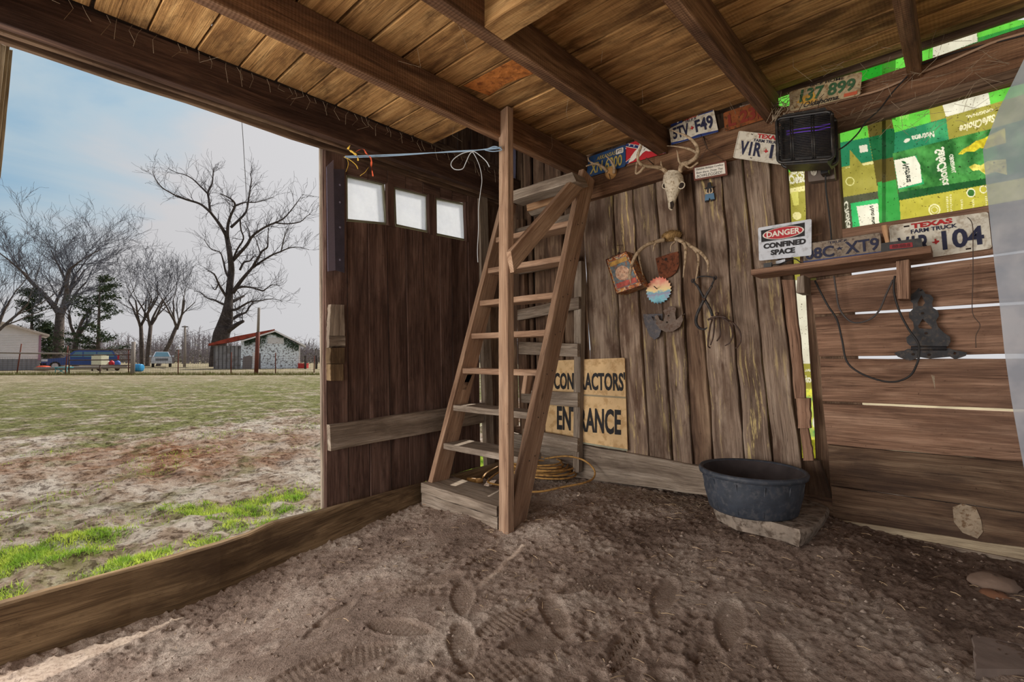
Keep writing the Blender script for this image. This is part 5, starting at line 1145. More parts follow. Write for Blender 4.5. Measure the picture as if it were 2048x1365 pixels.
class Sheet:
    def __init__(s, x0, y0, x1, y1, step, base):
        s.x = np.arange(x0, x1 + step, step, dtype=float); s.y = np.arange(y0, y1 + step, step, dtype=float); s.X, s.Y = np.meshgrid(s.x, s.y)
        s.C = np.empty(s.X.shape + (3,)); s.C[:] = [lin(v) for v in base]
    def tri(s, p, col):
        xs = [q[0] for q in p]; ys = [q[1] for q in p]
        i0, i1 = np.searchsorted(s.x, [min(xs), max(xs)]); j0, j1 = np.searchsorted(s.y, [min(ys), max(ys)])
        if i0 == i1 or j0 == j1: return
        X = s.X[j0:j1, i0:i1]; Y = s.Y[j0:j1, i0:i1]; ins = np.zeros(X.shape, bool); k = len(p)
        for a in range(k):
            xa, ya = p[a]; xb, yb = p[(a + 1) % k]
            if ya == yb: continue
            c = ((ya > Y) != (yb > Y)) & (X < (xb - xa) * (Y - ya) / (yb - ya) + xa); ins ^= c
        s.C[j0:j1, i0:i1][ins] = col
    def poly(s, p, c): s.tri(p, [lin(v) for v in c])
    def blob(s, cx, cy, rx, ry, c, rot=0): s.poly([(cx + rx * math.cos(a) * math.cos(rot) - ry * math.sin(a) * math.sin(rot), cy + rx * math.cos(a) * math.sin(rot) + ry * math.sin(a) * math.cos(rot)) for a in np.linspace(0, 2 * PI, 19)[:-1]], c)
    def ringb(s, cx, cy, r, c, inner): s.blob(cx, cy, r, r, c); s.blob(cx, cy, r * .78, r * .78, inner)
    def text(s, st, q, c, mirror=True, bold=.03, rot=0, shear=0):
        """q: image corners of the text box tl,tr,br,bl"""
        vs, fs = glyphs(st, bold, shear); col = [lin(v) for v in c]; P = []
        for x, y in vs:
            if mirror: x = 1 - x
            if rot == 90: x, y = 1 - y, x
            elif rot == 180: x, y = 1 - x, 1 - y
            elif rot == 270: x, y = y, 1 - x
            a = (q[3][0] + (q[2][0] - q[3][0]) * x, q[3][1] + (q[2][1] - q[3][1]) * x); b = (q[0][0] + (q[1][0] - q[0][0]) * x, q[0][1] + (q[1][1] - q[0][1]) * x)
            P.append((a[0] + (b[0] - a[0]) * y, a[1] + (b[1] - a[1]) * y))
        for f in fs: s.tri([P[i] for i in f], col)
    def mottle(s, p, c1, c2, scale=.06, seed=5):
        keep = s.C.copy(); s.poly(p, (1, 2, 3)); mk = np.all(np.abs(s.C - [lin(1), lin(2), lin(3)]) < 1e-9, axis=-1); n = fbm(s.X * scale, s.Y * scale, 4, seed) * 2.2 + .5; n = np.clip(n, 0, 1)[..., None]
        mix = np.array([lin(v) for v in c1]) * (1 - n) + np.array([lin(v) for v in c2]) * n; s.C = keep; s.C[mk] = mix[mk]
    def build(s, name, off, label, group=None, mask=None):
        ny, nx = s.X.shape
        r = np.array(VF)[None, None] + np.array(RGT)[None, None] * ((s.X - W / 2) / F)[..., None] + np.array(VU)[None, None] * ((H / 2 - s.Y) / F)[..., None]
        wr = fbm(s.X * .02, s.Y * .02, 3, 8) * .03 + fbm(s.X * .05, s.Y * .012, 3, 18) * .012
        t = (YB - off + wr) / r[..., 1]; P = np.array(CAM)[None, None] + r * t[..., None]
        o = grid_mesh(name, P[..., 0], P[..., 1], P[..., 2], m_print)
        at = o.data.color_attributes.new('print', 'FLOAT_COLOR', 'POINT'); at.data.foreach_set('color', np.concatenate([s.C, np.ones(s.C.shape[:2] + (1,))], -1).reshape(-1).astype(np.float32))
        return tag(o, label, 'feed bag', group)
GB, GR, TL, OL, DO_, CR, WH, YE = (104, 208, 76), (56, 154, 70), (44, 132, 94), (158, 154, 70), (92, 84, 40), (226, 222, 160), (226, 228, 214), (230, 220, 60)
# left bag
s = Sheet(1655, 225, 1768, 480, 1.1, OL)
s.poly([(1655, 262), (1734, 242), (1737, 275), (1655, 292)], GB); s.poly([(1655, 290), (1737, 275), (1746, 322), (1655, 340)], TL)
s.poly([(1655, 345), (1746, 322), (1748, 330), (1680, 345), (1655, 360)], CR); s.poly([(1700, 435), (1768, 380), (1700, 300)], OL)
s.poly([(1655, 342), (1747, 328), (1754, 384), (1690, 394), (1655, 410)], OL); s.poly([(1655, 408), (1690, 394), (1760, 382), (1768, 480), (1655, 480)], (84, 88, 70))
s.poly([(1701, 407), (1756, 398), (1762, 450), (1706, 460)], (60, 190, 110)); s.poly([(1713, 413), (1756, 407), (1759, 447), (1720, 453)], WH)
s.text("Nutrena", [(1739, 413), (1747, 411), (1750, 449), (1742, 451)], (60, 60, 50), rot=90); s.text("Choice.", [(1686, 405), (1696, 402), (1702, 462), (1690, 466)], WH, rot=90, shear=.3)
s.poly([(1734, 245), (1790, 232), (1795, 320), (1790, 362), (1754, 372)], DO_); s.poly([(1737, 275), (1790, 263), (1792, 312), (1747, 322)], (30, 100, 60))
s.text("SafeChoice", [(1764, 236), (1769, 235), (1772, 268), (1766, 269)], (190, 196, 80), rot=90)
s.poly([(1755, 365), (1768, 362), (1768, 480), (1760, 480)], GR); s.poly([(1718, 292), (1734, 289), (1736, 303), (1720, 306)], WH); s.ringb(1700, 363, 9, (220, 220, 150), OL)
s.build('feed_bag', -.10, 'green and olive feed bag showing beside the square post', 'feed bags outside the wall')
# main bag
s = Sheet(1764, 40, 2110, 470, 1.1, (40, 110, 60))
s.poly([(1740, 230), (1790, 225), (1800, 480), (1740, 480)], DO_); s.poly([(1737, 262), (1795, 256), (1797, 312), (1740, 325)], (30, 100, 60))
s.poly([(1740, 372), (1792, 359), (1803, 440), (1740, 450)], GR); s.poly([(1782, 232), (1860, 205), (1866, 243), (1790, 268)], GB); s.poly([(1857, 209), (1884, 200), (1893, 240), (1862, 248)], OL)
s.blob(1836, 217, 10, 5, YE); s.text("feeding table", [(1798, 222), (1816, 217), (1818, 240), (1800, 246)], (150, 220, 110), rot=180)
s.poly([(1790, 265), (1892, 236), (1898, 279), (1788, 307)], TL); s.mottle([(1850, 250), (1892, 237), (1898, 279), (1860, 290)], TL, (70, 170, 110))
s.text("Nutrena", [(1823, 272), (1868, 262), (1869, 274), (1824, 284)], WH, rot=180, mirror=False); s.blob(1814, 281, 7, 3.5, WH, -.5)
s.poly([(1892, 234), (2110, 170), (2110, 222), (1898, 281)], OL); s.poly([(1883, 204), (1975, 175), (1981, 209), (1892, 234)], WH); s.poly([(1975, 175), (2110, 130), (2110, 170), (1981, 209)], GB)
s.poly([(1883, 40), (1951, 30), (1955, 83), (1865, 117), (1850, 60)], WH)
s.text("SafeChoice", [(1918, 252), (1990, 228), (1992, 243), (1920, 268)], (236, 234, 200), rot=180, mirror=False, shear=.3); s.text("ORIGINAL", [(1932, 232), (1986, 216), (1987, 222), (1933, 238)], (236, 234, 200), rot=180, mirror=False)
s.mottle([(1785, 307), (2110, 226), (2110, 345), (1799, 390)], (34, 92, 40), (80, 160, 80), .05); s.poly([(1788, 322), (1833, 311), (1848, 368), (1796, 380)], (40, 160, 100))
s.poly([(1788, 321), (1830, 312), (1840, 330), (1844, 365), (1797, 377)], WH); s.text("Nutrena", [(1805, 330), (1818, 327), (1822, 364), (1809, 367)], (30, 40, 36), rot=90); s.blob(1808, 325, 5, 2.5, (30, 90, 50), .5)
s.text("SafeChoice", [(1868, 298), (1888, 293), (1898, 372), (1880, 376)], WH, rot=90, shear=.3); s.text("ORIGINAL", [(1898, 310), (1906, 308), (1912, 345), (1904, 348)], WH, rot=90)
s.mottle([(1916, 309), (1924, 300), (1938, 292), (1952, 282), (1968, 277), (1984, 268), (2010, 256), (2012, 286), (1990, 292), (1972, 298), (1960, 296), (1948, 304), (1934, 303), (1925, 309)], YE, (176, 160, 40), .12, 25); s.mottle([(1938, 334), (1950, 328), (1962, 331), (1976, 322), (2012, 318), (2014, 350), (1990, 344), (1972, 350), (1958, 340), (1946, 342)], (236, 230, 120), (170, 160, 60), .12, 26)
s.poly([(1796, 385), (2110, 335), (2110, 350), (1798, 401)], (30, 84, 44)); s.poly([(1799, 401), (2110, 345), (2110, 470), (1803, 470)], (184, 180, 70)); s.ringb(1869, 420, 12, (230, 230, 180), (184, 180, 70)); s.ringb(1869, 420, 7, (230, 230, 180), (184, 180, 70))
s.ringb(1942, 386, 9, (236, 236, 210), (60, 110, 50)); s.ringb(1967, 379, 8, (236, 236, 210), (184, 180, 70))
for x, y in ((1892, 394), (1899, 390), (1944, 400), (1970, 393), (1921, 400)):
    for k in range(9): s.poly([(x + k * .3, y + k * 4), (x + 4 + (k * 7 % 3), y + k * 4 - .5), (x + 4, y + 1.6 + k * 4), (x + k * .3, y + 2 + k * 4)], (226, 226, 180))
s.poly([(1764, 40), (1822, 40), (1824, 131), (1764, 150)], GB); s.poly([(1822, 40), (1866, 40), (1866, 120), (1822, 135)], GB); s.poly([(1951, 30), (2110, 0), (2110, 60), (1955, 83)], GB); s.poly([(1955, 76), (2110, 30), (2110, 60), (1955, 84)], GR)
s.build('feed_bag', -.07, 'large printed green feed bag in the wall opening between square post and plastic sheet', 'feed bags outside the wall')
# strip over the ledger, left of the short joist
s = Sheet(1640, 70, 1785, 232, 1.2, GB); s.poly([(1718, 95), (1768, 95), (1770, 232), (1718, 232)], (36, 150, 40)); s.poly([(1640, 95), (1668, 95), (1668, 232), (1640, 232)], (140, 150, 60))
s.build('feed_bag', -.12, 'bright green feed bag edge showing between ledger and ceiling', 'feed bags outside the wall')
# strip left of the square post
s = Sheet(1555, 190, 1640, 560, 1.2, OL); s.poly([(1555, 190), (1640, 190), (1640, 338), (1555, 346)], GB); s.poly([(1570, 350), (1612, 342), (1614, 392), (1572, 398)], OL); s.poly([(1555, 382), (1640, 366), (1640, 376), (1555, 392)], CR)
s.text("ORIGINAL", [(1580, 344), (1610, 340), (1610, 347), (1581, 351)], WH); s.text("SafeCh", [(1574, 352), (1610, 346), (1611, 364), (1576, 370)], WH, shear=.3); s.blob(1594, 432, 9, 8, CR)
s.poly([(1581, 385), (1596, 383), (1598, 410), (1588, 412)], (206, 206, 110))
s.build('feed_bag', -.09, 'narrow olive feed bag strip between rough plank and square post', 'feed bags outside the wall')
# low strip beside the siding
s = Sheet(1580, 540, 1700, 930, 1.2, WH); s.poly([(1580, 728), (1700, 728), (1700, 780), (1580, 780)], OL); s.mottle([(1580, 778), (1700, 778), (1700, 930), (1580, 930)], (40, 150, 100), (226, 226, 90), .06, 15)
s.blob(1635, 845, 10, 15, WH); s.text("ORIGINAL", [(1610, 738), (1645, 738), (1645, 744), (1610, 744)], WH); s.text("SafeChoice", [(1600, 750), (1660, 750), (1660, 766), (1600, 766)], WH, shear=.3); s.mottle([(1580, 880), (1700, 880), (1700, 930), (1580, 930)], (150, 150, 40), (90, 96, 30), .1, 16)
s.build('feed_bag', -.17, 'pale feed bag strip in the tall gap beside the siding boards', 'feed bags outside the wall')

# plastic sheet at the right
m_poly = film('blue_white_plastic_sheet', rgb(186, 198, 216), 0.45, 0.35, 0.80, False, 6, rgb(206, 214, 226), .5)
def psheet():
    edge = [(2048, 118), (2022, 170), (1998, 215), (1966, 297), (1972, 360), (1980, 440), (1989, 530), (1998, 600), (2008, 700), (2022, 800), (2040, 900), (2062, 1010)]
    vs = []; n = 7; t = thing('plastic_sheet', 'translucent blue-white plastic sheet hanging at the right edge', 'plastic sheet', tuple(onB(1990, 500, .25)))
    for i, (x, y) in enumerate(edge):
        a = onB(x, y, .25)
        for k in range(n): vs.append(a + Vector((k * .09, .02 * math.sin(k * 1.3 + i * .5) - .04 * k * .3, 0)))
    mb = MB(); mb.add(vs, [(i * n + k, i * n + k + 1, (i + 1) * n + k + 1, (i + 1) * n + k) for i in range(len(edge) - 1) for k in range(n - 1)], smooth=True); mb.build('film', m_poly, t)
    P_ = Panel(onB(1994, 290, .262), onB(2030, 290, .262), onB(2040, 440, .262), onB(2004, 440, .262), NB)
    for i in range(5): letter(P_, "lllill lil", (.1 + i * .17, .0 + .1 * i, .17 + i * .17, .8), film('ghost_print', rgb(206, 216, 226), .4, .4, .35, False), t, 0, .0, rot=90, name='faint_print') if False else None
psheet()

# ------------------------------------------------------------------ feed pan on its slab
zt = .245
cs = onZ(1538, 1020, zt)
t = thing('concrete_slab', 'broken gray concrete slab under the rubber feed pan', 'slab', tuple(cs))
sp_ = [onZ(x, y, zt) for x, y in ((1428, 1010), (1470, 1029), (1520, 1040), (1568, 1053), (1600, 1062), (1624, 1052), (1648, 1030), (1656, 1014), (1610, 996), (1520, 985), (1450, 985))]
def slabm(mb):
    n = len(sp_); vs = []
    for k, (dz, ex_) in enumerate(((0, 1.0), (-.02, 1.03), (-.045, 1.0), (-.075, .95))):
        for i, p in enumerate(sp_): vs.append(cs + (p - cs) * (ex_ + rnd.uniform(-.02, .02)) + Vector((0, 0, dz + rnd.uniform(-.004, .004))))
    fs = [tuple(range(n))] + [(k * n + i, k * n + (i + 1) % n, (k + 1) * n + (i + 1) % n, (k + 1) * n + i) for k in range(3) for i in range(n)] + [tuple(range(3 * n, 4 * n))[::-1]]
    mb.add(vs, fs, smooth=False)
one('slab_body', slabm, m_concrete, t)
pc = onZ(1505, 1020, zt)
t = thing('feed_pan', 'round black rubber feed pan with thick rim on the concrete slab', 'feed pan', tuple(pc))
R1, R0, HP = .240, .200, .205
one('pan_wall', lambda mb: mb.lathe([(.0, .004), (R0 - .01, .004), (R0, .012), (R0 + .022, .10), (R1 - .012, HP - .03), (R1 - .006, HP - .008)], pc, 64), m_rubber, t)
one('rim', lambda mb: mb.lathe([(R1 - .012, HP - .030), (R1 + .004, HP - .026), (R1 + .008, HP - .010), (R1 + .002, HP), (R1 - .010, HP - .001), (R1 - .016, HP - .012)], pc, 64), m_rubber, t)
one('pan_inside', lambda mb: mb.lathe([(0, .03), (R0 - .03, .03), (R0 - .012, .04), (R1 - .02, HP - .02), (R1 - .014, HP - .008)], pc, 64), m_rubin, t)
for a in np.linspace(0, 2 * PI, 13)[:-1]: one('wall_rib', lambda mb: mb.tube([pc + Vector((math.cos(a) * (R0 + .001), math.sin(a) * (R0 + .001), .02)), pc + Vector((math.cos(a) * (R1 - .010), math.sin(a) * (R1 - .010), HP - .04))], .0028, 6), m_rubber, t)
one('litter', lambda mb: [mb.tube([pc + Vector((rnd.uniform(-.13, .13), rnd.uniform(-.13, .13), .034)), pc + Vector((rnd.uniform(-.13, .13), rnd.uniform(-.13, .13), .05))], .003, 4) for _ in range(14)] and None, m_antler, t, kind='stuff')
# stones and the block
def stone(name, label, px, py, z, r, sq=.6, mat=None, sd=1):
    c = onZ(px, py, z); t = MB(); rr = random.Random(sd); vs = []; n, k = 7, 12
    for i in range(n):
        th = PI * i / (n - 1)
        for j in range(k):
            ph = 2 * PI * j / k; q = r * (1 + rr.uniform(-.13, .13)); vs.append(c + Vector((q * math.sin(th) * math.cos(ph) * 1.25, q * math.sin(th) * math.sin(ph), q * math.cos(th) * sq)))
    t.add(vs, [(i * k + j, i * k + (j + 1) % k, (i + 1) * k + (j + 1) % k, (i + 1) * k + j) for i in range(n - 1) for j in range(k)], smooth=True)
    return t.build(name, mat or m_rock, label=label, cat='stone')
stone('stone', 'rounded brown stone half buried near the foot of the siding', 1985, 1166, .14, .06, .55, m_rock, 2)
stone('stone', 'orange-brown clod just in front of the rounded stone', 1990, 1192, .12, .035, .5, plain('orange_clod', rgb(112, 78, 58), 1), 3)
stone('stone', 'small reddish brick fragment left of the feed pan', 1398, 986, .16, .022, .6, plain('brick_red', rgb(168, 84, 58), 1), 4)
stone('stone', 'small pale pebble under the baseboard, second from the feed pan', 1352, 984, .16, .014, .6, m_concrete, 5)
stone('stone', 'small pale pebble under the baseboard, nearer the entrance sign', 1322, 980, .16, .014, .6, m_concrete, 6)
c0 = onZ(1945, 1290, .09)
bp_ = [onZ(x, y, .10) for x, y in ((1944, 1270), (2060, 1292), (2080, 1340), (1952, 1338))]
o = one('wood_block', lambda mb: mb.board(bp_[0], bp_[1], bp_[2], bp_[3], (0, 0, 1), .08, 8, .004), plain('dusty_gray_block', rgb(122, 108, 100), .95, 0, .1, .15, 14, .3), label='flat dusty block half buried in the bottom right corner', cat='block')
# extension cord coil
cc = onZ(1078, 945, .155)
t = thing('extension_cord', 'coiled yellow-tan extension cord on the dirt behind the wooden stair', 'cord', tuple(cc))
def coil(mb):
    pts = []; rr = random.Random(11)
    N_ = 9 * 26
    for i in range(N_):
        a = 2 * PI * i / 26; k = i / 26
        r = .20 + .05 * math.sin(k * 2.1) + rr.uniform(-.004, .004)
        pts.append(cc + Vector((r * math.cos(a) * (1.15 + .08 * math.sin(k * 1.7)), r * math.sin(a) * .95 + .02 * math.sin(k * 3), .016 + .0075 * k + .015 * math.sin(a * .5 + k))))
    mb.tube(pts, .0065, 7)
one('coil', coil, m_cord, t)
def onF(x, y, z):
    p = onZ(x, y, z); return p if p.y < 2.86 else onB(x, y, YB - 2.86)
lp = [onF(x, y, z) for x, y, z in ((1090, 918, .22), (1130, 913, .22), (1165, 920, .21), (1187, 938, .20), (1188, 955, .195), (1170, 966, .19), (1130, 974, .18), (1080, 984, .165), (1035, 982, .16), (1010, 972, .16))]
one('loose_loop', lambda mb: mb.tube(lp, .0065, 7, spline=5), m_cord, t)
one('tail', lambda mb: mb.tube([onZ(x, y, z) for x, y, z in ((1020, 935, .17), (998, 945, .165), (980, 958, .155), (978, 966, .15), (1010, 972, .15), (1045, 968, .16))], .0065, 7, spline=5), m_cord, t)
one('tail', lambda mb: mb.tube([onZ(x, y, z) for x, y, z in ((1060, 915, .20), (1030, 920, .19), (1000, 932, .17), (975, 945, .155), (966, 955, .15))], .0065, 7, spline=5), m_cord, t)
pe = onZ(966, 962, .15); one('plug_end', lambda mb: (mb.tube([pe, pe + (onZ(945, 962, .15) - pe) * .7], [.018, .014], 10), mb.tube([pe + (onZ(945, 962, .15) - pe) * .7, pe + (onZ(935, 960, .15) - pe)], [.016, .016], 10)), m_cord, t)
ob = [onZ(x, y, .12) for x, y in ((935, 968), (1015, 990), (1050, 1010), (960, 985))]
one('loose_board', lambda mb: mb.board(ob[0], ob[1], ob[2], ob[3], (0, 0, 1), .02, 4, .003), w_old, label='short loose board lying on the dirt behind the bottom step', cat='board')
ob = [onZ(x, y, .11) for x, y in ((1072, 1000), (1092, 1004), (1088, 1012), (1060, 1012))]
# straw, twigs and crumbs on the dirt
def litter():
    mb = MB()
    for i in range(900):
        x = rnd.uniform(-2.5, .5); y = rnd.uniform(.3, 2.85)
        if rnd.random() > .25 + .7 * max(0, min(1, (y - 1) / 1.5)): continue
        z = fz(x, y) + .006; a = rnd.uniform(0, 2 * PI); l = rnd.uniform(.008, .05); d = Vector((math.cos(a), math.sin(a), rnd.uniform(-.1, .15))) * l
        p = Vector((x, y, z)); mb.tube([p, p + d * .5 + Vector((0, 0, .003)), p + d], rnd.uniform(.0006, .0016), 3, smooth=False)
    mb.build('straw', plain('dry_straw', rgb(176, 152, 122), .9, 0, .2, .3), label='scattered straw and twigs on the dirt floor', cat='straw', kind='stuff')
    mb = MB()
    for i in range(1500):
        x = rnd.uniform(-2.62, .5); y = rnd.uniform(.2, 2.9); z = fz(x, y) + .004; r = rnd.uniform(.002, .009) * (1.4 if rnd.random() < .08 else 1)
        c = Vector((x, y, z)); v = [c + Vector((math.cos(2 * PI * k / 5) * r * rnd.uniform(.7, 1.2), math.sin(2 * PI * k / 5) * r * rnd.uniform(.7, 1.2), 0)) for k in range(5)] + [c + Vector((0, 0, r * .8))]
        mb.add(v, [(k, (k + 1) % 5, 5) for k in range(5)])
    mb.build('dirt_crumbs', m_dirt, label='crumbs of dry dirt scattered over the barn floor', cat='dirt', kind='stuff')
    mb = MB()   # pile of chaff along the foot of the baseboard
    for i in range(900):
        p = onB(rnd.uniform(1090, 1420), 0, .04); x = p.x; y = 2.86 - abs(rnd.gauss(0, .12)); z = fz(x, y) + .008 + rnd.uniform(0, .012); a = rnd.uniform(0, 2 * PI); l = rnd.uniform(.005, .03); d = Vector((math.cos(a), math.sin(a), rnd.uniform(-.3, .4))) * l
        mb.tube([Vector((x, y, z)), Vector((x, y, z)) + d], .0014, 3, smooth=False)
    mb.build('chaff', plain('gray_chaff', rgb(120, 104, 88), .95, 0, .1, .4), label='gray chaff drifted along the foot of the baseboard', cat='chaff', kind='stuff')
litter()

# ------------------------------------------------------------------ twine, rags, strings, cobwebs
t = thing('baling_twine', 'pale blue twine tied from the door top to the stair post with hanging bow', 'twine', tuple(onA(850, 305, .1)))
A1 = onA(690, 313, .02); Z1 = Vector((-1.92, 2.0, 0)); rr_ = ray(1003, 296); Z1 = CAM + rr_ * (-1.92 / rr_.x)
def lp_(x, y, o=0): # between the two ends, by image column
    k = (x - 690) / 313.0; r = ray(x, y); tA = (A1 - CAM).dot(FWD) * (1 - k) + (Z1 - CAM).dot(FWD) * k; return CAM + r * ((tA - o) / r.dot(FWD))
one('strand', lambda mb: (mb.tube([lp_(690, 313), lp_(770, 310), lp_(860, 306), lp_(940, 302), lp_(1003, 294)], .0032, 6, spline=3), mb.tube([lp_(690, 316), lp_(800, 311), lp_(900, 303), lp_(960, 300), lp_(1003, 297)], .0026, 6, spline=3)), m_twine, t)
one('bow', lambda mb: (mb.tube([lp_(945, 302), lp_(925, 307), lp_(908, 318), lp_(902, 330), (lp_(910, 339)), lp_(925, 338), lp_(932, 325), lp_(940, 308), lp_(948, 302)], .0028, 6, spline=4), mb.tube([lp_(946, 302), lp_(956, 308), lp_(972, 322), lp_(979, 334)], [.0028, .0028, .0028, .004], 6, spline=4),
    mb.tube([lp_(944, 302), lp_(952, 315), lp_(960, 335), lp_(964, 360), lp_(961, 385), lp_(957, 420), lp_(957, 460), lp_(955, 500), lp_(956, 525)], .0022, 6, spline=4)), m_twinew, t)
one('knot', lambda mb: (mb.tube([lp_(975, 298), lp_(990, 293), lp_(1004, 300), lp_(985, 303), lp_(970, 300)], .003, 6, spline=4)), m_twine, t)
def rag(name, label, pts, w, mat):
    P_ = [lp_(x, y, o) for x, y, o in pts]; P_, _ = catmull(P_, [1] * len(P_), 4); mb = MB(); vs = []
    for i, p in enumerate(P_):
        a = i * .5; e = Vector((math.cos(a), .4 * math.sin(a), .2)) * w * (0.5 + .5 * math.sin(i * .9 + 1) ** 2); vs += [p - e, p + Vector((0, -.006, 0)) * math.sin(i), p + e]
    mb.add(vs, [(3 * i + k, 3 * i + k + 1, 3 * i + k + 4, 3 * i + k + 3) for i in range(len(P_) - 1) for k in (0, 1)], smooth=True); o = mb.build(name, mat); return tag(o, label, 'rag')
rag('knotted_ribbon', 'crumpled yellow ribbon knotted on the blue twine', [(702, 270, .03), (703, 285, .03), (696, 298, .03), (704, 304, .04), (714, 312, .04), (716, 322, .03)], .012, m_yellow)
rag('knotted_ribbon', 'orange-red ribbon with yellow edge hanging from the blue twine', [(712, 304, .04), (726, 298, .03), (733, 308, .03), (742, 318, .03), (743, 335, .03), (746, 353, .03)], .010, m_redrag)
one('twine_end', lambda mb: (mb.tube([lp_(688, 314), lp_(700, 320), lp_(712, 330), lp_(716, 338)], .003, 5, spline=3), mb.tube([lp_(694, 318), lp_(697, 328), lp_(692, 344)], .002, 5, spline=3), mb.tube([lp_(737, 335), lp_(730, 345), lp_(720, 352)], .0014, 5)), m_yellow, t)
def hangstr(label, pts, r=.0018, off=.0):
    t = one('hanging_string', lambda mb: mb.tube([onA(x, y, off) for x, y in pts], r, 5, spline=3), m_cable); tag(t, label, 'string')
hangstr('thin dark string hanging from the header into the view of the bare tree', [(482, 226), (485, 260), (488, 310), (491, 360), (493, 400), (495, 440)], .0016, -.05)
def webs():
    mb = MB()
    for i in range(70):
        x = rnd.uniform(-2.6, 1.2); y = rnd.uniform(-.4, 2.9); z = 2.44
        if x < -2 and y > 2: continue
        p = Vector((x, y, z)); mb.tube([p, p + Vector((rnd.uniform(-.03, .03), rnd.uniform(-.03, .03), -rnd.uniform(.02, .08))), p + Vector((rnd.uniform(-.08, .08), rnd.uniform(-.08, .08), -rnd.uniform(.03, .14)))], .0007, 3, smooth=False)
    for i in range(60):
        y = -.3 + i * .05 + rnd.uniform(-.02, .02); p = Vector((-2.615, y, 2.44)); mb.tube([p, p + Vector((.006, rnd.uniform(-.02, .02), -.03)), p + Vector((.01, rnd.uniform(-.03, .03), -rnd.uniform(.03, .10)))], .0010, 3, smooth=False)
    for i in range(90):
        q = (rnd.uniform(1560, 2000), rnd.uniform(60, 260)); p = onB(q[0], q[1] + rnd.uniform(-4, 4), .1 + rnd.uniform(0, .1)); mb.tube([p, p + Vector((rnd.uniform(-.05, .05), .0, rnd.uniform(-.05, .02))), p + Vector((rnd.uniform(-.08, .08), .0, rnd.uniform(-.09, .0)))], .0008, 3, smooth=False)
    mb.build('cobwebs', m_web, label='dusty cobweb strands hanging from ceiling and ledger', cat='cobwebs', kind='stuff')
webs()
def tangle():
    mb = MB()
    for i in range(40):
        p = B3(1560 + rnd.uniform(-18, 22), 215 + rnd.uniform(-10, 22), .10 + rnd.uniform(0, .08)); q = p + Vector((rnd.uniform(-.07, .07), rnd.uniform(-.03, .03), rnd.uniform(-.07, .05))); mb.tube([p, (p + q) / 2 + Vector((.01, -.02, .01)), q], .0016, 4)
    for x, y in ((1546, 240), (1552, 246), (1568, 236)): mb.tube([B3(x, y - 10, .14), B3(x + 1, y, .14)], .006, 8)
    mb.build('wire_tangle', m_web, label='dusty tangle of wires wrapped round the joist end beside the bug zapper', cat='wires')
tangle()

# ------------------------------------------------------------------ outside: trees, shed, vehicles, fences
def GP(px, D, z=GZ):
    """point on the ground in image column px at depth D"""
    p = CAM + FWD * D + RGT * ((px - W / 2) / F * D); return Vector((p.x, p.y, z))
def PX(px, py, D): return onD(px, py, D)
UP = Vector((0, 0, 1))
m_bark = plain('gray_bark', rgb(92, 84, 80), .95, 0, .1, .3, 3, .4, dirt=rgb(66, 60, 58)); m_barkd = plain('dark_bark', rgb(72, 66, 64), .95, 0, .1, .3, 3, .4, dirt=rgb(50, 46, 46))
m_twig = plain('gray_twigs', rgb(96, 98, 108), .95, 0, .1, .2, 2, 0); m_twigd = plain('dark_twigs', rgb(66, 62, 66), .95, 0, .1, .2, 2, 0)
def rv(r, s): return Vector((r.uniform(-s, s), r.uniform(-s, s), r.uniform(-s, s)))
def grow(mbL, mbT, p, d, L, rad, lvl, r, up=.12, spread=.55, maxl=5, kids=3, crook=.18, thin=.012):
    n = 4 if lvl < 3 else 3; pts = [p]; rr_ = [rad]
    for i in range(n):
        d = (d + rv(r, crook) + UP * up * .4).normalized(); p = p + d * (L / n); pts.append(p); rr_.append(max(thin, rad * (1 - .5 * (i + 1) / n)))
    (mbL if lvl < 3 else mbT).tube(pts, rr_, 7 if lvl < 2 else (5 if lvl < 3 else 3), smooth=lvl < 3, cap=False)
    if lvl >= maxl: return
    k = kids + (1 if lvl in (2, 3) else 0)
    for i in range(k):
        t = r.uniform(.35, 1.0) if i else 1.0; j = min(n, max(1, int(t * n))); q = pts[j - 1].lerp(pts[j], t * n - int(t * n) if t < 1 else 1.0)
        side = rv(r, 1.0); side = (side - d * side.dot(d)).normalized(); nd = (d + side * spread * r.uniform(.6, 1.4) + UP * up).normalized()
        grow(mbL, mbT, q, nd, L * r.uniform(.6, .82), max(thin, rr_[j] * r.uniform(.5, .75)), lvl + 1, r, up, spread, maxl, kids, crook, thin)
def bare_tree(name, label, px, D, trunk_h, rad, L, seed, lean=0.0, group='bare trees beyond the fence', maxl=6, kids=3, spread=.5, up=.15, mb=None, mt=None, fork=3):
    base = GP(px, D); t = thing(name, label, 'tree', tuple(base), group); r = random.Random(seed)
    A, T, K = MB(), MB(), MB(); top = base + UP * trunk_h + RGT * lean
    K.tube([base - UP * .2, base + UP * .15, base.lerp(top, .5) + rv(r, .1), top], [rad * 1.5, rad * 1.1, rad * .95, rad * .8], 10); K.build('trunk', mb or m_bark, t)
    for i in range(fork):
        a = 2 * PI * i / fork + r.random(); d = (UP + Vector((math.cos(a), math.sin(a), 0)) * spread * .8 + RGT * lean * .05).normalized(); grow(A, T, top - UP * r.uniform(0, trunk_h * .15), d, L, rad * .62, 1, r, up, spread, maxl, kids)
    A.build('branches', mb or m_bark, t, kind='stuff'); T.build('twigs', mt or m_twig, t, kind='stuff'); return t
bare_tree('bare_tree', 'tall pale-barked bare tree behind the white house and blue vehicle', 118, 62, 6.6, .55, 6.2, 4, maxl=7, spread=.66, up=.08)
bare_tree('bare_tree', 'bare thin-branched tree at the far left in front of the white house', -30, 40, 2.2, .22, 4.4, 9, maxl=5, spread=.6)
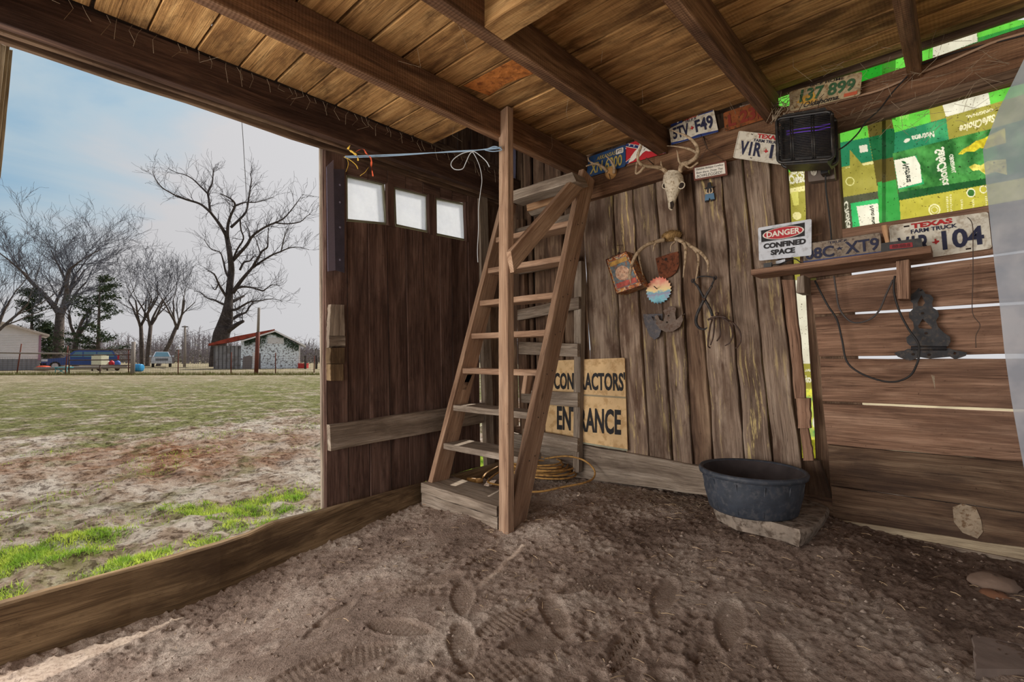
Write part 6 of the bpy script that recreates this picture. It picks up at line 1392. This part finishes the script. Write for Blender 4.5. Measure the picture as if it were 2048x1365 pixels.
# two slim trees beside the silver pickup
for px, s, ln, lb in ((285, 21, -.3, 'slim bare tree left of the silver pickup, leftmost of its clump'), (296, 22, .3, 'slim bare tree rising just left of the silver pickup cab'), (318, 23, 2.4, 'bare tree leaning to the right behind the silver pickup')):
    bare_tree('bare_tree', lb, px, 66, 5.6, .26, 4.3, s, lean=ln, maxl=7, kids=2, spread=.62, up=.12, fork=4)
bare_tree('bare_tree', 'small bare tree with forked pale trunk between the two cedars', 152, 58, 3.6, .3, 2.8, 31, maxl=5, spread=.6)
# the old dead tree with its limbs
DT = 62
def dead_tree():
    t = thing('dead_tree', 'huge old bare tree with crooked dark limbs and swollen trunk behind the shed', 'tree', tuple(GP(436, DT))); r = random.Random(77)
    def ln(pts, name, side=0.0):
        P_ = []; R_ = []
        for i, (x, y, w) in enumerate(pts): P_.append(PX(x, y, DT + side * i / max(1, len(pts) - 1) + r.uniform(-.15, .15) * i)); R_.append(w / F * DT / 2)
        K = MB(); K.tube(P_, R_, 9 if pts[0][2] > 8 else 6, spline=3); K.build(name, m_barkd, t); return P_, R_
    ln([(432, 742, 26), (436, 700, 27), (443, 670, 30), (450, 650, 28), (455, 625, 20), (458, 600, 15), (460, 570, 13), (463, 540, 12), (460, 510, 10), (455, 480, 9), (452, 468, 8)], 'trunk')
    limbs = [
        ([(452, 470, 8), (440, 450, 6), (425, 430, 5), (418, 422, 5), (400, 408, 4), (375, 400, 4), (355, 393, 3), (340, 385, 2.5), (325, 376, 2), (312, 360, 1.6), (305, 344, 1)], -5),
        ([(420, 424, 5), (418, 400, 4.5), (416, 385, 4), (424, 368, 3), (426, 350, 2.5), (428, 335, 1.4)], 3), ([(416, 388, 3.5), (400, 372, 3), (385, 358, 2.4), (370, 350, 2), (352, 345, 1.6), (338, 338, 1)], 5),
        ([(455, 475, 7), (456, 450, 6), (462, 430, 5), (470, 412, 4.5), (466, 402, 3.5), (455, 394, 2.5), (440, 388, 1.6)], -3), ([(462, 455, 6), (478, 440, 5), (492, 424, 4), (497, 400, 3.4), (500, 380, 2.8), (503, 360, 2), (500, 346, 1.2)], 4),
        ([(470, 412, 4), (490, 405, 3), (510, 405, 2.4), (530, 400, 1.8), (548, 394, 1.2)], 6), ([(480, 438, 3.6), (482, 460, 3), (487, 478, 3.2), (474, 500, 4), (466, 520, 5)], 2),
        ([(462, 525, 8), (478, 508, 6.5), (494, 490, 6), (502, 476, 5), (515, 464, 4.2), (535, 452, 3.8), (552, 445, 3.2), (566, 438, 2.8), (578, 426, 2.2), (592, 408, 1.6), (602, 394, 1)], -6),
        ([(552, 446, 3), (575, 448, 2.4), (600, 444, 2), (612, 434, 1.4), (621, 428, 1)], -8), ([(500, 478, 4), (498, 462, 2.2), (490, 446, 1.2)], 3),
        ([(466, 585, 9), (480, 565, 7), (492, 550, 6), (505, 535, 5), (515, 518, 4), (525, 502, 3.6), (535, 494, 3), (536, 470, 1.6), (538, 456, 1)], -3), ([(505, 536, 5), (525, 522, 4), (545, 510, 3.4), (560, 504, 2.6), (580, 496, 2), (600, 495, 1.2), (618, 500, .8)], -7),
        ([(562, 504, 2.4), (566, 486, 2), (570, 470, 1.4), (576, 456, .9)], -5), ([(520, 505, 2.6), (512, 480, 1.6), (506, 470, 1)], 4), ([(461, 560, 6), (452, 545, 4.5), (446, 520, 3.4), (440, 505, 2.4), (425, 500, 2.2), (415, 490, 1.6), (408, 478, .9)], 5),
        ([(455, 596, 6), (445, 582, 4.5), (436, 565, 3.6), (428, 548, 2.4), (415, 542, 1.4)], -4), ([(455, 612, 6), (440, 606, 4.5), (428, 600, 3.4), (415, 597, 2.4), (400, 585, 1.6), (388, 583, 1)], 5),
        ([(462, 605, 7), (480, 596, 5), (488, 592, 4)], 3), ([(466, 580, 6), (485, 574, 4), (505, 576, 3.4), (525, 582, 3), (532, 578, 2.4), (545, 570, 1.6), (560, 572, 1)], -4),
        ([(455, 618, 7), (470, 620, 5), (485, 612, 4), (500, 604, 3), (520, 602, 2.2), (545, 598, 1.4), (565, 603, .8)], -6), ([(452, 648, 9), (466, 638, 6), (478, 630, 5), (492, 625, 4), (500, 612, 3), (508, 606, 2)], 4),
        ([(455, 662, 12), (470, 652, 9), (480, 646, 7), (486, 643, 6)], -2), ([(438, 565, 3), (430, 580, 2), (422, 570, 1.2)], 2), ([(480, 540, 5), (488, 525, 4), (500, 522, 3), (508, 512, 1.6)], 2)]
    tw = MB()
    for pts, sd in limbs:
        P_, R_ = ln(pts, 'limb', sd)
        n = len(P_)
        for i in range(1, n):
            for k in range(2 + (2 if i == n - 1 else 0)):
                q = P_[i - 1].lerp(P_[i], r.random()); d = (P_[i] - P_[i - 1]).normalized(); side = rv(r, 1.0); nd = (d * .6 + side * .8 + UP * .3).normalized()
                grow(tw, tw, q, nd, r.uniform(.9, 2.2), min(.045, R_[i] * .4), 3, r, .1, .6, 5, 2, .3, .012)
    tw.build('twigs', m_twigd, t, kind='stuff')
dead_tree()
# cedars
m_cedar = plain('cedar_needles', rgb(52, 66, 48), .95, 0, .1, .4, 1.5, 0, dirt=rgb(78, 84, 56))
def cedar(label, px, D, h, w, seed, z0=1.6, n=5200):
    base = GP(px, D); t = thing('cedar_tree', label, 'tree', tuple(base), 'cedars beyond the fence'); r = random.Random(seed)
    one('trunk', lambda mb: mb.tube([base - UP * .2, base + UP * h * .5, base + UP * h], [.22, .15, .03], 8), m_bark, t)
    B_, Fm = MB(), MB()
    for i in range(46):
        k = r.random() ** .9; z = z0 + (h - z0) * k; a = r.uniform(0, 2 * PI); l = w * (1 - k * .72) * r.uniform(.55, 1.15); tip = base + UP * (z + r.uniform(0, .6)) + Vector((math.cos(a), math.sin(a), 0)) * l; s0 = base + UP * (z - .3); mid = s0.lerp(tip, .5) - UP * .1
        B_.tube([s0, mid, tip], [.05, .03, .012], 4, cap=False)
        for j in range(n // 46):
            q = s0.lerp(tip, r.uniform(.3, 1.05)) + Vector((r.gauss(0, .24), r.gauss(0, .24), r.gauss(0, .13))); s = r.uniform(.07, .22); e1 = rv(r, 1).normalized() * s; e2 = rv(r, 1).normalized() * s
            Fm.add([q - e1, q + e2, q + e1 * .8 + e2 * .2], [(0, 1, 2)])
    B_.build('branches', m_barkd, t, kind='stuff'); Fm.build('foliage', m_cedar, t, kind='stuff')
cedar('dark green cedar with spreading layers rising behind the blue vehicle', 196, 57, 10.5, 4.4, 5)
cedar('dark green cedar behind the right end of the white house', 62, 60, 9.2, 3.2, 6)
cedar('low dark cedar between the house and the pale-barked tree', 98, 64, 5.4, 2.0, 8, .6, 2600)
# far wood line
def wood_line():
    r = random.Random(15); mb = MB(); m2 = MB()
    for i in range(1300):
        px = r.uniform(-150, 1080); D = r.uniform(88, 135); b = GP(px, D, GZ - .2); h = r.uniform(3.2, 6.2) * (1.25 if px < 260 else 1.0) + 1.2 * math.sin(px * .02); top = b + UP * h + rv(r, .4); mb.tube([b, b.lerp(top, .5), top], [.09, .06, .02], 3, smooth=False, cap=False)
        for k in range(15):
            q = b.lerp(top, r.uniform(.15, .98)); e = Vector((r.uniform(-1, 1), r.uniform(-1, 1), r.uniform(.1, 1.0))).normalized() * r.uniform(.5, 1.7); mb.tube([q, q + e], [.035, .012], 3, smooth=False, cap=False)
    mb.build('distant_woods', plain('distant_twigs', rgb(128, 122, 128), 1, 0, .05, .2, 1, 0), label='gray line of bare winter woods at the far side of the field', cat='woods', kind='stuff')
    for i in range(13000):
        px = r.uniform(-150, 1080); D = r.uniform(100, 150); q = GP(px, D, GZ + abs(r.gauss(0, 1.6))); s = r.uniform(.15, .5); e1 = rv(r, 1).normalized() * s; e2 = rv(r, 1).normalized() * s; m2.add([q - e1, q + e2, q + e1], [(0, 1, 2)])
    m2.build('undergrowth', plain('far_undergrowth', rgb(116, 112, 104), 1, 0, .05, .3, 1, 0, dirt=rgb(92, 98, 84)), label='dull gray-green undergrowth below the distant woods', cat='undergrowth', kind='stuff')
wood_line()
one('far_bank', lambda mb: mb.add([GP(x, D, z) for x, D, z in ((-500, 140, GZ - .5), (1200, 140, GZ - .5), (1200, 146, 3.2), (-500, 146, 3.6), (-500, 400, 3.6), (1200, 400, 3.2))], [(0, 1, 2, 3), (3, 2, 5, 4)]), plain('far_hillside', rgb(134, 130, 128), 1, 0, .05, .2, .2, 0), label='low gray wooded hillside behind the distant woods', cat='hill', kind='structure')

def obox(mb, o, ex, ey, x0, x1, y0, y1, z0, z1, mi=0):
    c = o + ex * (x0 + x1) / 2 + ey * (y0 + y1) / 2 + UP * (z0 + z1) / 2; mb.box(c, ex * (x1 - x0) / 2, ey * (y1 - y0) / 2, UP * (z1 - z0) / 2, mi)
def profile(mb, o, ex, ey, pts, y0, y1, inset=None, mi=0):
    k = len(pts); ins = inset or [0] * k
    vs = [o + ex * x + UP * z + ey * (y0 + i_) for (x, z), i_ in zip(pts, ins)] + [o + ex * x + UP * z + ey * (y1 - i_) for (x, z), i_ in zip(pts, ins)]
    mb.add(vs, [tuple(range(k)), tuple(range(2 * k - 1, k - 1, -1))] + [(i, i + k, (i + 1) % k + k, (i + 1) % k) for i in range(k)], mi=mi)
# white house gable end
m_side = plain('white_siding', rgb(214, 212, 214), .7, 0, .2, .05, 2, 0); m_skirt = plain('ribbed_skirting', rgb(130, 132, 138), .6, .2, .3, .1, 3, 0); m_roofw = plain('roof_edge', rgb(190, 180, 172), .8)
DH = 45; hb = GP(80, DH); t = thing('white_house', 'white sided house with ribbed gray skirting at the far left', 'house', tuple(hb)); ey = (FWD + RGT * ((20 - 1024) / F)).normalized(); ex = Vector((-ey.y, ey.x, 0)).normalized()
wH = 3.0
one('gable_wall', lambda mb: profile(mb, hb, ex, ey, [(0, 1.0), (9, 1.0), (9, wH + .8), (7, wH + 2.6), (0, wH + .35)], 0, 12), m_side, t)
for i in range(19): one('siding_board', lambda mb: mb.board(hb + ex * 0 + UP * (1.17 + i * .15) - ey * .0, hb + ex * (8.9 if i < 14 else 8.9) + UP * (1.17 + i * .15), hb + ex * 8.9 + UP * (1.02 + i * .15) - ey * .035, hb + UP * (1.02 + i * .15) - ey * .035, -ey, .02, 1) if i < 16 or True else None, m_side, t) if 1.17 + i * .15 < wH + .4 else None
one('skirting', lambda mb: [obox(mb, hb, ex, ey, i * .3, i * .3 + .2, -.03, 0, 0, 1.0) for i in range(30)] + [obox(mb, hb, ex, ey, 0, 9, 0, .1, 0, 1.0)] and None, m_skirt, t)
one('roof', lambda mb: profile(mb, hb, ex, ey, [(-.6, wH + .10), (-.6, wH + .28), (7, wH + 2.85), (7, wH + 2.6)], -.4, 6.4), m_roofw, t)
one('corner_trim', lambda mb: obox(mb, hb, ex, ey, -.06, .1, -.06, .1, .9, wH + .2), plain('corner_trim', rgb(150, 120, 140)), t)
# blue vehicle with its hood up
m_navy = plain('navy_paint', rgb(26, 62, 128), .3, .1, .6, .1, 2, 0); m_carglass = plain('car_glass', rgb(60, 104, 124), .12, 0, .8, .1, 2, 0); m_tire = plain('tire', rgb(34, 34, 36), .9); m_alloy = plain('alloy_wheel', rgb(190, 194, 200), .4, .3); m_tail = plain('tail_lamp', rgb(170, 30, 50), .3); m_head = plain('headlamp', rgb(200, 210, 222), .2)
DC = 47; los = (FWD + RGT * ((165 - 1024) / F)).normalized(); exc = Vector((los.y, -los.x, 0)).normalized(); eyc = Vector((los.x, los.y, 0)).normalized()
co = GP(88, DC); co = GP(165, DC) - exc * 2.85
t = thing('blue_suv', 'dark blue station wagon with raised hood parked behind the tube gate', 'car', tuple(co))
body = [(0.05, .42), (.0, .75), (.12, 1.0), (1.35, 1.12), (1.75, 1.15), (5.55, 1.15), (5.62, .8), (5.6, .45)]
one('body', lambda mb: profile(mb, co, exc, eyc, body, 0, 1.95), m_navy, t)
one('cabin', lambda mb: profile(mb, co, exc, eyc, [(1.55, 1.12), (2.25, 1.78), (2.6, 1.86), (5.1, 1.84), (5.5, 1.12)], .05, 1.9, [0, .18, .2, .2, 0]), m_navy, t)
for x0, x1, a0, a1 in ((2.0, 2.85, 2.35, 2.85), (2.95, 3.85, 2.95, 3.85), (3.95, 5.25, 3.95, 5.05)): one('side_window', lambda mb: mb.prism([co + exc * x0 + UP * 1.2 + eyc * .03, co + exc * x1 + UP * 1.2 + eyc * .03, co + exc * a1 + UP * 1.7 + eyc * .17, co + exc * a0 + UP * 1.7 + eyc * .17], -eyc, .02), m_carglass, t)
one('hood', lambda mb: mb.board(co + exc * .25 + UP * 2.0 + eyc * .1, co + exc * 1.55 + UP * 1.30 + eyc * .1, co + exc * 1.55 + UP * 1.30 + eyc * 1.8, co + exc * .25 + UP * 2.0 + eyc * 1.8, UP, .06, 3), m_tire, t, label='raised hood')
for x in (.95, 4.55):
    wc = co + exc * x + UP * .38 - eyc * .02; M = Matrix((tuple(exc), tuple(UP), tuple(-eyc))).transposed()
    wh = one('wheel', lambda mb: mb.lathe([(.39, -.2), (.39, .03), (.36, .06), (.24, .06)], wc, 24, ax=M), m_tire, t); one('wheel_rim', lambda mb: (mb.lathe([(.25, .05), (.22, .03), (.05, .06), (0, .06)], wc, 20, ax=M), [mb.prism([wc - eyc * .08 + M @ Vector((math.cos(a + da) * rr2, math.sin(a + da) * rr2, 0)) for rr2, da in ((.05, -.5), (.24, -.16), (.24, .16), (.05, .5))], -eyc, .02) for a in np.linspace(0, 2 * PI, 6)[:-1]]), m_alloy, wh)
one('tail_lamp', lambda mb: obox(mb, co, exc, eyc, 5.48, 5.62, -.02, .25, .95, 1.45), m_tail, t); one('headlamp', lambda mb: obox(mb, co, exc, eyc, .02, .45, -.02, .2, .78, .98), m_head, t); one('bumper', lambda mb: obox(mb, co, exc, eyc, -.08, .35, 0, 1.95, .38, .62), m_tire, t)
# silver pickup seen from the front
DP = 58; los = (FWD + RGT * ((324 - 1024) / F)).normalized(); ex = Vector((los.y, -los.x, 0)).normalized(); ey = Vector((los.x, los.y, 0)).normalized(); o = GP(324, DP) - ex * 1.0
m_silver = plain('silver_paint', rgb(190, 196, 206), .3, .3, .6, .05, 2, 0); t = thing('silver_pickup', 'silver pickup truck facing the camera beyond the wire fence', 'truck', tuple(o))
one('body', lambda mb: (obox(mb, o, ex, ey, 0, 2.0, 0, 5.4, .5, 1.05), obox(mb, o, ex, ey, .06, 1.94, .02, 1.6, 1.0, 1.25), obox(mb, o, ex, ey, .06, 1.94, 3.6, 5.4, 1.0, 1.4)), m_silver, t)
one('cab', lambda mb: mb.add([o + ex * x + ey * y + UP * z for x, y, z in ((.1, 1.5, 1.22), (1.9, 1.5, 1.22), (1.65, 2.3, 1.86), (.35, 2.3, 1.86), (.1, 3.7, 1.22), (1.9, 3.7, 1.22), (1.65, 3.5, 1.86), (.35, 3.5, 1.86))], [(0, 1, 2, 3), (1, 5, 6, 2), (4, 0, 3, 7), (3, 2, 6, 7), (5, 4, 7, 6)]), m_silver, t)
one('windshield', lambda mb: mb.prism([o + ex * x + ey * y + UP * z for x, y, z in ((.22, 1.52, 1.27), (1.78, 1.52, 1.27), (1.57, 2.22, 1.82), (.43, 2.22, 1.82))], -ey, .02), m_carglass, t)
one('grille', lambda mb: [obox(mb, o, ex, ey, .4, 1.6, -.04, 0, .78 + k * .1, .83 + k * .1) for k in range(3)] and None, m_tire, t); one('bumper', lambda mb: obox(mb, o, ex, ey, -.02, 2.02, -.12, .1, .45, .66), m_alloy, t)
for x in (0.08, 1.62): one('headlamp', lambda mb: obox(mb, o, ex, ey, x, x + .3, -.03, 0, .85, 1.02), m_head, t)
for x in (.02, 1.7): one('wheel', lambda mb: mb.lathe([(.0, .14), (.40, .14), (.40, -.14), (0, -.14)], o + ex * (x + .14) + ey * .9 + UP * .40, 20, ax=Matrix((tuple(ey), tuple(UP), tuple(ex))).transposed()), m_tire, t)
for x in (-.22, 2.02): one('mirror', lambda mb: obox(mb, o, ex, ey, x, x + .2, 1.5, 1.6, 1.2, 1.42), m_silver, t)
# shed
DS = 50; so = GP(482, DS); sy = (FWD + RGT * ((590 - 1024) / F)).normalized(); sx = Vector((sy.y, -sy.x, 0)).normalized(); t = thing('old_shed', 'peeling white shed with rusty red roof and gray metal lean-to', 'shed', tuple(so)); SW = 116 / F * DS * .93
def peelmat():
    m, nt, b, out = new_mat('peeling_white_paint'); N = nt.nodes.new; L = nt.links.new
    tc = N('ShaderNodeTexCoord'); n = N('ShaderNodeTexNoise'); n.inputs['Scale'].default_value = 5.5; n.inputs['Detail'].default_value = 7; n.inputs['Roughness'].default_value = .7; L(tc.outputs['Object'], n.inputs[0])
    r = N('ShaderNodeValToRGB'); e = r.color_ramp.elements; e[0].position = .50; e[0].color = rgb(222, 232, 242); e[1].position = .60; e[1].color = rgb(96, 92, 96); L(n.outputs[0], r.inputs[0]); L(r.outputs[0], b.inputs['Base Color']); b.inputs['Roughness'].default_value = .9; return m
one('front_wall', lambda mb: profile(mb, so, sx, sy, [(0, 0), (SW, 0), (SW, 2.45), (SW * .56, 3.85), (0, 2.75)], 0, 5), peelmat(), t)
ml = plain('gray_sheet_iron', rgb(146, 146, 150), .6, .3, .3, .12, 1, 0, dirt=rgb(120, 116, 116)); m_redroof = plain('rusty_red_roof', rgb(146, 66, 52), .8, .1, .2, .2, 2, 0, dirt=rgb(110, 56, 46)); LW = 51 / F * DS * .93
one('lean_to_wall', lambda mb: obox(mb, so, sx, sy, -LW, 0, .3, 4.5, 0, 2.35), ml, t)
for i in range(7): one('seam', lambda mb: obox(mb, so, sx, sy, -LW + .05 + i * LW / 7, -LW + .11 + i * LW / 7, .24, .3, 0, 2.32), plain('seam_dark', rgb(84, 82, 84)) if i == 0 else MATS['seam_dark'], t)
RT = [(-LW - .35, 2.42), (SW * .56, 4.05), (SW * .56, 4.30), (-LW * .3, 3.35), (-LW - .35, 2.66)]
one('roof_slope', lambda mb: mb.add([so + sx * x + sy * y + UP * z for x, z, y in ((-LW - .4, 2.40, -.3), (SW * .56, 3.92, -.3), (SW * .56, 4.0, 4.0), (-LW - .4, 2.5, 4.0), (-LW - .4, 2.30, -.25), (SW * .56, 3.8, -.25))] + [so + sx * x + sy * y + UP * z for x, z, y in ((-LW - .4, 2.4, 4.0), (SW * .56, 3.9, 4.0))], [(0, 1, 2, 3), (0, 4, 5, 1), (4, 6, 7, 5), (0, 3, 6, 4)]), m_redroof, t, label='rusty red roof slope')
one('roof_front', lambda mb: profile(mb, so, sx, sy, [(-LW - .4, 2.34), (-LW * .5, 2.62), (SW * .56, 3.86), (SW * .56, 4.12), (-LW * .2, 3.30), (-LW - .4, 2.52)], -.32, -.2), m_redroof, t)
one('roof_slope', lambda mb: profile(mb, so, sx, sy, [(SW * .56, 3.86), (SW * .56, 4.02), (SW + .6, 2.44), (SW + .6, 2.30)], -.35, 6.0), ml, t, label='gray right roof slope')
one('fascia', lambda mb: (profile(mb, so, sx, sy, [(0, 2.72), (SW * .56, 3.82), (SW * .56, 3.98), (0, 2.86)], -.38, -.33), profile(mb, so, sx, sy, [(SW * .56, 3.84), (SW * .56, 4.0), (SW + .6, 2.42), (SW + .6, 2.26)], -.38, -.33)), m_side, t)
one('doorway_patch', lambda mb: profile(mb, so, sx, sy, [(.15, 0), (1.0, 0), (1.05, 1.25), (.7, 1.35), (.2, 1.2)], -.03, 0), plain('bare_patch', rgb(120, 112, 112), .9), t); one('door', lambda mb: obox(mb, so, sx, sy, 1.05, 1.55, -.05, 0, 0, 1.7), m_side, t); one('door', lambda mb: obox(mb, so, sx, sy, 1.6, 1.8, -.05, 0, 0, 1.6), plain('dark_gap', rgb(88, 78, 78)), t)
one('gable_board', lambda mb: [obox(mb, so, sx, sy, SW * .44, SW * .72, -.04, 0, 2.62 + k * .13, 2.72 + k * .13) for k in range(5)] and None, m_side, t, kind='stuff'); one('corner_trim', lambda mb: obox(mb, so, sx, sy, SW - .1, SW + .04, -.05, .05, 0, 2.4), m_side, t)
def ivy(mb):
    r = random.Random(3)
    for i in range(1500):
        x = r.uniform(.3, SW - .1); zt_ = 2.75 + (3.8 - 2.75) * x / (SW * .56) if x < SW * .56 else 3.8 - (3.8 - 2.4) * (x - SW * .56) / (SW * .44); dep = .25 + .25 * math.sin(x * 2.0) + (1.0 if abs(x - SW * .34) < .45 else 0) + (.6 if x > SW * .7 else 0)
        z = zt_ - abs(r.gauss(0, .5)) * dep
        if SW * .44 < x < SW * .72 and z < 3.25: continue
        q = so + sx * x + UP * z - sy * r.uniform(.02, .2); s = r.uniform(.05, .13); e1 = rv(r, 1).normalized() * s; e2 = rv(r, 1).normalized() * s; mb.add([q - e1, q + e2, q + e1], [(0, 1, 2)])
one('ivy', ivy, plain('ivy_leaves', rgb(66, 84, 66), .8, 0, .2, .3, 2, 0), t, kind='stuff')
# posts and poles
m_rpole = plain('rusty_pole', rgb(104, 58, 48), .8, .2); m_gpole = plain('gray_wood_pole', rgb(134, 126, 120), .9)
t = thing('steel_pole', 'tall rust-red pole with gray top standing before the shed', 'pole', tuple(GP(512, 33))); one('lower_pole', lambda mb: mb.tube([GP(513, 33, -.3), PX(516, 665, 33)], .13, 10), m_rpole, t); one('upper_pole', lambda mb: mb.tube([PX(516, 668, 33), PX(518, 616, 33)], .085, 10), m_gpole, t)
t = thing('utility_pole', 'thin pale utility pole right of the silver pickup', 'pole', tuple(GP(370, 60))); one('pole', lambda mb: mb.tube([GP(370, 60, -.3), PX(370, 652, 60)], [.16, .11], 8), m_gpole, t); one('cross_arm', lambda mb: mb.tube([PX(364, 654, 60), PX(376, 654, 60)], .06, 6), m_barkd, t)
one('power_line', lambda mb: mb.tube([PX(280, 680, 66), PX(330, 679, 62), PX(370, 673, 60), PX(400, 665, 59), PX(436, 655, 58)], .02, 4, spline=3), m_cable, label='thin power line sagging from the utility pole', cat='cable')
for px, D, py, lb in ((266, 33, 684, 'thick gray wooden post at the right end of the tube gate'),): 
    one('gate_post', lambda mb: mb.tube([GP(px, D, -.3), PX(px + 1, py, D)], [.13, .12], 9), m_gpole, label=lb, cat='post')
for px, py, lb in ((611, 712, 'dark wooden fence post right of the shed, nearer to it'), (633, 711, 'dark wooden fence post nearest the barn door edge')): one('fence_post', lambda mb: mb.tube([GP(px, 50, -.3), PX(px, py, 50)], .12, 8), m_barkd, label=lb, cat='post')
one('log_rail', lambda mb: mb.tube([PX(70, 738, 36), PX(150, 736, 36), PX(255, 734, 36)], .11, 8), m_gpole, label='long gray log lying behind the tube gate', cat='log')
# tube gate
t = thing('tube_gate', 'brown steel tube gate between wire fence and wooden post', 'gate', tuple(GP(200, 33)))
for y0, y1 in ((700, 700), (711, 710), (721, 720), (731, 731), (749, 747)): one('rail', lambda mb: mb.tube([PX(138, y0, 33), PX(263, y1, 33)], .035, 8), m_iron, t)
for x, a, b_ in ((138, 700, 750), (263, 699, 748), (200, 732, 748)): one('upright', lambda mb: mb.tube([PX(x, a, 33), PX(x, b_, 33)], .04, 8), m_iron, t)
# wire fence
t = thing('wire_fence', 'long low wire fence on thin steel posts along the far edge of the field', 'fence', tuple(GP(350, 34)))
for x0, y0, x1, y1 in ((43, 688, 33, 751), (136, 692, 130, 753), (257, 700, 257, 748), (357, 700, 356, 747), (463, 705, 462, 746), (551, 706, 551, 745), (629, 712, 628, 744)): one('steel_post', lambda mb: mb.tube([PX(x0, y0, 33), PX(x1, y1 + 2, 33)], .035, 6), m_rpole, t)
def wires(mb):
    for a, b_ in ((-60, 136), (266, 640)):
        for k in range(9):
            y0 = 714 + k * 4.4; y1 = y0 - 1.0; mb.tube([PX(a, y0 + 1, 33.05), PX(b_, y1, 33.05)], .0055, 3, cap=False, smooth=False)
        n = int((b_ - a) / 5)
        for i in range(n): x = a + i * 5; mb.tube([PX(x, 715, 33.05), PX(x, 750, 33.05)], .0045, 3, cap=False, smooth=False)
one('wire_mesh', wires, m_steel, t, kind='stuff'); one('top_rail', lambda mb: mb.tube([PX(-60, 705, 33), PX(136, 708, 33)], .055, 8), m_gpole, t)
# small things in the yard
q0 = GP(193, 42); exh = RGT; eyh = FWD
t = thing('water_tank', 'cream plastic water tank in front of the blue vehicle', 'tank', tuple(q0)); one('tank_body', lambda mb: (obox(mb, q0, exh, eyh, -.42, .42, 0, .8, .35, 1.3), obox(mb, q0, exh, eyh, -.30, .30, .1, .7, 1.3, 1.42)), plain('cream_plastic', rgb(206, 204, 180), .5), t); one('stand', lambda mb: [obox(mb, q0, exh, eyh, x, x + .08, y, y + .08, 0, .35) for x in (-.4, .32) for y in (0, .7)] and None, m_iron, t)
for k, (c_, lb) in enumerate(((rgb(190, 40, 44), 'red plastic container, leftmost of the clutter by the blue vehicle'), (rgb(220, 220, 224), 'white jug among the clutter by the blue vehicle'), (rgb(180, 36, 48), 'red container, second among the clutter by the blue vehicle'), (rgb(60, 96, 170), 'blue container at the tail of the blue vehicle'))):
    q1 = GP((208, 216, 224, 236)[k], 43)
    one('container', lambda mb: mb.lathe([(.0, .35), (.16, .35), (.2, .4), (.22, .7), (.16, .82), (.07, .86), (.06, .92), (0, .92)], q1, 12), plain('container_%d' % k if False else ('paint_red', 'paint_white', 'paint_crimson', 'paint_blue')[k], c_, .5), label=lb, cat='container')
q1 = GP(222, 43.2); one('low_trailer', lambda mb: (obox(mb, q1, exh, eyh, -1.2, 1.4, -.2, .7, .2, .34), mb.tube([q1 + exh * -.8 + eyh * -.2 + UP * .2, q1 + exh * -.8 + eyh * -.3 + UP * .2], .2, 12), mb.tube([q1 + exh * .8 + eyh * -.2 + UP * .2, q1 + exh * .8 + eyh * -.3 + UP * .2], .2, 12)), m_iron, label='low flat trailer carrying the red and white containers', cat='trailer')
one('orange_float', lambda mb: mb.lathe([(0, .0), (.9, .05), (1.0, .2), (.95, .34), (.6, .40), (0, .42)], GP(88, 44), 24, sx=1.15, sy=.5), plain('orange_plastic', rgb(220, 84, 50), .5), label='flat orange plastic boat lying by the house corner', cat='boat')
t = thing('garden_table', 'small turquoise garden table left of the tube gate', 'table', tuple(GP(121, 35))); q1 = GP(121, 35); mt = plain('turquoise_paint', rgb(70, 170, 186), .5)
one('table_top', lambda mb: obox(mb, q1, exh, eyh, -.45, .45, 0, .6, .42, .47), mt, t)
for a, b_ in ((-.4, .3), (.4, -.3), (-.4, -.42), (.4, .42)): one('leg', lambda mb: mb.tube([q1 + exh * a + UP * .42 + eyh * .1, q1 + exh * b_ + eyh * .1], .025, 6), mt, t)
t = thing('blue_barrel', 'bright blue barrel lying beside the wooden gate post', 'barrel', tuple(GP(276, 40))); q1 = GP(276, 40); one('barrel_body', lambda mb: mb.lathe([(0, -.38), (.26, -.38), (.30, -.33), (.31, -.12), (.32, -.1), (.31, -.08), (.31, .12), (.32, .14), (.31, .16), (.30, .35), (.26, .38), (0, .38)], q1 + UP * .31, 20, ax=Matrix((tuple(FWD), tuple(UP), tuple(RGT))).transposed()), plain('blue_plastic', rgb(44, 140, 196), .4), t)
one('red_crate', lambda mb: (obox(mb, GP(604, 52), exh, eyh, -.4, .4, 0, .8, 0, .5), obox(mb, GP(604, 52), exh, eyh, -.43, .43, -.03, .83, .44, .52)), plain('red_crate_paint', rgb(180, 50, 48), .6), label='red crate standing at the right corner of the shed', cat='crate')
# raised dry weeds along the fence foot
def weeds():
    r = random.Random(8); mb = MB()
    for i in range(5200):
        px = r.uniform(-60, 640); D = 33 + r.gauss(0, .5); p = GP(px, D, GZ - .02); l = r.uniform(.05, .30); d = Vector((r.uniform(-.5, .5), r.uniform(-.5, .5), 1)).normalized() * l; e = RGT * .012; mb.add([p - e, p + e, p + d], [(0, 1, 2)])
    mb.build('weeds', plain('dry_weeds', rgb(126, 130, 76), .95, 0, .1, .4, 1, 0, dirt=rgb(110, 84, 60)), label='dry weeds along the foot of the wire fence', cat='weeds', kind='stuff')
weeds()
